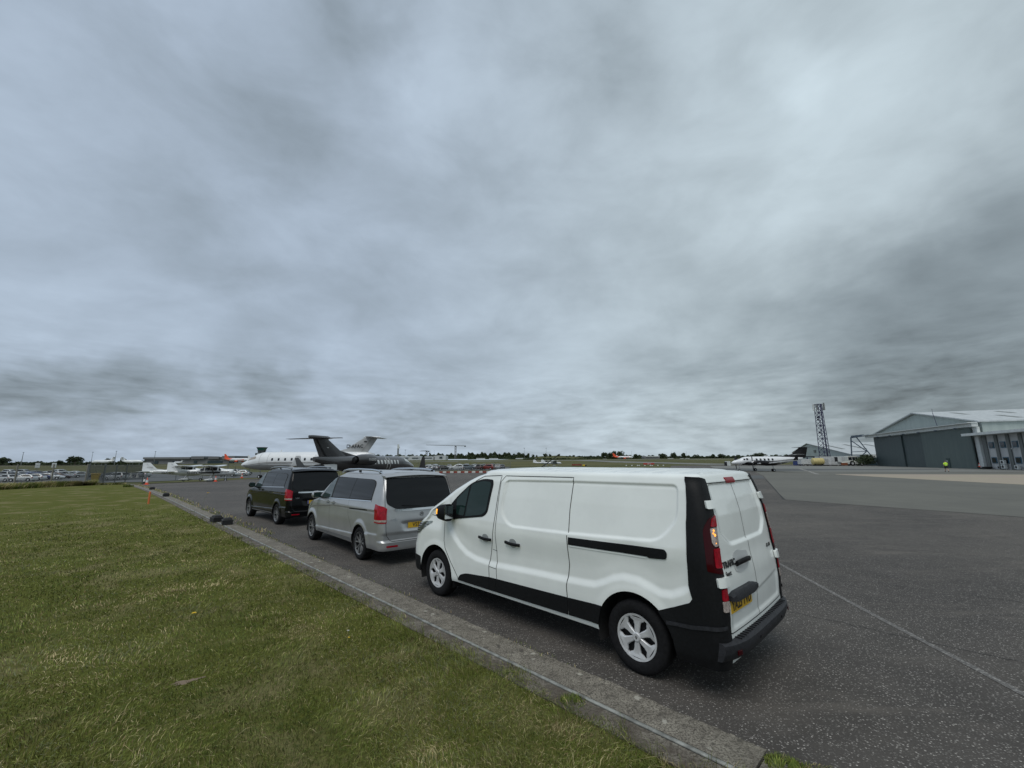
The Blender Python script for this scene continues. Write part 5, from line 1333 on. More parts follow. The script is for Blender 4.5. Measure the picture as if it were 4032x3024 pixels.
def trainer(loc, rz, label, reg, group='light aircraft parked on the apron', scale=1.0, ai=1):
    t = thing('light_aircraft', loc, rz, label, 'aeroplane', group, scale)
    S = [(2.35, 1.28, .10, .10), (2.30, 1.28, .36, .34), (2.0, 1.27, .50, .42), (1.4, 1.26, .54, .45), (1.05, 1.28, .55, .50), (.2, 1.35, .55, .62), (-.8, 1.38, .52, .62), (-1.6, 1.36, .40, .46), (-3.0, 1.34, .26, .29), (-4.6, 1.36, .14, .17), (-5.35, 1.38, .05, .08)]
    SI = interp_secs(S, 4); b = MB(); fuselage(b, SI, 22); b.build('fuselage', M_ACW, t, smooth=True, angle=60); sf = secfun(SI)
    cb = MB(); cb.loft([[(x, y, z) for y, z in ((-hw, 1.45), (hw, 1.45), (hw * .86, zt), (-hw * .86, zt))] for x, hw, zt in ((1.0, .50, 1.52), (.35, .55, 2.03), (-.6, .55, 2.05), (-1.4, .44, 1.88), (-2.1, .30, 1.60))]); cb.build('cabin', M_ACW, t, bevel=.03)
    for sg in (1, -1):
        for x0, x1 in ((.85, .62), (.42, -.38), (-.46, -1.05), (-1.12, -1.6)):
            g = MB(); hw = .565; zt0 = 1.96 if x0 < .6 else 1.70; zt1 = 1.96 if x1 > -1.1 else 1.76
            if x1 < -1.3: hw = .47
            g.add([(x0, sg * (hw + .01), 1.52), (x1, sg * (hw + .005), 1.52), (x1, sg * (hw - .06), zt1), (x0, sg * (hw - .06), zt0)], [(0, 1, 2, 3)]); g.add([(x0, sg * (hw - .02), 1.52), (x1, sg * (hw - .025), 1.52), (x1, sg * (hw - .09), zt1), (x0, sg * (hw - .09), zt0)], [(0, 1, 2, 3), (0, 1, 5 - 4, 0)][:1])
            g.build('window', M_ACWIN, t, fix=False)
        w = MB(); foil(w, (.55, sg * .0, 2.10), (.55, sg * 2.6, 2.14), 1.63, 1.63, .12, .12); foil(w, (.55, sg * 2.6, 2.14), (.42, sg * 5.5, 2.24), 1.63, 1.12, .12, .10); w.build('wing', M_ACW, t, smooth=True, angle=30)
        st = MB(); st.bar((.1, sg * .55, .98), (.15, sg * 2.55, 2.05), .12, .04); st.build('wing_strut', M_ACDG, t)
        st = MB(); stripe(st, sf, np.linspace(1.9, -4.2, 24), lambda x: 1.34 + .05 * sstep(0, -4, x), lambda x: .035 + .03 * float(sstep(-3.5, 0.5, x)), sg); st.build('stripe', M_STRIPE, t, fix=False)
        st = MB(); stripe(st, sf, np.linspace(.8, -1.6, 14), lambda x: 1.20, .07, sg); st.build('stripe', M_STRIPE, t, fix=False)
        sidetext(t, reg, .50, M_INK, -2.25, sg * .385, 1.24, sg, bold=.008)
        hs = MB(); foil(hs, (-4.55, sg * .08, 1.45), (-4.95, sg * 1.72, 1.47), 1.15, .75, .08, .08); hs.build('tailplane', M_ACW, t, smooth=True, angle=30)
        lg = MB(); lg.tube([(-.25, sg * .35, .85), (-.3, sg * 1.22, .30)], [.05, .03], 8); lo = lg.build('landing_gear', M_ACW, t)
        sp = MB(); fuselage(sp, [(.25, .26, .02, .02), (.1, .27, .10, .11), (-.3, .28, .12, .15), (-.75, .27, .05, .07), (-.9, .27, .01, .02)], 12); so_ = sp.build('wheel_spat', M_ACW, lo, smooth=True); so_.location = (0, sg * 1.27, 0)
        wh = MB(); wh.lathe([(.1, -.06), (.18, -.06), (.2, 0), (.18, .06), (.1, .06)], (-.3, sg * 1.27, .2), 'Y', 16); wh.build('wheel', M_TYRE, lo)
    gear(t, 1.45, 0, .9, .19, .12, M_ACW)
    fn = MB(); foil(fn, (-3.55, 0, 1.45), (-4.72, 0, 2.68), 1.95, .80, .07, .07, vertical=True); foil(fn, (-2.6, 0, 1.58), (-3.9, 0, 1.80), 1.6, 1.0, .04, .04, vertical=True); fo = fn.build('fin', M_ACW, t, smooth=True, angle=30)
    for sg in (1, -1):
        lg_ = MB()
        for k in range(5): lg_.bar((-4.35 - .13 * k, sg * .085, 1.98 + .02 * (k % 2)), (-4.42 - .13 * k, sg * .085, 2.10), .05, .012)
        lg_.bar((-4.3, sg * .085, 1.97), (-5.0, sg * .085, 1.99), .03, .012)
        lg_.bar((-4.92, sg * .075, 2.42), (-5.08, sg * .075, 2.50), .04, .012)
        lg_.build('fin_marking', M_TAUPE, fo)
    sp = MB(); sp.lathe([(.001, 2.72), (.08, 2.65), (.15, 2.5), (.17, 2.36)], (0, 0, 1.28), 'X', 16); so2 = sp.build('spinner', M_ACW, t, smooth=True)
    pr = MB()
    for k in (0, 1):
        a = ai + pi * k; pts = []
        for r_, c_ in ((.05, .10), (.4, .16), (.75, .13), (.95, .06)):
            pts.append([(2.50 + dx, r_ * cos(a) + dc * -sin(a), 1.28 + r_ * sin(a) + dc * cos(a)) for dx, dc in ((-.015, -c_ / 2), (.015, -c_ / 2), (.015, c_ / 2), (-.015, c_ / 2))])
        pr.loft(pts)
    pr.build('propeller', M_INK, t)
    return t
def turboprop(loc, rz):
    t = thing('turboprop_aircraft', loc, rz, 'white twin turboprop with black belly and black T-tail on the right-hand apron', 'aeroplane')
    S = [(7.0, 1.55, .04, .04), (6.8, 1.56, .22, .22), (6.2, 1.62, .42, .40), (5.4, 1.70, .56, .54), (4.9, 1.80, .64, .68), (4.3, 1.88, .69, .74), (3.6, 1.90, .70, .75), (-1.5, 1.90, .70, .75), (-3.2, 2.02, .52, .58), (-5.2, 2.2, .28, .34), (-6.6, 2.32, .12, .16)]
    SI = interp_secs(S, 4); b = MB(); fuselage(b, SI, 24); b.build('fuselage', M_ACW, t, smooth=True, angle=60); sf = secfun(SI)
    bl = MB(); rings = []
    for x in np.linspace(5.2, -3.9, 40):
        zc, ry, rz_ = sf(x); lim = np.interp(x, [-3.9, -2.5, 0, 4.5, 5.2], [255, 205, 193, 196, 222]); rings.append([(x, (ry + .012) * cos(a), zc + (rz_ + .012) * sin(a)) for a in np.linspace(radians(lim), radians(540 - lim), 14)])
    bl.loft(rings, cap=False, closed=False); bl.build('belly', M_ACB, t, smooth=True, angle=60, fix=False)
    for sg in (1, -1):
        for x in (2.6, 1.85, 1.1, .35, -.4): acwin(t, (.70, 1.90, .75), x, 0, 2.12, .36, .40, M_ACWIN, sg)
        acwin(t, (.69, 1.9, .75), 4.35, 0, 2.2, .40, .34, M_ACWIN, sg, 'cockpit_window'); acwin(t, (.66, 1.86, .71), 4.85, 0, 2.18, .34, .26, M_ACWIN, sg, 'cockpit_window')
        s1 = MB(); stripe(s1, sf, np.linspace(1.5, -5.6, 30), lambda x: 1.75 + .45 * float(sstep(1.5, -5.6, x)), .03, sg); s1.build('stripe', M_TAUPE, t, fix=False)
        s2 = MB(); stripe(s2, sf, np.linspace(4.4, -4.6, 30), lambda x: 1.60 + .48 * float(sstep(1.5, -5.6, x)), .05, sg); s2.build('stripe', M_STRIPE, t, fix=False)
        sidetext(t, 'M-CDBM', .36, M_SHADE, -1.35, sg * .70, 1.50, sg, shear=.2)
        w = MB(); foil(w, (2.6, sg * .5, 1.32), (2.0, sg * 3.0, 1.46), 2.3, 1.9, .13, .12); foil(w, (2.0, sg * 3.0, 1.46), (1.55, sg * 8.4, 1.98), 1.9, .95, .12, .10); wo = w.build('wing', M_ACW, t, smooth=True, angle=30)
        wl = MB(); foil(wl, (1.5, sg * 8.4, 2.0), (1.1, sg * 8.6, 2.6), .9, .4, .1, .1); wl.build('winglet', M_ACB, wo, smooth=True)
        e = MB(); fuselage(e, [(4.55, 1.62, .24, .22), (4.4, 1.62, .34, .34), (3.6, 1.58, .40, .42), (2.2, 1.48, .42, .46), (.6, 1.42, .34, .36), (-.3, 1.42, .10, .12)], 18); eo = e.build('engine', M_ACB, t, smooth=True); eo.location = (0, sg * 2.6, 0)
        ex = MB(); ex.tube([(4.0, sg * .34, 1.42), (3.9, sg * .52, 1.42), (3.6, sg * .60, 1.42)], .10, 10); ex.build('exhaust', M_METAL, eo, smooth=True)
        sn = MB(); sn.lathe([(.001, 4.98), (.10, 4.90), (.20, 4.70), (.24, 4.55)], (0, 0, 1.62), 'X', 16); sn.build('spinner', M_METAL, eo, smooth=True)
        pr = MB()
        for k in range(4):
            a = pi / 2 * k + (.05 if sg > 0 else .1); pts = []
            for r_, c_ in ((.2, .14), (.6, .22), (1.0, .20), (1.3, .10)):
                pts.append([(4.68 + dx, r_ * cos(a) - dc * sin(a), 1.62 + r_ * sin(a) + dc * cos(a)) for dx, dc in ((-.03, -c_ / 2), (.03, -c_ / 2), (.03, c_ / 2), (-.03, c_ / 2))])
            pr.loft(pts)
        pr.build('propeller', M_INK, eo)
        gear(t, 1.0, sg * 2.6, 1.4, .26, .18, M_METAL, .16)
        ts = MB(); foil(ts, (-6.1, sg * .05, 4.32), (-6.75, sg * 2.8, 4.30), 1.35, .85, .09, .09); ts.build('tailplane', M_ACB, t, smooth=True, angle=30)
    gear(t, 5.6, 0, 1.4, .20, .13, M_METAL)
    fn = MB(); foil(fn, (-3.6, 0, 2.35), (-6.2, 0, 4.32), 3.6, 1.65, .08, .08, vertical=True); foil(fn, (-1.6, 0, 2.55), (-4.3, 0, 2.95), 2.8, 1.6, .05, .05, vertical=True); fo = fn.build('fin', M_ACB, t, smooth=True, angle=30)
    for sg in (1, -1):
        sw = MB(); sw.bar((-4.6, sg * .15, 2.95), (-5.6, sg * .15, 3.05), .04, .05); sw.bar((-5.6, sg * .15, 3.05), (-7.0, sg * .12, 3.02), .04, .03); sw.build('fin_stripe', M_SHADE, fo)
    an = MB(); an.box((.3, 0, 2.72), (.9, .3, .14), taper=.7); an.build('antenna_fairing', M_ACW, t, bevel=.04)
    return t
def airliner(loc, rz, label, scale=1.0):
    t = thing('airliner', loc, rz, label, 'aeroplane', None, scale)
    S = [(18.8, 3.4, .1, .1), (18.4, 3.45, .8, .7), (17.4, 3.6, 1.4, 1.4), (15.5, 3.8, 1.9, 1.95), (13.5, 3.9, 1.97, 2.05), (-6, 3.9, 1.97, 2.05), (-11, 4.3, 1.5, 1.6), (-16, 4.9, .7, .85), (-18.8, 5.2, .15, .25)]
    SI = interp_secs(S, 3); b = MB(); fuselage(b, SI, 24); b.build('fuselage', M_ACW, t, smooth=True, angle=60); sf = secfun(SI)
    rg = []
    o = MB()
    for x in np.linspace(-3.5, -18.6, 22):
        zc, ry, rz_ = sf(x); lo_ = 250 - 200 * float(sstep(-3.5, -12, x)); rg.append([(x, (ry + .03) * cos(a), zc + (rz_ + .03) * sin(a)) for a in np.linspace(radians(90 - (180 - max(lo_ - 70, 0))), radians(90 + (180 - max(lo_ - 70, 0))), 20)])
    o.loft(rg, cap=False, closed=False); o.build('orange_tail_livery', M_ORANGE, t, smooth=True, angle=60, fix=False)
    for sg in (1, -1):
        s1 = MB(); stripe(s1, sf, np.linspace(12, 1, 20), lambda x: 3.5 + .10 * (x - 6), lambda x: 1.15 * (1 - ((x - 6.5) / 6) ** 2) + .15, sg, .03); s1.build('orange_panel', M_ORANGE, t, smooth=True, fix=False)
        w = MB(); foil(w, (4.5, sg * 1.5, 2.9), (-4.6, sg * 17, 4.4), 6.5, 1.6, .12, .1); w.build('wing', M_ACG, t, smooth=True, angle=30)
        e = MB(); e.lathe([(.9, 6.3), (1.05, 6.2), (1.15, 5.0), (1.05, 3.4), (.7, 2.2)], (0, sg * 5.75, 2.05), 'X', 20); e.build('engine', M_ORANGE, t, smooth=True)
        gear(t, -1.3, sg * 3.8, 2.6, .58, .4, M_METAL, .45)
        ts = MB(); foil(ts, (-14.6, sg * .6, 5.3), (-17.8, sg * 6.2, 5.9), 3.4, 1.3, .1, .1); ts.build('tailplane', M_ACG, t, smooth=True)
        for k in range(11): 
            ww = MB(); ww.box((10.5 - k * 1.9, sg * 1.93, 4.25), (.9, .1, .3)); ww.build('window', M_ACWIN, t)
        cw = MB(); cw.box((17.0, sg * .95, 4.35), (.9, .5, .5), ry=.5, rz=-.4 * sg); cw.build('cockpit_window', M_ACWIN, t)
    gear(t, 12.6, 0, 2.4, .38, .22, M_METAL, .25)
    fn = MB(); foil(fn, (-10.6, 0, 5.6), (-16.3, 0, 11.6), 6.6, 2.2, .09, .09, vertical=True); fn.build('fin', M_ORANGE, t, smooth=True, angle=30)
    return t
# placements -------------------------------------------------------
jx, jy = -30.6, 63.2; big_jet((jx, jy, gz(jx, jy) + .05), radians(180 - 4))
dx_, dy_ = -14.35, 43.6; dark_jet((dx_, dy_, gz(dx_, dy_) + .02), atan2(16.0, 4.9))
cx_, cy_ = -42.3, 61.0
trainer((-42.6, 60.6, gz(-42.6, 60.6) - .1), radians(23), 'white high-wing light aircraft lettered G-LLCH beside a traffic cone', 'G-LLCH', 'high-wing trainers by the fence', ai=1.3)
trainer((-47.6, 62.5, gz(-47.6, 62.5) - .1), radians(25), 'second white trainer half hidden behind the nearer G-LLCH aircraft', 'G-CLUX', 'high-wing trainers by the fence', ai=.3)
fx, fy, _ = P(2185, 1841, 170); trainer((fx, fy, float(tz(fx, fy)) + .25), radians(6), 'small white light aircraft far off on the grass beyond the van roof', '', 'distant light aircraft on the grass', ai=.8)
fx, fy, _ = P(2150, 1841, 182); trainer((fx, fy, float(tz(fx, fy)) + .25), radians(6), 'farther white light aircraft, only its tail clear of the other one on the grass', '', 'distant light aircraft on the grass', ai=.1)
turboprop((47.1, 77.8, 0.0), radians(180 + 3))
def drop(px, py, Y):
    x, y, z = P(px, py, Y); return x, y, z
x, y, z = P(930, 1822, 560); airliner((x, y, z), radians(-6), 'orange and white airliner standing in front of the control tower')
x, y, z = P(2452, 1808.5, 800); airliner((x, y, z), radians(-20), 'orange and white airliner far off in front of the trees', 1.0)
# blue and white tail of an airliner seen past the nose of the large jet
x, y, z = P(1008, 1822, 620)
t = thing('airliner', (x, y, z), radians(0), 'blue and white airliner tail section behind the white jet nose', 'aeroplane')
b = MB(); S = [(12, 3.6, 1.6, 1.7), (-4, 3.9, 1.6, 1.7), (-10, 4.4, .9, 1.0), (-13.5, 4.8, .15, .2)]; fuselage(b, interp_secs(S, 4), 18); b.build('fuselage', M_ACBLUE, t, smooth=True)
b = MB(); foil(b, (-6.5, 0, 5.2), (-11.5, 0, 10.8), 5.5, 2.0, .09, .09, vertical=True); b.build('fin', M_ACW, t, smooth=True)
for sg in (1, -1):
    b = MB(); foil(b, (-9.5, sg * .5, 4.6), (-12, sg * 4.5, 5.0), 2.6, 1.1, .1, .1); b.build('tailplane', M_ACW, t)
    gear(t, 0, sg * 2.5, 2.6, .55, .4, M_METAL, .4)
gear(t, 9, 0, 2.4, .4, .3, M_METAL, .3)
# small regional aircraft far away on the left
for i, (px, py, Y, s_) in enumerate(((700, 1827, 620, 1.5), (520, 1829, 420, 1.9), (402, 1830, 420, 2.0))):
    x, y, z = P(px, py, Y)
    t = thing('parked_aircraft', (x, y, z - .3), radians((168, 10, 186)[i]), ('white aircraft with swept tail in front of the long grey hangar', 'white aircraft beyond the grey mesh fence, right of the two', 'white aircraft beyond the grey mesh gate, left of the two')[i], 'aeroplane', 'distant white aircraft on the left', s_)
    b = MB(); fuselage(b, interp_secs([(5, 1.5, .05, .05), (4.3, 1.55, .6, .55), (3, 1.7, .8, .8), (-2, 1.7, .8, .8), (-5, 2.1, .15, .2)], 4), 16); b.build('fuselage', M_ACW, t, smooth=True)
    b = MB(); foil(b, (-3, 0, 2.3), (-4.6, 0, 4.0), 2.2, 1.0, .08, .08, vertical=True); b.build('fin', M_ACW, t)
    for sg in (1, -1):
        b = MB(); foil(b, (1, sg * .5, 1.2), (-.8, sg * 5.2, 1.5), 2, .8, .1, .1); b.build('wing', M_ACG, t)
        b = MB(); foil(b, (-4.3, 0, 3.9), (-5, sg * 1.9, 3.9), 1, .6, .1, .1); b.build('tailplane', M_ACW, t)
        gear(t, -.5, sg * 1, 1.2, .3, .2, M_METAL)
    gear(t, 3.3, 0, 1.2, .25, .15, M_METAL)
# ================================================================ BUILDINGS AND STRUCTURES
def b_clad(c1, c2, pitch, axis=0):
    def f(nt, b, O):
        sp = nt.nodes.new('ShaderNodeSeparateXYZ'); nt.links.new(O, sp.inputs[0])
        w = mth(nt, 'FRACT', mth(nt, 'MULTIPLY', sp.outputs[axis], 1.0 / pitch)); rib = smooth(nt, mth(nt, 'ABSOLUTE', mth(nt, 'SUBTRACT', w, 0.5)), 0.32, 0.46)
        sv = vmth(nt, 'MULTIPLY', O, (1.0, 1.0, 0.12)).outputs[0]
        st = noise(nt, sv, 1.2, 5, 0.65); c = mixc(nt, smooth(nt, st, .35, .7), c1, c2)
        c = mixc(nt, mth(nt, 'MULTIPLY', rib, .25), c, tuple(x * .6 for x in c1)); nt.links.new(c, b.inputs['Base Color']); b.inputs['Roughness'].default_value = .55
        setbump(nt, b, rib, .35, .03)
    return f
M_DOORC = gmat('hangar_door_cladding', b_clad((0.068, 0.098, 0.094), (0.086, 0.118, 0.112), .33))
M_DOORD = gmat('hangar_door_cladding_dark', b_clad((0.042, 0.063, 0.066), (0.056, 0.080, 0.082), .33))
M_GABLE = gmat('gable_cladding', b_clad((0.36, 0.42, 0.405), (0.42, 0.48, 0.46), .4))
M_FASC = pmat('white_fascia', (0.56, 0.59, 0.58), .5, var=.08, vscale=2)
M_ROOF = gmat('white_sheet_roof', b_clad((0.40, 0.43, 0.44), (0.52, 0.55, 0.56), 1.0))
M_SKYL = pmat('rooflight_panel', (0.13, 0.14, 0.13), .4, var=.2, vscale=2)
M_OFFP = gmat('ribbed_white_cladding', b_clad((0.42, 0.435, 0.44), (0.52, 0.53, 0.53), .28))
M_PILA = gmat('grey_pilaster_cladding', b_clad((0.105, 0.118, 0.115), (0.13, 0.145, 0.14), .25))
M_BLFR = pmat('blue_window_frame', (0.035, 0.11, 0.165), .4)
M_WIN = pmat('building_window_glass', (0.012, 0.016, 0.022), .08)
M_TEALD = pmat('dark_green_door', (0.012, 0.035, 0.035), .5)
M_STEEL = pmat('painted_blue_steel', (0.085, 0.115, 0.15), .5, .2, var=.1)
M_DSTEEL = pmat('dark_mast_steel', (0.030, 0.030, 0.075), .55, var=.2)
M_GSTEEL = pmat('galvanised_steel', (0.20, 0.21, 0.21), .5, .4, var=.15)
M_GREYB = pmat('grey_building', (0.155, 0.16, 0.165), .6, var=.08, vscale=.05)
M_DGREYB = pmat('dark_grey_roof', (0.060, 0.075, 0.085), .6, var=.1, vscale=.05)
M_WB = pmat('white_building', (0.50, 0.53, 0.54), .6, var=.1, vscale=.05)
M_DARKW = pmat('dark_glazing', (0.03, 0.05, 0.06), .2)
M_BROWN = pmat('rusty_edge', (0.14, 0.095, 0.06), .8)

# main hangar -- local frame: x runs along the front (left to right), y into the building
HA = Vector((113.0, 130.0, 0)); HB = Vector((97.0, 86.0, 0)); HX = (HB - HA).normalized(); HL = (HB - HA).length
hang = thing('hangar', HA, atan2(HX.y, HX.x), 'large grey hangar with wide sliding doors under a shallow white gable roof', 'hangar')
def HP(x, y, z): return (x, y, z)
# y local +90deg from x: x dir (-.34,-.94) -> y dir (.94,-.34): into the building
b = MB(); EH, PH, DP = 9.6, 13.6, 62
b.add([(0, 0, 0), (HL, 0, 0), (HL, 0, EH), (HL * .5, 0, PH), (0, 0, EH), (0, DP, 0), (HL, DP, 0), (HL, DP, EH), (HL * .5, DP, PH), (0, DP, EH)], [(0, 1, 2, 3, 4), (9, 8, 7, 6, 5), (1, 6, 7, 2), (0, 4, 9, 5)])
b.build('wall', M_GABLE, hang)
rf = MB()
for s0, s1 in (((-.5, EH - .08), (HL * .5, PH + .12)), ((HL * .5, PH + .12), (HL + .5, EH - .08))):
    rf.add([(s0[0], -.7, s0[1]), (s1[0], -.7, s1[1]), (s1[0], DP + .5, s1[1]), (s0[0], DP + .5, s0[1]), (s0[0], -.7, s0[1] + .25), (s1[0], -.7, s1[1] + .25), (s1[0], DP + .5, s1[1] + .25), (s0[0], DP + .5, s0[1] + .25)], [(0, 1, 2, 3), (7, 6, 5, 4), (0, 4, 5, 1), (1, 5, 6, 2), (2, 6, 7, 3), (3, 7, 4, 0)])
roof = rf.build('roof', M_ROOF, hang)
for row, (f0, f1) in enumerate(((.58, .70), (.78, .92))):
    for k in range(7):
        s_ = MB(); y0 = 5 + k * 8.2 + row * 3; 
        def rp(f, y): 
            x = HL * f; return (x, y, PH + .12 + (EH - .08 - PH - .12) * (f - .5) / (.5 + .5 / HL) + .275)
        s_.add([rp(f0, y0), rp(f1, y0), rp(f1, y0 + 1.0), rp(f0, y0 + 1.0)], [(0, 1, 2, 3)]); s_.add([(p[0], p[1], p[2] - .04) for p in (rp(f0, y0), rp(f1, y0), rp(f1, y0 + 1.0), rp(f0, y0 + 1.0))], [(3, 2, 1, 0)])
        s_.build('rooflight', M_SKYL, roof)
doorx = [(.6, 8.2), (8.2, 17.2), (17.2, 27.6), (27.6, HL - 1.4)]
for i, (x0, x1) in enumerate(doorx):
    d = MB(); d.box(((x0 + x1) / 2, -.75 - .3 * (i % 2) - (.25 if i == 3 else 0), 4.25), (x1 - x0 + .2, .22, 8.5)); do = d.build('sliding_door', M_DOORC if i == 3 else M_DOORD, hang)
    if i == 3:
        w = MB(); w.box((x0 + 8.9, -1.46, 1.1), (1.15, .08, 2.2)); wd = w.build('wicket_door', M_TEALD, do); ww = MB(); ww.box((x0 + 8.62, -1.52, 1.55), (.25, .04, .3)); ww.build('vision_panel', M_FASC, wd)
fa = MB(); fa.box((HL / 2 - 1.0, -1.35, 9.0), (HL + 3.0, 1.0, .75)); fa.box((HL / 2 - 1.0, -1.75, 9.45), (HL + 3.4, 1.6, .16)); fa.build('fascia', M_FASC, hang)
for k in range(6):
    bk = MB(); bk.box((6 + 7.2 * k, -1.9, 8.55), (.35, .5, .25)); bk.build('bracket', M_STEEL, hang)
e = MB(); e.box((.25, -.3, 4.6), (.5, .6, 9.2)); e.build('corner_post', M_BROWN, hang)
e = MB(); e.box((HL - .6, -.7, 4.3), (1.3, .5, 8.6)); e.build('corner_post', M_FASC, hang)
e = MB(); e.tube([(HL * .72, -.85, 9.6), (HL * .70, -.82, 12.8), (HL * .70, -.82, 13.9)], .05, 6); e.build('downpipe', M_DSTEEL, hang)

# office block attached on the right
off = thing('office_block', HB + HX * .25, atan2(HX.y, HX.x), 'two-storey white ribbed office block with blue windows beside the big hangar', 'building')
b = MB(); OL = 24.0; b.box((OL / 2, 12, 3.35), (OL, 25.0, 6.7)); b.build('wall', M_OFFP, off)
rr = MB(); rr.box((OL / 2 - .6, 11.2, 6.98), (OL + 2.4, 28.0, .50)); rr.build('roof', M_FASC, off)
pw = 2.25
for k in range(8):
    x0 = .3 + k * 3.05; p = MB(); p.box((x0 + .50, -.60, 3.3), (.78, .16, 6.6)); p.build('pilaster', M_PILA, off)
    for z in (4.7, 1.75):
        xc = x0 + 2.0; f = MB(); f.box((xc, -.56, z), (1.30, .12, 1.22)); fo = f.build('window', M_BLFR, off); g = MB(); g.box((xc + .02, -.635, z), (1.02, .05, .95)); g.build('pane', M_WIN, fo)
for k, (x, z, s_) in enumerate(((5.35, .55, 1), (5.35, 1.4, 1), (4.2, .4, .6), (8.6, .5, .9), (8.3, 3.9, .3))):
    o = thing('air_conditioner', off.matrix_basis @ Vector((x, -1.05, z - .4 * s_)), atan2(HX.y, HX.x), ('white air conditioner on the ground below another unit, office wall', 'white air conditioner above another unit between two office windows', 'small grey wall box by the first office pilaster', 'white air conditioner with round fan by the second office pilaster', 'tiny unit under the upper office window')[k], 'air conditioner')
    b = MB(); b.box((0, 0, .4 * s_), (.95 * s_, .4, .75 * s_)); b.build('casing', M_FASC if k != 2 else M_GSTEEL, o, bevel=.03)
    f = MB(); f.lathe([(.27 * s_, -.215), (.25 * s_, -.225), (.001, -.21)], (0, 0, .4 * s_), 'Y', 18); f.build('fan_grille', M_DARKIN, o)
pl = off.matrix_basis @ Vector((1.0, -1.6, 0))
o = thing('pallet_stack', pl, atan2(HX.y, HX.x), 'low dark clutter at the foot of the office corner', 'pallets'); b = MB()
for k in range(3): b.box((.2 * k, .1 * k, .12 + .16 * k), (1.9 - .3 * k, 1.0, .10)); b.box((.2 * k - .6, .1 * k, .05 + .16 * k), (.12, .9, .09)); b.box((.2 * k + .6, .1 * k, .05 + .16 * k), (.12, .9, .09))
b.build('pallet', M_DARKIN, o)

# hangar behind the mast: same orientation as the big one, farther off
HC = Vector(P(3128, 1825, 215)); HD = Vector(P(3361, 1825, 148)); HC.z = 0; HD.z = 0; v = (HD - HC); L2 = v.length
bh = thing('hangar', HC, atan2(v.y, v.x), 'lower grey hangar with a white roof standing behind the lattice mast', 'hangar')
b = MB(); E2, P2, E0, XP = 3.7, 9.1, 5.6, L2 * .345; D2 = 60
b.add([(0, 0, -1), (L2, 0, -1), (L2, 0, E2), (XP, 0, P2), (0, 0, E0), (0, D2, -1), (L2, D2, -1), (L2, D2, E2), (XP, D2, P2), (0, D2, E0)], [(0, 1, 2, 3, 4), (9, 8, 7, 6, 5), (1, 6, 7, 2), (0, 4, 9, 5)]); b.build('wall', M_GABLE, bh)
rf = MB()
for a, c in (((-.4, E0 - .1), (XP, P2 + .1)), ((XP, P2 + .1), (L2 + .5, E2 - .05))):
    rf.add([(a[0], -.5, a[1]), (c[0], -.5, c[1]), (c[0], D2, c[1]), (a[0], D2, a[1]), (a[0], -.5, a[1] + .2), (c[0], -.5, c[1] + .2), (c[0], D2, c[1] + .2), (a[0], D2, a[1] + .2)], [(0, 1, 2, 3), (7, 6, 5, 4), (0, 4, 5, 1), (1, 5, 6, 2), (2, 6, 7, 3), (3, 7, 4, 0)])
roof2 = rf.build('roof', M_ROOF, bh)
for k in range(8):
    y0 = 3 + k * 7.0
    def rq(f, y): return (XP + (L2 + .5 - XP) * f, y, P2 + .1 + (E2 - .05 - P2 - .1) * f + .26)
    s_ = MB(); s_.add([rq(.2, y0), rq(.62, y0), rq(.62, y0 + 1.1), rq(.2, y0 + 1.1)], [(0, 1, 2, 3)]); s_.build('rooflight', M_SKYL, roof2)
v_ = MB(); v_.box((L2 * .47, -.15, 5.6), (2.4, .2, 1.1)); v_.build('vent', M_PILA, bh)
w = MB(); w.box((L2 + 5, 30, 1.3), (9, 58, 2.6)); an_ = w.build('side_annex', M_DARKW, bh)
rr = MB(); rr.box((L2 + 4.5, 29.5, 3.1), (10, 60, .9)); rr.build('annex_roof', M_FASC, an_)

# telecom mast
mx, my, _ = P(3252, 1825, 150)
ms = thing('telecom_mast', (mx, my, 0), .15, 'dark lattice telecom mast topped with panel antennas', 'mast')
b = MB(); HT = 21.8; wb, wt = 1.15, 0.78
def mp(c, z): h = wb + (wt - wb) * z / HT; return ((-h, -h), (h, -h), (h, h), (-h, h))[c] + (z,)
lv = list(np.linspace(0, HT, 15))
for c in range(4):
    b.bar(mp(c, 0), mp(c, HT), .20)
    for i in range(14):
        b.bar(mp(c, lv[i]), mp((c + 1) % 4, lv[i + 1]), .08); b.bar(mp((c + 1) % 4, lv[i]), mp(c, lv[i + 1]), .08)
    for z in lv[::3] + [lv[-1]]: b.bar(mp(c, z), mp((c + 1) % 4, z), .14)
b.build('lattice', M_DSTEEL, ms)
b = MB(); b.box((.2, -.9, HT / 2), (.42, .15, HT)); b.build('cable_ladder', M_DSTEEL, ms)
for k, (ax, ay) in enumerate(((-2.6, -.6), (-2.05, -.3), (-1.6, -1.1), (1.35, -1.1), (1.9, -.6), (2.4, -.2), (2.7, .6))):
    zc = 20.6 + (.4 if k > 3 else 0); a = MB(); a.box((ax, ay, zc), (.45, .22, 2.6 if k in (0, 5, 6, 4) else 2.0)); a.bar((ax * .45, ay, zc - .9), (ax, ay, zc - .9), .07); a.bar((ax * .45, ay, zc + .8), (ax, ay, zc + .8), .07); a.build('panel_antenna', M_FASC if k in (0, 5, 6) else M_GSTEEL, ms)
for z in (17.0, 16.1, 11.5):
    a = MB(); a.lathe([(.35, -.15), (.30, .1), (.001, .12)], (-1.3, -.5, z), 'Y', 14); a.bar((-1.2, -.4, z), (-.8, -.8, z), .08); a.build('dish', M_DSTEEL, ms)
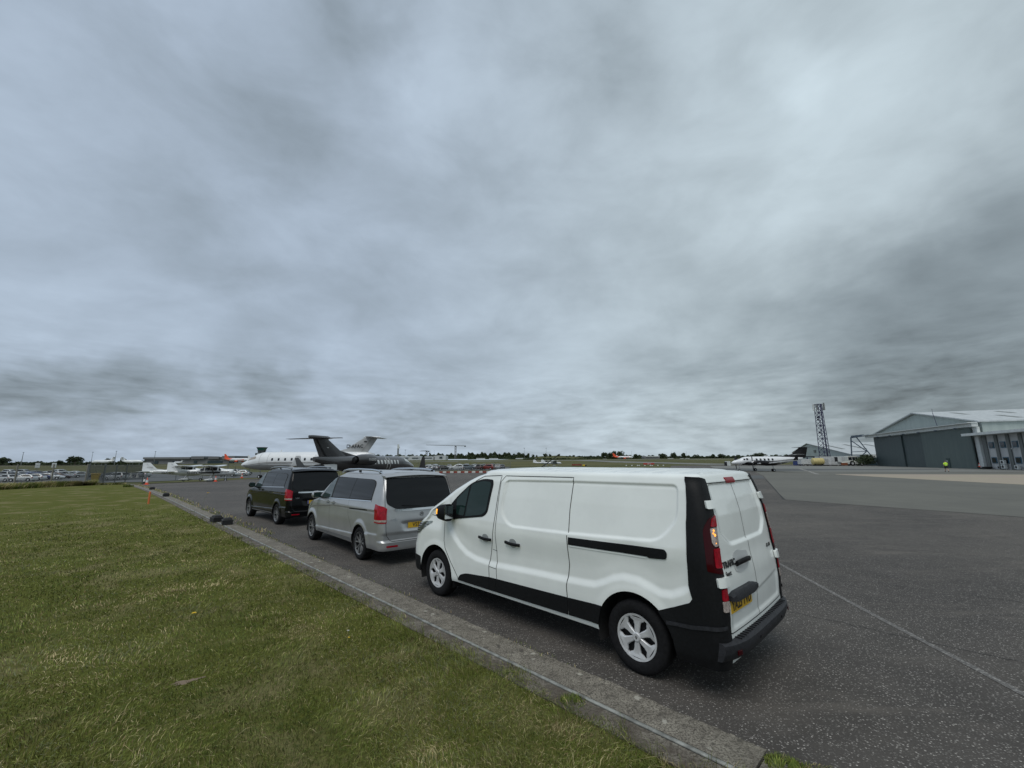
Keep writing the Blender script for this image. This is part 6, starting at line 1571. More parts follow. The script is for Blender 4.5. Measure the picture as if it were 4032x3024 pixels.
# door-rail gantry at the left of the hangar
ga = thing('door_rail_gantry', tuple(HA + Vector((-.3, 1, 0)) ), atan2(HX.y, HX.x), 'blue steel gantry frame carrying the hangar door rail', 'gantry')
b = MB(); x0, x1 = -9.6, -6.9
b.bar((x0, -2.2, 9.2), (1.0, -1.2, 9.5), .35, .4); b.bar((x0, -3.0, 0), (x0, -2.2, 9.2), .3); b.bar((x0 + .2, 2.8, 0), (x0, -2.2, 9.0), .01); b.bar((x1 + 1.6, 2.6, 0), (x1, -1.6, 9.2), .3)
b.bar((x0, -2.4, 8.4), (x1 + .7, .3, 4.6), .22); b.bar((x0, -2.7, 4.5), (x1 + .7, .3, 4.6), .18); b.bar((x0 + .3, -2.9, .6), (x1 + .7, .3, 4.6), .22); b.build('frame', M_STEEL, ga)
for k in range(3):
    c = MB(); c.box((-8.2 + 2.4 * k, -2.0 + .3 * k, 9.65), (1.7, .7, .4)); c.build('door_bogie', M_STEEL, ga)

# far-left grey hangars and the control tower
def farb(name, label, cat, px0, px1, pyb, pyt, Y, depth=30, mat=None):
    a = Vector(P(px0, pyb, Y)); c = Vector(P(px1, pyb, Y)); h = (pyb - pyt) * Y / F_PX; t = thing(name, a, atan2((c - a).y, (c - a).x), label, cat)
    L = (c - a).length; return t, L, h
t, L, h = farb('long_hangar', 'long low grey hangar row on the far left skyline', 'building', 566, 985, 1826, 1806, 800)
b = MB(); b.box((L / 2, 20, h / 2 - 1.5), (L, 40, h + 3)); b.build('wall', M_GREYB, t)
rr = MB(); rr.box((L / 2, 19, h * 1.02), (L * .995, 42, h * .16)); rr.build('roof', M_DGREYB, t)
for x, w_, hh in ((.0, .44, .08), (.45, .12, .22), (.61, .10, .10), (.74, .12, .26)):
    k = MB(); k.box(((x + w_ / 2) * L, 18, h * (1.0 + hh / 2)), (w_ * L, 43, h * (.3 + hh))); k.build('roof_section', M_GREYB, t)
for x, w_ in ((.085, .05), (.27, .02), (.47, .03), (.60, .14), (.80, .05)):
    k = MB(); k.box(((x + w_ / 2) * L, -.4, h * .25), (w_ * L, .8, h * .5)); k.build('doorway', M_DARKW, t)
x, y, z = P(1026, 1822, 770)
ct = thing('control_tower', (x, y, z - 3), .1, 'airport control tower with a green-glazed cab above the white jet nose', 'control tower')
U = 770 / F_PX; b = MB(); b.box((0, 0, 3 + 14 * U), (22 * U, 22 * U, 36 * U + 3)); b.build('shaft', M_GREYB, ct)
b = MB(); b.box((-1 * U, 0, 3 + 30 * U), (32 * U, 26 * U, 14 * U)); b.box((0, 0, 3 + 42 * U), (20 * U, 20 * U, 9 * U)); b.build('upper_floors', M_DGREYB, ct)
b = MB()
for k in (-1, 1): b.box((k * 6 * U, -13.3 * U, 3 + 31 * U), (8 * U, .5, 9 * U))
b.build('window', M_WB, ct)
b = MB(); b.loft([[(sx * s_, sy * s_, zz) for sx, sy in ((-1, -1), (1, -1), (1, 1), (-1, 1))] for s_, zz in ((10 * U, 3 + 47 * U), (13.5 * U, 3 + 57 * U))]); b.build('cab_glazing', pmat('green_glazing', (0.02, .10, .085), .15), ct)
b = MB(); b.box((0, 0, 3 + 58.3 * U), (29 * U, 29 * U, 2.2 * U)); b.box((0, 0, 3 + 46.6 * U), (24 * U, 24 * U, 1.4 * U)); b.build('roof', M_DGREYB, ct)
b = MB()
for k in range(4): b.bar((-20 * U + 3 * k * U, -8 * U, 3), (-20 * U + 3 * k * U, -8 * U, 3 + (24 + 3 * k) * U), .4)
b.bar((-20 * U, -8 * U, 3 + 24 * U), (-10 * U, -8 * U, 3 + 34 * U), .5); b.build('stair_frame', M_DSTEEL, ct)

# white terminal range in the middle distance
t, L, h = farb('terminal_building', 'long white terminal with strip windows below the treeline', 'building', 1440, 1755, 1811, 1797, 780)
b = MB(); b.box((L * .46, 15, h * .30 - 1), (L * .92, 30, h * .6 + 2)); b.build('wall', M_WB, t)
for x, w_, hh in ((0, .25, .85), (.27, .12, 1.0), (.41, .10, 1.05), (.55, .12, 1.1), (.70, .16, .9), (.85, .15, 1.15)):
    k = MB(); rg = [(x * L, -1.5, 0), ]
    n = 8; poly = [(x * L, -1.0), ((x + w_) * L, -1.0)] + [((x + w_ - w_ * i / n) * L, h * hh * (.82 + .18 * sin(pi * i / n))) for i in range(n + 1)]
    k.prism(poly, -1, 29, 'Y'); k.build('bay', M_WB, t)
for x, w_ in ((.06, .12), (.27, .10), (.45, .08), (.58, .08), (.73, .10)):
    k = MB(); k.box(((x + w_ / 2) * L, -1.3, h * .45), (w_ * L, .6, h * .22)); k.build('strip_window', M_DARKW, t)
k = MB(); k.box((.94 * L, -1.35, h * .55), (.035 * L, .6, h * .5)); k.build('doorway', M_DARKW, t)
t, L, h = farb('distant_hall', 'small low pale hall beyond the runway left of the turboprop', 'building', 2538, 2598, 1807, 1796, 850)
b = MB(); b.prism([(0, -1), (L, -1), (L, h * .75), (L * .9, h), (L * .1, h), (0, h * .75)], 0, 20, 'Y'); b.build('wall', M_GREYB, t)
rr = MB(); rr.box((L * .5, -.6, h * .85), (L * .82, 1.2, h * .25)); rr.build('roof_edge', M_FASC, t)
t, L, h = farb('distant_shed', 'low brown shed in the hedge line on the far left', 'shed', 8, 66, 1833, 1827, 620)
b = MB(); b.prism([(0, -1), (L, -1), (L, h), (0, h * .9)], 0, 12, 'Y'); b.build('wall', M_BROWN, t)
# pale greenhouses / vans along the far field edge
for i, (px0, px1, pb, pt_) in enumerate(((322, 347, 1831, 1826), (1875, 1910, 1809, 1804), (1925, 1962, 1808, 1804.5), (2030, 2062, 1807.5, 1804), (2062, 2118, 1808, 1804.5), (2632, 2652, 1808, 1804.5), (2680, 2692, 1808, 1804.5), (2700, 2716, 1808, 1804.5), (2376, 2391, 1812, 1807))):
    t, L, h = farb('field_trailer', ('long white trailer under the big round tree', 'pale shed roof at the foot of the wood', 'second pale shed below the wood', 'grey shed at the foot of the hill', 'longest pale shed by the hillside', 'white trailer right of the distant hall', 'narrow white trailer on the runway edge', 'white trailer next to the narrow one', 'small white truck by the far taxiway')[i], 'trailer', px0, px1, pb, pt_, 640 if i == 0 else 760)
    b = MB(); b.box((L / 2, 2, h / 2), (L, 5, h), taper=.94); b.build('body', M_WB, t)

# cranes
def crane(label, px, pyb, pyt, pxl, pxr, Y, tilt=0.0):
    x, y, z = P(px, pyb, Y); k = Y / F_PX; H = (pyb - pyt) * k; t = thing('tower_crane', (x, y, z), 0, label, 'crane'); w_ = 5 * k
    b = MB()
    for a in ((-w_ / 2, -w_ / 2), (w_ / 2, -w_ / 2), (w_ / 2, w_ / 2), (-w_ / 2, w_ / 2)): b.bar((*a, 0), (*a, H), k * 1.3)
    n = max(4, int(H / w_ / 1.2))
    for i in range(n): b.bar((-w_ / 2, -w_ / 2, H * i / n), (w_ / 2, -w_ / 2, H * (i + 1) / n), k * .8); b.bar((w_ / 2, w_ / 2, H * i / n), (-w_ / 2, w_ / 2, H * (i + 1) / n), k * .8)
    b.build('tower', M_GSTEEL, t)
    l, r = (pxl - px) * k, (pxr - px) * k; b = MB()
    zl = H + tilt * k
    b.bar((l, 0, zl), (r, 0, H - 1 * k), k * 1.2); b.bar((l, 0, zl + .5 * k), (0, 0, H + 3 * k), k * .9); b.bar((r, 0, H + 1 * k), (0, 0, H + 3 * k), k * .9)
    n = 18
    for i in range(n): xa = l + (0 - l) * i / n; b.bar((xa, 0, zl + (H - zl) * i / n), (xa + abs(l) / n / 2, 0, zl + (H - zl) * i / n + 2.6 * k * (i + 1) / n), k * .5)
    b.build('jib', M_GSTEEL, t); c = MB(); c.box((r - 3 * k, 0, H - 2 * k), (6 * k, 2 * k, 4 * k)); c.build('counterweight', M_DGREYB, t)
    c = MB(); c.box((0, 0, H - 1 * k), (5 * k, 4 * k, 4 * k)); c.build('cab', M_DGREYB, t)
crane('larger tower crane with a long jib above the terminal', 1793, 1806, 1757, 1678, 1833, 900, 4)
crane('smaller tower crane left of the larger one', 1679, 1806, 1777, 1652, 1690, 900)
x, y, z = P(1566, 1808, 520); k = 520 / F_PX
t = thing('antenna_tower', (x, y, z), 0, 'slim pale antenna tower standing above the dark jet', 'mast')
b = MB(); b.box((0, 0, 20 * k), (5 * k, 5 * k, 42 * k)); b.build('tower', M_GSTEEL, t); b = MB(); b.box((0, 0, 48 * k), (6.5 * k, 4 * k, 18 * k)); b.box((5 * k, 0, 45 * k), (2 * k, 2 * k, 6 * k)); b.build('antenna', M_FASC, t)
# slender poles and lamp heads
for i, (px, pyb, pyt, Y, head) in enumerate(((1695, 1806, 1774, 800, 0), (1709, 1806, 1772, 800, 0), (1595, 1808, 1773, 700, 1), (2065, 1806, 1766, 600, 1), (2151, 1806, 1766, 600, 1), (2457, 1806, 1777, 900, 0), (2488, 1806, 1776, 900, 0), (82, 1833, 1783, 260, 1), (450, 1830, 1778, 300, 1), (605, 1828, 1779, 300, 1), (357, 1831, 1782, 400, 1), (2704, 1803, 1774, 900, 0), (2645, 1805, 1775, 900, 0))):
    x, y, z = P(px, pyb, Y); k = Y / F_PX; H = (pyb - pyt) * k
    t = thing('lamp_post' if head else 'flagpole', (x, y, z), 0, ['left of two thin poles over the terminal', 'right of two thin poles over the terminal', 'floodlight pole beside the pale antenna tower', 'left floodlight pole over the wood', 'floodlight pole above the hillside trees', 'left thin pole behind the distant airliner', 'right thin pole behind the distant airliner', 'floodlight on the far left skyline', 'floodlight above the grey mesh gate', 'floodlight above the white tail fins', 'small floodlight left of the mesh gate', 'farther right thin pole on the skyline', 'thin pole above the distant hall'][i], 'lamp post' if head else 'pole')
    b = MB(); b.tube([(0, 0, 0), (0, 0, H)], [.22, .10], 6); b.build('pole', M_GSTEEL, t)
    if head: b = MB(); b.box((0, 0, H), (5.5 * k, 1.5 * k, 1.3 * k)); b.build('lamp_head', M_DGREYB, t)

# ================================================================ VEHICLES ON THE AIRFIELD
def simple_wheel(parent, x, y, r, w=.2, name='wheel'):
    b = MB(); b.lathe([(r * .5, -w / 2), (r * .9, -w / 2), (r, -w * .3), (r, w * .3), (r * .9, w / 2), (r * .5, w / 2)], (0, 0, 0), 'Y', 18); o = b.build(name, M_TYRE, parent, smooth=True, angle=50); o.location = (x, y, r)
    for s_ in (1, -1):
        h = MB(); h.lathe([(r * .52, s_ * w * .46), (.001, s_ * w * .40)], (0, 0, 0), 'Y', 14); h.build('hub', M_CAP, o)
    return o
# tug
x, y, z = P(3352, 1833, 138); t = thing('aircraft_tug', (x, y, 0), radians(-6), 'white aircraft tug with large wheels beside the bush', 'tug')
b = MB(); b.prism([(-3.2, .55), (-3.2, 1.1), (-1.2, 1.35), (.9, 1.35), (1.3, 1.3), (3.1, 1.0), (3.2, .55), (1.9, .5), (-.2, .5)], -1.0, 1.0, 'Y'); b.build('body', pmat('tug_white', (.55, .56, .52), .45, var=.1), t, bevel=.08)
b = MB(); b.prism([(-1.3, 1.3), (-1.3, 3.0), (-1.1, 3.1), (1.5, 3.1), (1.7, 3.0), (1.9, 2.1), (1.5, 1.3)], -.85, .85, 'Y'); cb = b.build('cab', pmat('tug_white', (.55, .56, .52), .45), t, bevel=.05)
for x0, x1 in ((-1.1, -.1), (.05, .9), (1.0, 1.6)):
    for sg in (1, -1): g = MB(); g.box(((x0 + x1) / 2, sg * .87, 2.3), (x1 - x0, .03, .95)); g.build('window', M_WIN, cb)
b = MB(); b.box((-3.7, 0, 2.1), (1.2, 1.6, 1.6)); b.box((-3.9, 0, .9), (1.4, .3, .5)); b.build('rear_canopy', M_FASC, t, bevel=.05); b = MB(); b.box((-4.3, 0, 2.1), (.1, 1.5, 1.5)); b.build('mud_flap', M_DARKIN, t)
b = MB(); b.box((-2.6, -.9, .55), (1.8, .5, .8)); b.build('battery_box', pmat('rust_orange', (.20, .07, .03), .7, var=.3), t, bevel=.03)
for sg in (1, -1): simple_wheel(t, -.2, sg * .95, .78, .45); simple_wheel(t, 2.6, sg * .9, .58, .4)
# white box container
x, y, z = P(3272, 1833, 143); t = thing('box_container', (x, y, 0), radians(-4), 'long white box container standing between the yellow tank and the tug', 'container')
b = MB(); b.box((0, 0, 1.65), (8.4, 2.5, 2.75)); b.build('box', pmat('container_white', (.50, .52, .52), .5, var=.12, vscale=1.5), t, bevel=.05); b = MB()
for k in (-3.6, -1.5, 1.2, 3.6): b.box((k, 0, .14), (.5, 2.2, .28))
b.build('skid', M_DARKIN, t); b = MB(); b.box((1.2, -1.28, 1.9), (.5, .05, .5)); b.build('vent', M_DARKIN, t)
b = MB()
for k in range(5): b.box((-2.8 + .3 * k, -1.28, 1.4), (.06, .05, 1.7))
b.build('ladder', M_GSTEEL, t)
# yellow tank
x, y, z = P(3222, 1833, 137); t = thing('fuel_tank', (x, y, 0), radians(-10), 'pale yellow cylindrical fuel tank on a stand', 'tank')
b = MB(); b.lathe([(.001, -1.75), (.7, -1.72), (1.05, -1.5), (1.08, -1.2), (1.08, 1.2), (1.05, 1.5), (.7, 1.72), (.001, 1.75)], (0, 0, 1.45), 'X', 26); b.build('tank', pmat('cream_yellow_paint', (.50, .42, .18), .5, var=.12, vscale=2), t, smooth=True, angle=50)
b = MB()
for k in (-1.0, 1.0): b.box((k, 0, .35), (.35, 1.5, .5))
b.box((0, 0, .12), (3.2, 1.4, .14)); b.build('stand', M_DARKIN, t); b = MB(); b.tube([(.6, 0, 2.45), (.6, 0, 2.95)], .09, 8); b.build('filler', M_DARKIN, t)
# small box trailer
x, y, z = P(3172, 1833, 142); t = thing('box_trailer', (x, y, 0), radians(-3), 'small white box trailer left of the yellow tank', 'trailer')
b = MB(); b.box((0, 0, 1.35), (3.8, 1.9, 1.7)); b.build('box', pmat('container_white', (.50, .52, .52), .5), t, bevel=.04); b = MB(); b.box((0, 0, .45), (4.6, 1.6, .14)); b.bar((2.0, 0, .45), (3.4, 0, .4), .12); b.build('chassis', M_DARKIN, t)
for sg in (1, -1): simple_wheel(t, -1.2, sg * .85, .35); simple_wheel(t, 1.2, sg * .85, .35)
x, y, z = P(3142, 1832, 150); t = thing('blue_crate', (x, y, 0), .1, 'dark blue crate behind the turboprop tail', 'crate'); b = MB(); b.box((0, 0, .8), (2.4, 1.5, 1.5)); b.build('crate', pmat('blue_crate_paint', (.03, .05, .16), .5), t, bevel=.04); b = MB(); b.box((0, 0, 1.62), (2.5, 1.6, .12)); b.build('lid', M_GSTEEL, t)
x, y, z = P(2866, 1832, 150); t = thing('equipment_box', (x, y, 0), .2, 'pale equipment box on the grass left of the turboprop nose', 'box'); b = MB(); b.box((0, 0, .8), (1.4, 1.2, 1.6)); b.build('box', M_FASC, t, bevel=.04); b = MB(); b.box((-.9, -.1, .7), (.35, 1.0, 1.3)); b.build('door', M_DARKIN, t)
# long dark ground-power carts seen under the mast
x, y, z = P(3220, 1800, 152); t = thing('steel_bridge_beam', (x, y, 0), .05, 'long dark steel beam raised on trestles behind the containers', 'beam')
b = MB(); b.box((0, 0, 3.05), (9.6, .5, .45)); b.build('beam', M_DGREYB, t); b = MB()
for k in (-4, -1.5, 1.5, 4): b.box((k, 0, 1.4), (.2, .5, 2.8))
b.build('trestle', M_DSTEEL, t)

# ---- car park surfaces
sheet('car_park_tarmac', [P(-420, 1800, 84)[:2], P(30, 1800, 78)[:2], P(560, 1800, 82)[:2], P(900, 1800, 96)[:2], P(1080, 1800, 100)[:2], P(1080, 1800, 150)[:2], P(-420, 1800, 175)[:2]], M_TARP, 0.07, 9.0, tz)
sheet('car_park_tarmac', [P(1600, 1800, 122)[:2], P(1990, 1800, 124)[:2], P(2010, 1800, 178)[:2], P(1560, 1800, 178)[:2]], M_TARP, 0.07, 9.0, tz)
def strip_far(name, a, c, w, mat):
    a = Vector(a); c = Vector(c); q = Vector((-(c - a).y, (c - a).x)).normalized() * w / 2; sheet(name, [tuple(a - q), tuple(c - q), tuple(c + q), tuple(a + q)], mat, 0.10, 22.0, tz)
strip_far('taxiway', P(2290, 1800, 520)[:2], P(2900, 1800, 190)[:2], 26, M_GREY)
strip_far('runway', P(900, 1800, 430)[:2], P(3300, 1800, 640)[:2], 40, M_GREY)
strip_far('perimeter_road', P(-300, 1800, 560)[:2], P(700, 1800, 520)[:2], 16, M_PALE)
# ---- parked cars
CW = lambda f: [(.2, .80), (.4, .87), (.7, .90), (.9, .88), (.96, .84), (1.0, .78), (1.3, .66 * f), (1.42, .58 * f)]
hatch = Body(W=CW(1), XR=[(.2, -.72), (.5, -.80), (.85, -.76), (.98, -.68), (1.2, -.45), (1.42, -.10)], XF=[(.2, 3.25), (.5, 3.36), (.7, 3.30), (.82, 3.05), (.90, 2.55), (.95, 2.30), (1.0, 2.12), (1.2, 1.80), (1.42, 1.35)],
             RR=[(.2, .22), (1.4, .18)], RF=[(.2, .35), (1.4, .25)], zs=1.42, roof=[(.05, 1.45), (.12, 1.47)], crown=.03, zb=.22)
suv = Body(W=[(.25, .84), (.45, .92), (.8, .94), (1.0, .92), (1.08, .86), (1.45, .74), (1.6, .68)], XR=[(.25, -.78), (.55, -.88), (.95, -.84), (1.1, -.78), (1.4, -.60), (1.6, -.45)], XF=[(.25, 3.40), (.55, 3.52), (.85, 3.46), (.98, 3.0), (1.04, 2.55), (1.1, 2.35), (1.35, 1.95), (1.6, 1.45)],
           RR=[(.25, .2), (1.6, .15)], RF=[(.25, .35), (1.6, .25)], zs=1.6, roof=[(.05, 1.63), (.12, 1.65)], crown=.03, zb=.26)
CARP = {}
def paint(c):
    if c not in CARP: CARP[c] = pmat('car_paint_%d' % len(CARP), {'w': (.55, .57, .57), 's': (.30, .32, .33), 'g': (.09, .10, .11), 'k': (.012, .013, .015), 'b': (.03, .06, .19), 'r': (.20, .015, .012), 'd': (.045, .02, .018), 'l': (.14, .17, .20)}[c], .25, .2, coat=.8)
    return CARP[c]
def car_proto(B, kind, top):
    t = thing('parked_car', (0, 0, 0)); zl = [B.zb] + list(np.linspace(.4, .9, 5)) + list(np.linspace(.95, B.zs, 7))
    bo = B.mesh('body', paint('w'), t, sorted(set(zl)), nS=26, nC=3, nE=5, M=5, arches=[(0, .32, .37), (2.6, .32, .37)]); bo.material_slots[0].link = 'OBJECT'
    z0, z1 = top
    for sg in (1, -1):
        S = B.f_side(sg); xa = float(B.I(B.XR, z0)) + .28; xb = float(B.I(B.XF, z0)) - .15; xc = float(B.I(B.XF, z1)) - .05; xd = float(B.I(B.XR, z1)) + .2
        w1 = patch('window', [(xa, z0), (1.1, z0), (1.08, z1), (xd, z1)], S, M_PRIV, t, .012, .01, .25); patch('window', [(1.18, z0), (xb, z0), (xc, z1), (1.16, z1)], S, M_PRIV, t, .012, .01, .25)
        for x in (0, 2.6): simple_wheel(t, x, sg * .76, .32, .2)
        hl = MB(); p, N = B.f_side(sg)(float(B.I(B.XF, .7)) - .28, .70); hl.box(tuple(p), (.30, .12, .14)); hl.build('headlight', M_HEADL, t, bevel=.03)
        tl = MB(); p, N = B.f_side(sg)(float(B.I(B.XR, .8)) + .14, .80); tl.box(tuple(p), (.18, .12, .22)); tl.build('tail_lamp', M_RED, t, bevel=.03)
        m_ = MB(); m_.box((xb - .25, sg * .93, z0 + .06), (.12, .18, .12)); m_.build('wing_mirror', M_BLKPL, t, bevel=.03)
    hw = float(B.I(B.W, z1)) - .12; hw0 = float(B.I(B.W, z0)) - .14
    patch('windscreen', [(hw0, z0), (hw, z1), (-hw, z1), (-hw0, z0)], B.f_front(), M_PRIV, t, .012, .01, .3); patch('rear_window', [(hw0, z0 + .04), (hw, z1), (-hw, z1), (-hw0, z0 + .04)], B.f_rear(), M_PRIV, t, .012, .01, .3)
    u = MB(); u.box((1.3, 0, .30), (3.6, 1.3, .2)); u.build('underbody', M_UNDER, t); return t
H0 = car_proto(hatch, 'h', (.97, 1.36)); S0 = car_proto(suv, 's', (1.08, 1.54))
used0 = set()
def put_car(px, pyb, Y, rz, kind, col, label, group, sc=1.0):
    pr = H0 if kind == 'h' else S0
    if kind not in used0: t = pr; used0.add(kind)
    else: t = copy_tree(pr)
    x, y, _ = P(px, pyb, Y); z = float(tz(x, y)) + .08
    dx, dy = cos(rz) * 1.3 * sc, sin(rz) * 1.3 * sc
    t.location = (x - dx, y - dy, z); t.rotation_euler = (0, 0, rz); t.scale = (sc,) * 3
    tag(t, label, 'car', group)
    for c in t.children:
        if c.name.startswith('body') and c.material_slots: c.material_slots[0].link = 'OBJECT'; c.material_slots[0].material = paint(col)
    return t
R9 = radians
# centre car park (behind the red and white kerb blocks)
CC = [(1668, 128, 96, 'h', 'g', 'dark grey car at the left end of the centre car park row'), (1683, 130, 88, 'h', 's', 'silver-grey car second from the left in the centre car park'), (1697, 134, 92, 'h', 'w', 'white hatchback nose-on near the left of the centre car park'), (1712, 140, 85, 's', 'l', 'pale blue-grey estate right of the white hatchback in the centre car park'),
      (1727, 136, 95, 'h', 's', 'silver hatchback beside the dark saloon in the centre car park'), (1750, 131, 12, 'h', 'k', 'dark saloon left of the side-on white hatchback in the centre car park'), (1797, 131, 188, 's', 'w', 'side-on white hatchback in the front row of the centre car park'), (1843, 134, 20, 's', 'l', 'grey-blue estate right of the side-on white hatchback'), (1862, 139, 85, 'h', 's', 'silver car between the grey-blue estate and the brown car'),
      (1893, 132, 70, 's', 'd', 'dark brown car left of the red car in the centre car park'), (1920, 132, 160, 's', 'r', 'red car in the front row of the centre car park'), (1938, 140, 92, 'h', 's', 'silver car just right of the red car'), (1960, 138, 90, 's', 's', 'silver four-wheel drive near the right end of the centre car park'), (1977, 142, 95, 'h', 'g', 'dark grey car at the right end of the centre car park'),
      (1690, 158, 90, 's', 'w', 'white van-like car in the back row, left end, centre car park'), (1716, 160, 90, 's', 'w', 'white car in the back row above the estate, centre car park'), (1770, 162, 90, 'h', 's', 'silver roof in the back row behind the dark saloon'), (1810, 160, 90, 's', 'w', 'tall white vehicle in the back row behind the side-on hatchback'), (1838, 165, 90, 's', 's', 'silver roof in the back row right of the tall white vehicle'), (1870, 165, 88, 'h', 'w', 'white roof in the back row behind the brown car'), (1905, 166, 92, 'h', 's', 'silver roof in the back row behind the red car'), (1940, 164, 90, 's', 'k', 'black vehicle in the back row near the right end')]
for px, Y, a, k_, c, lb in CC: put_car(px, 1840, Y, R9(a), k_, c, lb, 'cars in the centre car park')
# left car park behind the wire fence
LC = [(22, 88, 176, 'h', 'w', 'white hatchback side-on at the left edge of the left car park'), (92, 88, 200, 'h', 'w', 'white car nose-in beside the leftmost hatchback'), (128, 92, 205, 'h', 'w', 'second white nose right of the first in the left car park'), (148, 96, 60, 's', 'b', 'blue hatchback in the left car park'), (166, 100, 95, 'h', 'g', 'grey car right of the blue hatchback'), (184, 100, 100, 'h', 'd', 'dark red car behind the fence post, left car park'), (206, 98, 20, 'h', 'w', 'white car right of the dark red one in the left car park'), (238, 104, 15, 'h', 'd', 'dark maroon car at the middle of the left car park'), (252, 112, 80, 's', 'w', 'white four-wheel drive tail-on in the left car park'), (276, 116, 110, 'h', 's', 'silver car with sloping bonnet in the left car park'), (300, 122, 110, 'h', 'w', 'white car behind the sloping silver one'), (330, 112, 60, 'h', 's', 'silver car nearest the grey mesh gate'),
      (14, 112, 178, 's', 's', 'silver roof behind the leftmost hatchback'), (48, 112, 0, 'h', 'g', 'grey roof second from left in the back row, left car park'), (78, 114, 2, 'h', 's', 'silver roof left of the first white sign'), (108, 116, 178, 'h', 'l', 'pale blue roof below the first white sign'), (146, 118, 0, 's', 'k', 'black roof between the two white signs'), (172, 120, 176, 'h', 's', 'silver roof below the second white sign'), (196, 120, 4, 'h', 'w', 'white roof right of the second sign'), (222, 120, 90, 's', 'g', 'dark estate beside the second white sign'), (40, 138, 0, 's', 'w', 'white roof in the third row, far left'), (96, 140, 0, 's', 's', 'silver roof in the third row of the left car park'), (240, 138, 90, 's', 'w', 'white vehicle in the third row, right part'),
      (460, 92, 178, 's', 'w', 'white-roofed car seen through the grey mesh fence'), (440, 104, 178, 'h', 'g', 'grey car seen through the mesh behind the white-roofed one'), (560, 112, 170, 'h', 's', 'silver car behind the tail fins'),
      (915, 118, 175, 's', 's', 'silver van-like car behind the trainer nose'), (885, 122, 175, 's', 'g', 'grey car behind the trainer cabin'), (945, 112, 190, 'h', 'w', 'white car under the white jet nose'), (962, 118, 80, 'h', 'g', 'dark car under the white jet nose'), (900, 108, 5, 'h', 's', 'silver car low behind the trainer nose')]
for px, Y, a, k_, c, lb in LC: put_car(px, 1870, Y, R9(a), k_, c, lb, 'cars in the left car park')
# car park signs
for px, lb in ((141, 'left of two white car park signs on a post'), (206, 'right of two white car park signs on a post')):
    x, y, z = P(px, 1870, 100); t = thing('car_park_sign', (x, y, float(tz(x, y))), radians(40), lb, 'sign'); b = MB(); b.tube([(0, 0, 0), (0, 0, 3.9)], .05, 8); b.build('post', M_GSTEEL, t); b = MB(); b.box((0, -.08, 3.3), (.75, .1, 1.1)); b.build('panel', M_FASC, t, bevel=.02)
# ================================================================ FENCES, SMALL THINGS, TREES, PERSON
def b_mesh(pitch, wire, col):
    def f(nt, b, O):
        nt.nodes.remove(b); out = nt.nodes['Material Output']; sp = nt.nodes.new('ShaderNodeSeparateXYZ'); nt.links.new(O, sp.inputs[0])
        u = mth(nt, 'ADD', sp.outputs[0], sp.outputs[2]); v = mth(nt, 'SUBTRACT', sp.outputs[0], sp.outputs[2])
        def band(w): return mth(nt, 'LESS_THAN', mth(nt, 'FRACT', mth(nt, 'MULTIPLY', w, 1 / pitch)), wire)
        m = mth(nt, 'MAXIMUM', band(u), band(v)); tr = nt.nodes.new('ShaderNodeBsdfTransparent'); d = nt.nodes.new('ShaderNodeBsdfPrincipled'); d.inputs['Base Color'].default_value = (*col, 1); d.inputs['Roughness'].default_value = .6
        mx_ = nt.nodes.new('ShaderNodeMixShader'); nt.links.new(m, mx_.inputs[0]); nt.links.new(tr.outputs[0], mx_.inputs[1]); nt.links.new(d.outputs[0], mx_.inputs[2]); nt.links.new(mx_.outputs[0], out.inputs[0])
    return f
M_LINK = gmat('chain_link', b_mesh(.07, .10, (.10, .105, .11))); M_DENSE = gmat('dense_security_mesh', b_mesh(.05, .42, (.070, .075, .085)))
M_POST = pmat('concrete_post', (.20, .19, .165), .8, var=.15); M_GPOST = pmat('grey_steel_post', (.13, .14, .145), .5, .3)
def fence_run(label, pts, h, matm, matp, post_w, every, crank=0.0, name='fence'):
    a0 = Vector(pts[0]); t = thing(name, (a0.x, a0.y, a0.z), 0, label, 'fence')
    for i in range(len(pts) - 1):
        a, c = Vector(pts[i]) - a0, Vector(pts[i + 1]) - a0; d = c - a; L = Vector((d.x, d.y, 0)).length; n = max(1, round(L / every))
        pn = MB(); pn.add([(0, 0, .05), (L, 0, .05 + d.z), (L, 0, h + d.z), (0, 0, h)], [(0, 1, 2, 3)]); o = pn.build('mesh_panel', matm, t, fix=False); o.location = a; o.rotation_euler = (0, 0, atan2(d.y, d.x))
        w = MB()
        for zz in (.08, h * .5, h - .03): w.bar(a + Vector((0, 0, zz)), c + Vector((0, 0, zz)), .025)
        w.build('line_wire', matp, t)
        for k in range(n + (i == len(pts) - 2)):
            p = a + d * k / n; b = MB(); b.box((p.x, p.y, p.z + h / 2 - .2), (post_w, post_w, h + .6))
            if crank: b.bar((p.x, p.y, p.z + h), (p.x - crank * .6, p.y + crank * .5, p.z + h + crank), post_w * .8)
            b.build('post', matp, t)
    return t
f0 = Vector(G(-260, 1905, -.35)); f1 = Vector(G(335, 1897, -.5))
for v_ in (f0, f1): v_.z = -.5
fence_run('chain-link fence on concrete posts in front of the left car park', [tuple(f0), tuple(f1)], 2.35, M_LINK, M_POST, .13, 3.4)
g0 = Vector(P(343, 1890, 56)); g1 = Vector(P(407, 1890, 58)); g2 = Vector(P(493, 1888, 64)); g3 = Vector(P(562, 1886, 66))
for v_ in (g0, g1, g2, g3): v_.z = -.5
fence_run('grey steel security mesh gate closing the corner beyond the lawn', [tuple(g0), tuple(g1)], 2.35, M_DENSE, M_GPOST, .12, 2.6, 0, 'mesh_gate')
fence_run('grey steel mesh fence between the gate and the aircraft tails', [tuple(g1), tuple(g2), tuple(g3)], 2.3, M_DENSE, M_GPOST, .10, 2.6)
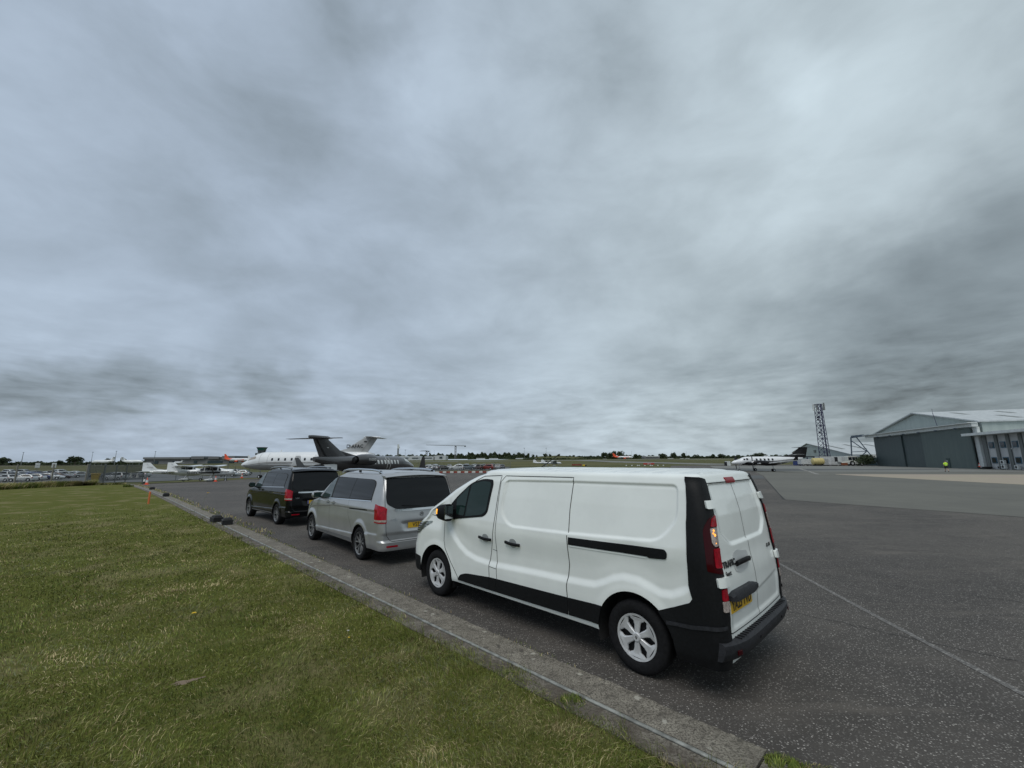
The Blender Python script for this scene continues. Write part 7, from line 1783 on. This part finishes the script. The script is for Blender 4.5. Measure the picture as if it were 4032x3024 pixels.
h0 = Vector(P(575, 1886, 74)); h1 = Vector(P(980, 1880, 90)); h2 = Vector(P(1560, 1850, 100)); h3 = Vector(P(2010, 1842, 118))
for v_, z_ in ((h0, -.6), (h1, -.5), (h2, -.6), (h3, -.6)): v_.z = z_
fence_run('thin chain-link fence running behind the parked aircraft', [tuple(h0), tuple(h1), tuple(h2), tuple(h3)], 2.3, gmat('thin_chain_link', b_mesh(.09, .05, (.16, .17, .17))), M_GPOST, .08, 5.0)
# grit bin
x, y, _ = G(374, 1892, -.4); t = thing('grit_bin', (x, y, -.45), radians(35), 'yellow grit bin standing at the far end of the lawn', 'bin'); MY = pmat('yellow_plastic', (.62, .42, .01), .5, var=.05)
b = MB(); b.loft([[(sx * w_, sy * d_, z_) for sx, sy in ((-1, -1), (1, -1), (1, 1), (-1, 1))] for w_, d_, z_ in ((.36, .3, .05), (.46, .4, .95))]); b.build('tub', MY, t, bevel=.04); b = MB(); b.box((0, 0, 1.02), (1.04, .9, .12), taper=.9); b.build('lid', MY, t, bevel=.03)
# cones
M_CONE = pmat('cone_orange', (.75, .10, .04), .5, var=.08, vscale=6); M_SLEEVE = pmat('cone_white_sleeve', (.62, .62, .60), .45); M_GRUB = pmat('grubby_black', (.02, .02, .02), .7)
def cone(px, py, z, label, col=None, h=.75):
    x, y, _ = G(px, py, z); t = thing('traffic_cone', (x, y, z), .4, label, 'traffic cone', None if 'cones beyond' in label else 'traffic cones on the apron'); s_ = h / .75
    b = MB(); b.box((0, 0, .02 * s_), (.42 * s_, .42 * s_, .04 * s_)); b.build('base', col or M_CONE, t, bevel=.01)
    b = MB(); b.lathe([(.15 * s_, .04 * s_), (.118 * s_, .22 * s_)], n=20); b.lathe([(.066 * s_, .52 * s_), (.03 * s_, .74 * s_), (.001, .75 * s_)], n=20); b.lathe([(.117 * s_, .22 * s_), (.066 * s_, .52 * s_)], n=20); b.build('cone_body', col or M_CONE, t, smooth=True, angle=60)
    b = MB(); b.lathe([(.121 * s_, .23 * s_), (.072 * s_, .51 * s_)], n=20); b.build('reflective_sleeve', M_SLEEVE, t, smooth=True)
zc_ = -.3
cone(577, 1908, -.28, 'orange cone with white sleeve at the kerb end, right of the black-based cone'); cone(567, 1904, -.30, 'cone with black base and white sleeve at the far end of the kerb', M_GRUB)
cone(848, 1896, -.42, 'orange cone standing by the wing strut of the G-LLCH trainer'); cone(952, 1882, -.42, 'orange cone standing before the nose of the white business jet')
cone(514, 1880, -.55, 'left of two small white cones beyond the mesh fence', M_SLEEVE, .9); cone(540, 1880, -.55, 'right of two small white cones beyond the mesh fence', M_SLEEVE, .8)
# cone by the office
p = off.matrix_basis @ Vector((.2, -1.9, .45)); t = thing('traffic_cone', p, 0, 'orange and white cone set on the clutter at the office corner', 'traffic cone'); b = MB(); b.box((0, 0, .02), (.4, .4, .04)); b.build('base', M_CONE, t); b = MB(); b.lathe([(.14, .04), (.03, .75), (.001, .76)], n=14); b.build('cone_body', M_CONE, t, smooth=True); b = MB(); b.lathe([(.125, .2), (.075, .48)], n=14); b.build('reflective_sleeve', M_SLEEVE, t)
# orange marker post on the lawn
x, y, _ = G(584, 1984); t = thing('marker_post', (x, y, 0), 0, 'short orange marker post in the lawn', 'post'); b = MB(); b.tube([(0, 0, -.02), (.006, 0, .60)], .042, 12); b.build('post', pmat('marker_orange', (.62, .16, .05), .55, var=.1, vscale=5), t, smooth=True, angle=50); b = MB(); b.lathe([(.043, .60), (.035, .615), (.001, .618)], n=12); b.build('cap', MATS['marker_orange'], t)
# rubber weight blocks on the kerb
def block(t_, n_, rz, label, big=True, strap=None):
    x, y, _ = TN(t_, n_); t = thing('rubber_weight', (x, y, gz(x, y) + .014), rz, label, 'weight'); M_RUB = pmat('black_rubber', (.012, .012, .013), .7, var=.3, vscale=20, bump=.3)
    b = MB(); b.box((0, 0, .075), (.44, .30, .15)); b.box((0, 0, .185), (.34, .26, .07), taper=.8); b.build('block', M_RUB, t, bevel=.02)
    b = MB(); b.box((.0, 0, .152), (.46, .31, .012)); b.build('ridge', pmat('worn_rubber', (.035, .035, .034), .8), t)
    if strap: b = MB(); b.box((0, -.155, .11), (.42, .012, .03)); b.build('yellow_strap', pmat('dirty_yellow', (.35, .24, .05), .6), t)
block(18.4, 3.38, radians(140), 'black rubber weight with a yellow strip, on the kerb line', strap=True); block(17.35, 3.50, radians(128), 'solid black rubber weight on the kerb, nearest to the silver carrier'); block(34.3, 3.5, radians(135), 'black rubber weight alone farther up the kerb'); block(45.5, 3.7, radians(120), 'dark weight near the far end of the kerb by the weeds')
# flowers
M_PETAL = pmat('yellow_petal', (.75, .50, .01), .6); M_PETW = pmat('white_petal', (.6, .6, .58), .6); M_STEM = pmat('flower_stem', (.10, .14, .04), .7)
def flower(x, y, h, r, mat, label, bend=.2):
    t = thing('flower', (x, y, gz(x, y)), random.random() * 6, label, 'flower'); b = MB(); b.tube([(0, 0, 0), (bend * h * .3, 0, h * .6), (bend * h, 0, h)], [.003, .003, .002], 6); b.build('stem', M_STEM, t)
    b = MB(); R = random.Random(int(h * 1000))
    for k in range(26):
        a = 2 * pi * k / 13 + R.uniform(-.1, .1); rr = r * (1 if k % 2 else .65); w_ = r * .18; u = Vector((cos(a), sin(a), .25 if k % 2 else .6)) * rr; s_ = Vector((-sin(a), cos(a), 0)) * w_; c = Vector((bend * h, 0, h)); b.add([c + s_ * .3, c + u * .8 + s_, c + u, c + u * .8 - s_, c - s_ * .3], [(0, 1, 2, 3, 4)])
    b.build('petals', mat, t, fix=False)
x, y, _ = G(760, 2438); flower(x, y, .07, .030, M_PETAL, 'large yellow dandelion in the middle of the foreground lawn'); x, y, _ = G(1370, 2530); flower(x, y, .05, .014, M_PETAL, 'small yellow flower in the lawn near the kerb'); x, y, _ = G(1373, 2500); flower(x, y, .05, .016, M_PETW, 'small white flower beside the small yellow one')
x, y, _ = G(797, 1994); flower(x, y, .62, .07, M_PETAL, 'tall yellow-flowered weed at the tarmac edge behind the rubber weights', .25)
# red and white kerb blocks
x0, y0, _ = G(1722, 1864, -.05); x1, y1, _ = G(1922, 1863, -.05); n = 14; M_RB = pmat('barrier_red', (.20, .035, .025), .6, var=.2, vscale=4); M_WBk = pmat('barrier_white', (.48, .48, .46), .6, var=.15, vscale=4)
for k in range(n + 4):
    f = (k - 3) / n; x, y = x0 + (x1 - x0) * f, y0 + (y1 - y0) * f; red = k % 2 == 0
    t = thing('barrier_block', (x, y, gz(x, y)), atan2(y1 - y0, x1 - x0), ('dull red' if red else 'white') + ' block in the alternating row along the far tarmac edge', 'barrier', 'dull red barrier blocks' if red else 'white barrier blocks')
    b = MB(); b.box((0, 0, .15), (.66, .45, .30), taper=.86); b.build('block', M_RB if red else M_WBk, t, bevel=.03); b = MB(); b.box((0, 0, .31), (.5, .12, .04)); b.build('grip', M_RB if red else M_WBk, t)
# taxiway signs
for px, py, w_, Y, m_, lb, txt in ((2271, 1834, 38, 175, M_RB, 'long dull red taxiway sign near the far light aircraft', None), (2302, 1836, 15, 170, None, 'small yellow and black taxiway sign', None), (2555, 1830, 42, 175, M_RB, 'red runway holding sign on the grass above the van roof', '08-26'), ):
    x, y, z = P(px, py, Y); k = Y / F_PX; t = thing('taxiway_sign', (x, y, z - .1), 0, lb, 'sign'); mm = pmat('sign_red', (.42, .03, .02), .5) if txt else (m_ or MY)
    b = MB(); b.box((0, 0, .15 + 3.2 * k), (w_ * k, .3, 5.6 * k)); b.build('panel', mm, t, bevel=.03); b = MB(); b.box((-w_ * k * .35, 0, .08), (.1, .2, .5)); b.box((w_ * k * .35, 0, .08), (.1, .2, .5)); b.build('feet', M_DARKIN, t)
    if txt: o = text_mesh(txt, 5.2 * k, M_SHADE, 'lettering', t, .02, 1.2); o.location = (0, -.17, .15 + 3.2 * k)
    if m_ is None: b = MB(); b.box((w_ * k * .30, -.02, .15 + 3.2 * k), (w_ * k * .38, .32, 5.2 * k)); b.build('black_panel', M_DARKIN, t)
# runway edge lights / white markers strung along the grass
for k in range(9):
    x, y, z = P(2466 + k * 17 + (k % 3) * 5, 1832, 172); t = thing('marker_stone', (x, y, z - .25), 0, 'small white marker on the grass edge beyond the van roof', 'marker', 'white markers on the grass edge'); b = MB(); b.box((0, 0, .18), (.55, .4, .36), taper=.7); b.build('stone', M_FASC, t, bevel=.05)

# person in hi-vis jacket walking away
M_SKIN = pmat('skin', (.42, .25, .18), .5); M_HIVIS = pmat('hi_vis_yellow', (.50, .80, .04), .6); M_NAVY = pmat('navy_shorts', (.010, .012, .020), .8); M_HAIR = pmat('grey_hair', (.12, .11, .10), .8); M_BOOT = pmat('black_boots', (.01, .01, .01), .6)
px_, py_, _ = P(3729, 1856, 69)
per = thing('person', (px_, py_, 0), radians(60), 'person in a yellow-green hi-vis top and dark shorts walking by the hangar', 'person')
def skin(name, verts, edges, rad_, mat, parent, sub=2):
    me = bpy.data.meshes.new(name); me.from_pydata(verts, edges, []); o = bpy.data.objects.new(name, me); COL.objects.link(o); o.parent = parent; sk = o.modifiers.new('skin', 'SKIN'); sk.use_smooth_shade = True
    if not me.skin_vertices: bpy.context.view_layer.objects.active = o
    lay = me.skin_vertices[0].data if me.skin_vertices else None
    if lay:
        for i, r_ in enumerate(rad_): lay[i].radius = (r_, r_) if not isinstance(r_, tuple) else r_
        lay[0].use_root = True
    ss = o.modifiers.new('sub', 'SUBSURF'); ss.levels = sub; ss.render_levels = sub; me.materials.append(mat); return o
V = [(0, 0, .95), (0, 0, 1.15), (.02, 0, 1.38), (.03, 0, 1.50), (.05, 0, 1.60), (.06, 0, 1.70), (0, .10, .90), (.16, .11, .50), (.30, .11, .10), (.38, .11, .05), (0, -.10, .90), (-.08, -.11, .50), (-.34, -.11, .14), (-.27, -.11, .05), (.02, .19, 1.42), (-.06, .26, 1.15), (.05, .25, .92), (.02, -.19, 1.42), (.12, -.25, 1.15), (.27, -.18, 1.05), (.31, -.16, 1.0), (.09, .25, .84)]
E_ = [(0, 1), (1, 2), (2, 3), (3, 4), (4, 5), (0, 6), (6, 7), (7, 8), (8, 9), (0, 10), (10, 11), (11, 12), (12, 13), (2, 14), (14, 15), (15, 16), (16, 21), (2, 17), (17, 18), (18, 19), (19, 20)]
Rr_ = [.14, .13, .15, .06, .085, .075, .09, .06, .04, .04, .09, .06, .04, .04, .06, .045, .032, .06, .045, .032, .035, .035]
skin('body', V, E_, Rr_, M_SKIN, per)
b = MB(); rg = []
for z, a, c in ((.98, .155, .19), (1.1, .15, .185), (1.3, .16, .205), (1.42, .14, .21), (1.50, .08, .10)): rg.append([(.01 + a * cos(q), c * sin(q), z) for q in [2 * pi * k / 18 for k in range(18)]])
b.loft(rg); jt = b.build('jacket', M_HIVIS, per, smooth=True, angle=70)
for a_, c_ in (((.02, .19, 1.42), (-.06, .26, 1.17)), ((.02, -.19, 1.42), (.11, -.25, 1.17))):
    b = MB(); b.tube([a_, c_], [.075, .065], 12); b.build('sleeve', M_HIVIS, jt, smooth=True)
b = MB(); b.lathe([(.17, 1.12), (.172, 1.16)], (.01, 0, 0), n=18); b.build('reflective_band', M_SHADE, jt)
for s_, kn in ((1, (.14, .11, .56)), (-1, (-.07, -.11, .56))):
    b = MB(); b.tube([(0, s_ * .09, 1.0), (kn[0] * .4, s_ * .10, .78), kn], [.135, .115, .095], 14); b.build('shorts_leg', M_NAVY, per, smooth=True)
for c in ((.34, .11, .05), (-.30, -.11, .09)):
    b = MB(); b.box(c, (.28, .10, .11), taper=.8); b.build('boot', M_BOOT, per, bevel=.03)
b = MB(); fuselage(b, [(-.06, 1.70, .02, .02), (-.03, 1.70, .075, .08), (.03, 1.72, .088, .09), (.10, 1.73, .07, .07), (.14, 1.73, .02, .02)], 14); b.build('hair', M_HAIR, per, smooth=True)

# ---------------------------------------------------------------- trees
M_LEAF = gmat('dark_foliage', lambda nt, b, O: (nt.links.new(mixc(nt, noise(nt, O, 1.6, 4, .6), (.020, .034, .012), (.050, .072, .026)), b.inputs['Base Color']), b.inputs['Roughness'].__setattr__('default_value', .8)))
M_BARK = pmat('bark', (.06, .05, .04), .9)
def crown_mesh(name, seed, w, h, z0, n, s_, lobes=7):
    r = np.random.default_rng(seed); C = []
    for k in range(lobes):
        a = r.uniform(0, 2 * pi); q = r.uniform(.1, .55) * w; C.append((q * cos(a), q * sin(a), z0 + h * r.uniform(.30, .72), r.uniform(.28, .46) * w))
    V = []; F = []
    for k in range(n):
        cx, cy, cz, cr = C[r.integers(len(C))]; d = r.normal(size=3); d /= np.linalg.norm(d); rr = cr * r.uniform(.55, 1.05); p = np.array([cx, cy, cz]) + d * rr * np.array([1, 1, .8 * h / w * 1.1])
        p[2] = max(p[2], z0 * .7); u = r.normal(size=3); u /= np.linalg.norm(u); v = np.cross(u, r.normal(size=3)); v /= np.linalg.norm(v) + 1e-9; q = s_ * r.uniform(.6, 1.3); o = len(V)
        V += [tuple(p - u * q), tuple(p + v * q * .7), tuple(p + u * q), tuple(p - v * q * .7)]; F.append((o, o + 1, o + 2, o + 3))
    me = bpy.data.meshes.new(name); me.from_pydata(V, [], F); me.materials.append(M_LEAF); return me
CM = [crown_mesh('crown', 100 + i, 5.2, 6.5 + i * .5, 1.6 if i != 4 else .6, 620, .62, 6 + i) for i in range(5)]
tm = MB(); tm.tube([(0, 0, 0), (.1, .05, 2.2), (.0, .1, 4.6)], [.38, .28, .12], 7); tm.tube([(.08, .05, 2.2), (1.4, .3, 4.2)], [.18, .06], 6); tm.tube([(.05, .05, 2.4), (-1.3, -.4, 4.4)], [.18, .06], 6)
tproto = tm.build('trunk', M_BARK, None); TRM = tproto.data; bpy.data.objects.remove(tproto)
def tree(px, pyb, pyt, Y, label, group=None, wide=1.0, v=0):
    x, y, z = P(px, pyb, Y); h = (pyb - pyt) * Y / F_PX; s_ = h / 8.2
    t = thing('tree', (x, y, z - .3), random.uniform(0, 6.28), label, 'tree', group); t.scale = (s_ * wide, s_ * wide, s_)
    c = bpy.data.objects.new('crown', CM[v % 5]); COL.objects.link(c); c.parent = t; k = bpy.data.objects.new('trunk', TRM); COL.objects.link(k); k.parent = t; return t
TR = [(294, 1832, 1797, 560, 'big round dark tree standing above the left hedge', 1.5), (8, 1833, 1803, 600, 'dark tree cut by the left edge of the skyline', 1.5), (425, 1829, 1808, 640, 'broad dark tree left of the mesh fence corner', 1.4), (482, 1828, 1806, 640, 'dark tree over the parked white aircraft', 1.2), (443, 1829, 1811, 660, 'smaller tree beside the broad one behind the gate', 1.2), (400, 1829, 1813, 660, 'low tree left of the broad one behind the gate', 1.2), (553, 1827, 1815, 700, 'small round tree at the left end of the long hangar', 1.2), (234, 1832, 1815, 600, 'low tree left of the big round one', 1.6), (140, 1832, 1819, 600, 'low bushy tree in the left hedge', 1.8),
      (2101, 1804, 1790, 1100, 'lone tree on the crest of the hill', 1.0), (2112, 1804, 1792, 1100, 'second lone tree on the crest just right of the first', .9), (2148, 1804, 1787, 1000, 'tall tree under the hillside floodlight', 1.1), (2167, 1804, 1790, 1000, 'small tree right of the floodlight tree', 1.0), (2200, 1804, 1790, 1050, 'rounded tree pair above the far aircraft', 1.4), (2258, 1804, 1792, 1050, 'small tree right of the far light aircraft', 1.1), (2328, 1806, 1795, 950, 'low tree left of the distant airliner', 1.5), (2380, 1808, 1783, 900, 'large dark tree left of the orange airliner tail', 1.3), (2400, 1808, 1786, 900, 'large tree touching the orange airliner tail', 1.3), (2418, 1808, 1780, 920, 'tall tree directly behind the orange airliner tail', 1.1), (2440, 1808, 1778, 930, 'tallest tree behind the distant airliner', 1.2), (2500, 1807, 1788, 900, 'tree pair behind the airliner nose', 1.6), (2610, 1807, 1787, 900, 'tree right of the distant hall', 1.5), (2652, 1807, 1785, 900, 'round tree midway between hall and turboprop', 1.1), (2692, 1807, 1786, 900, 'next round tree toward the turboprop', 1.1), (2740, 1806, 1790, 950, 'low wide tree left of the pair', 1.4), (2812, 1806, 1788, 950, 'left tree of a pair near the turboprop', 1.2), (2838, 1806, 1788, 950, 'right tree of a pair near the turboprop', 1.2), (2990, 1805, 1786, 800, 'wooded rise seen above the turboprop cabin', 3.0)]
for i, (px, pb, pt_, Y, lb, wd) in enumerate(TR): tree(px, pb, pt_, Y, lb, 'skyline trees', wd, i)
# continuous hedges and woods on the skyline
def woods(name, segs, seed, label, s_=1.3):
    r = np.random.default_rng(seed); V = []; F = []
    for px0, px1, pb0, pb1, pt0, pt1, Y in segs:
        L = abs(px1 - px0) * Y / F_PX; n = int(L * 7 * max(1, (pb0 - pt0) / 8)); ph = r.uniform(0, 6, 4)
        k = Y / F_PX
        # solid body of the hedge: displaced ridge with depth
        m = max(6, int(L / 2.2)); rg = []
        for i in range(m + 1):
            f = i / m; px = px0 + (px1 - px0) * f; x, y, z = P(px, pb0 + (pb1 - pb0) * f, Y); H = ((pb0 + (pb1 - pb0) * f) - (pt0 + (pt1 - pt0) * f)) * k
            H *= .62 + .16 * sin(f * L * .23 + ph[0]) + .12 * sin(f * L * .61 + ph[1]) + r.uniform(-.08, .08)
            rg.append([(x, y - 3, z - 1), (x, y - 3.4 + r.uniform(-1, 1), z + H * .6), (x, y - 1, z + H), (x, y + 3, z + H * .9), (x, y + 5, z - 1)])
        o = len(V)
        for q in rg: V += q
        for i in range(m):
            for j in range(4): a = o + i * 5 + j; F.append((a, a + 1, a + 6, a + 5))
        for i in range(n):
            f = r.uniform(); px = px0 + (px1 - px0) * f; x, y, z = P(px, pb0 + (pb1 - pb0) * f, Y); H = ((pb0 + (pb1 - pb0) * f) - (pt0 + (pt1 - pt0) * f)) * k
            H *= .78 + .16 * sin(f * L * .23 + ph[0]) + .12 * sin(f * L * .61 + ph[1]); zz = z + H * sqrt(r.uniform(0, 1)) ; p = np.array([x, y - 3 + r.uniform(-2, 5), zz]); u = r.normal(size=3); u /= np.linalg.norm(u); v = np.cross(u, r.normal(size=3)); v /= np.linalg.norm(v) + 1e-9; q = s_ * r.uniform(.5, 1.2); o = len(V)
            V += [tuple(p - u * q), tuple(p + v * q * .7), tuple(p + u * q), tuple(p - v * q * .7)]; F.append((o, o + 1, o + 2, o + 3))
    me = bpy.data.meshes.new(name); me.from_pydata(V, [], F); me.materials.append(M_LEAF); o = bpy.data.objects.new(name, me); COL.objects.link(o); return tag(o, label, 'trees', kind='stuff')
woods('hedgerow', [(-260, 345, 1836, 1831, 1820, 1817, 620), (345, 570, 1831, 1827, 1818, 1814, 680)], 1, 'continuous dark hedge line on the left skyline')
woods('woodland', [(1440, 1700, 1808, 1806, 1790, 1788, 1000), (1690, 1800, 1806, 1806, 1783, 1786, 980), (1800, 1880, 1806, 1806, 1785, 1786, 980)], 2, 'tree belt above the white terminal')
woods('woodland', [(1842, 1905, 1808, 1807, 1780, 1782, 900), (1895, 2085, 1807, 1806, 1780, 1782, 900)], 3, 'dark wood right of the terminal')
woods('hedgerow', [(2085, 2240, 1806, 1806, 1798, 1797, 1000), (2180, 2400, 1804, 1806, 1794, 1795, 1050), (2300, 2460, 1809, 1808, 1796, 1790, 930), (2450, 2900, 1807, 1806, 1791, 1795, 960), (2850, 3150, 1806, 1808, 1792, 1789, 900)], 4, 'hedges and low trees along the right skyline')
woods('hedgerow', [(2060, 2330, 1809, 1810, 1804, 1804, 700)], 5, 'dark low hedge crossing the hillside')
# hill and dry field behind
# bush by the tug
t = thing('bush', P(3412, 1832, 132), 0, 'green bush growing at the left corner of the big hangar', 'bush'); c = bpy.data.objects.new('leaves', crown_mesh('leaves', 900, 4.6, 3.4, .1, 1500, .22, 9)); COL.objects.link(c); c.parent = t; k = bpy.data.objects.new('stem', TRM); COL.objects.link(k); k.parent = t; k.scale = (.4, .4, .35)
# rough grass bank beyond the lawn, and verge by the centre car park
def rough(name, pts, count, hmin, hmax, dry, seed, w_, label, depth=2.5):
    r = np.random.default_rng(seed); f = r.uniform(0, len(pts) - 1.001, count); i = f.astype(int); u = f - i; A = np.array([p[:2] for p in pts]); X = A[i, 0] + (A[i + 1, 0] - A[i, 0]) * u; Y = A[i, 1] + (A[i + 1, 1] - A[i, 1]) * u
    d = np.sqrt(X * X + Y * Y); k = r.uniform(0, depth, count); X += X / d * k; Y += Y / d * k; c, _ = blade_cols(X, Y, r, dry); c = c * (1 - .25 * vnoise(X, Y, .5, seed)[:, None]); Z = np.where(k < .6, hz(X, Y), hz(X, Y) - .16 * (k - .6))
    o = blades(name, X, Y, Z - .05, r.uniform(hmin, hmax, count) * (1 + .3 * vnoise(X, Y, .8, seed + 1)), np.full(count, w_), c * .85, M_BLADE, .45, seed); return tag(o, kind='stuff', label=label, cat='grass')
q0 = Vector((xy(20, -60)[0], xy(20, -60)[1])); rough('tall_grass', [tuple(q0), xy(51, -11), xy(57.3, -5.6), xy(64.5, -1.5), xy(66.5, .5)], 30000, .30, .72, .35, 61, .055, 'tall unmown grass and docks on the bank beyond the lawn')
rough('tall_grass', [xy(66.3, .2), xy(67.2, 3.0)], 1800, .12, .35, .4, 62, .05, 'long grass at the foot of the mesh fence', 1.0)
rough('tall_grass', [(-13, 84), (-4, 86), (8, 96), (20, 108)], 9000, .15, .45, .3, 63, .10, 'rough verge in front of the centre car park', 14)
for (px, py, lb, hh) in ((505, 1918, 'dark clump of docks in the far lawn beside the kerb', .32), (476, 1897, 'small clump at the far lawn edge under the fence', .2)):
    x, y, _ = G(px, py, -.25); r = np.random.default_rng(int(px)); n = 260; a = r.uniform(0, 6.28, n); q = .38 * np.sqrt(r.uniform(0, 1, n)); X = x + q * np.cos(a); Y = y + q * np.sin(a); c, _ = blade_cols(X, Y, r, -.3)
    tag(blades('weed_clump', X, Y, hz(X, Y), r.uniform(.3, 1, n) * hh, np.full(n, .05), c * .6, M_BLADE, .6, 9), lb, 'weeds')
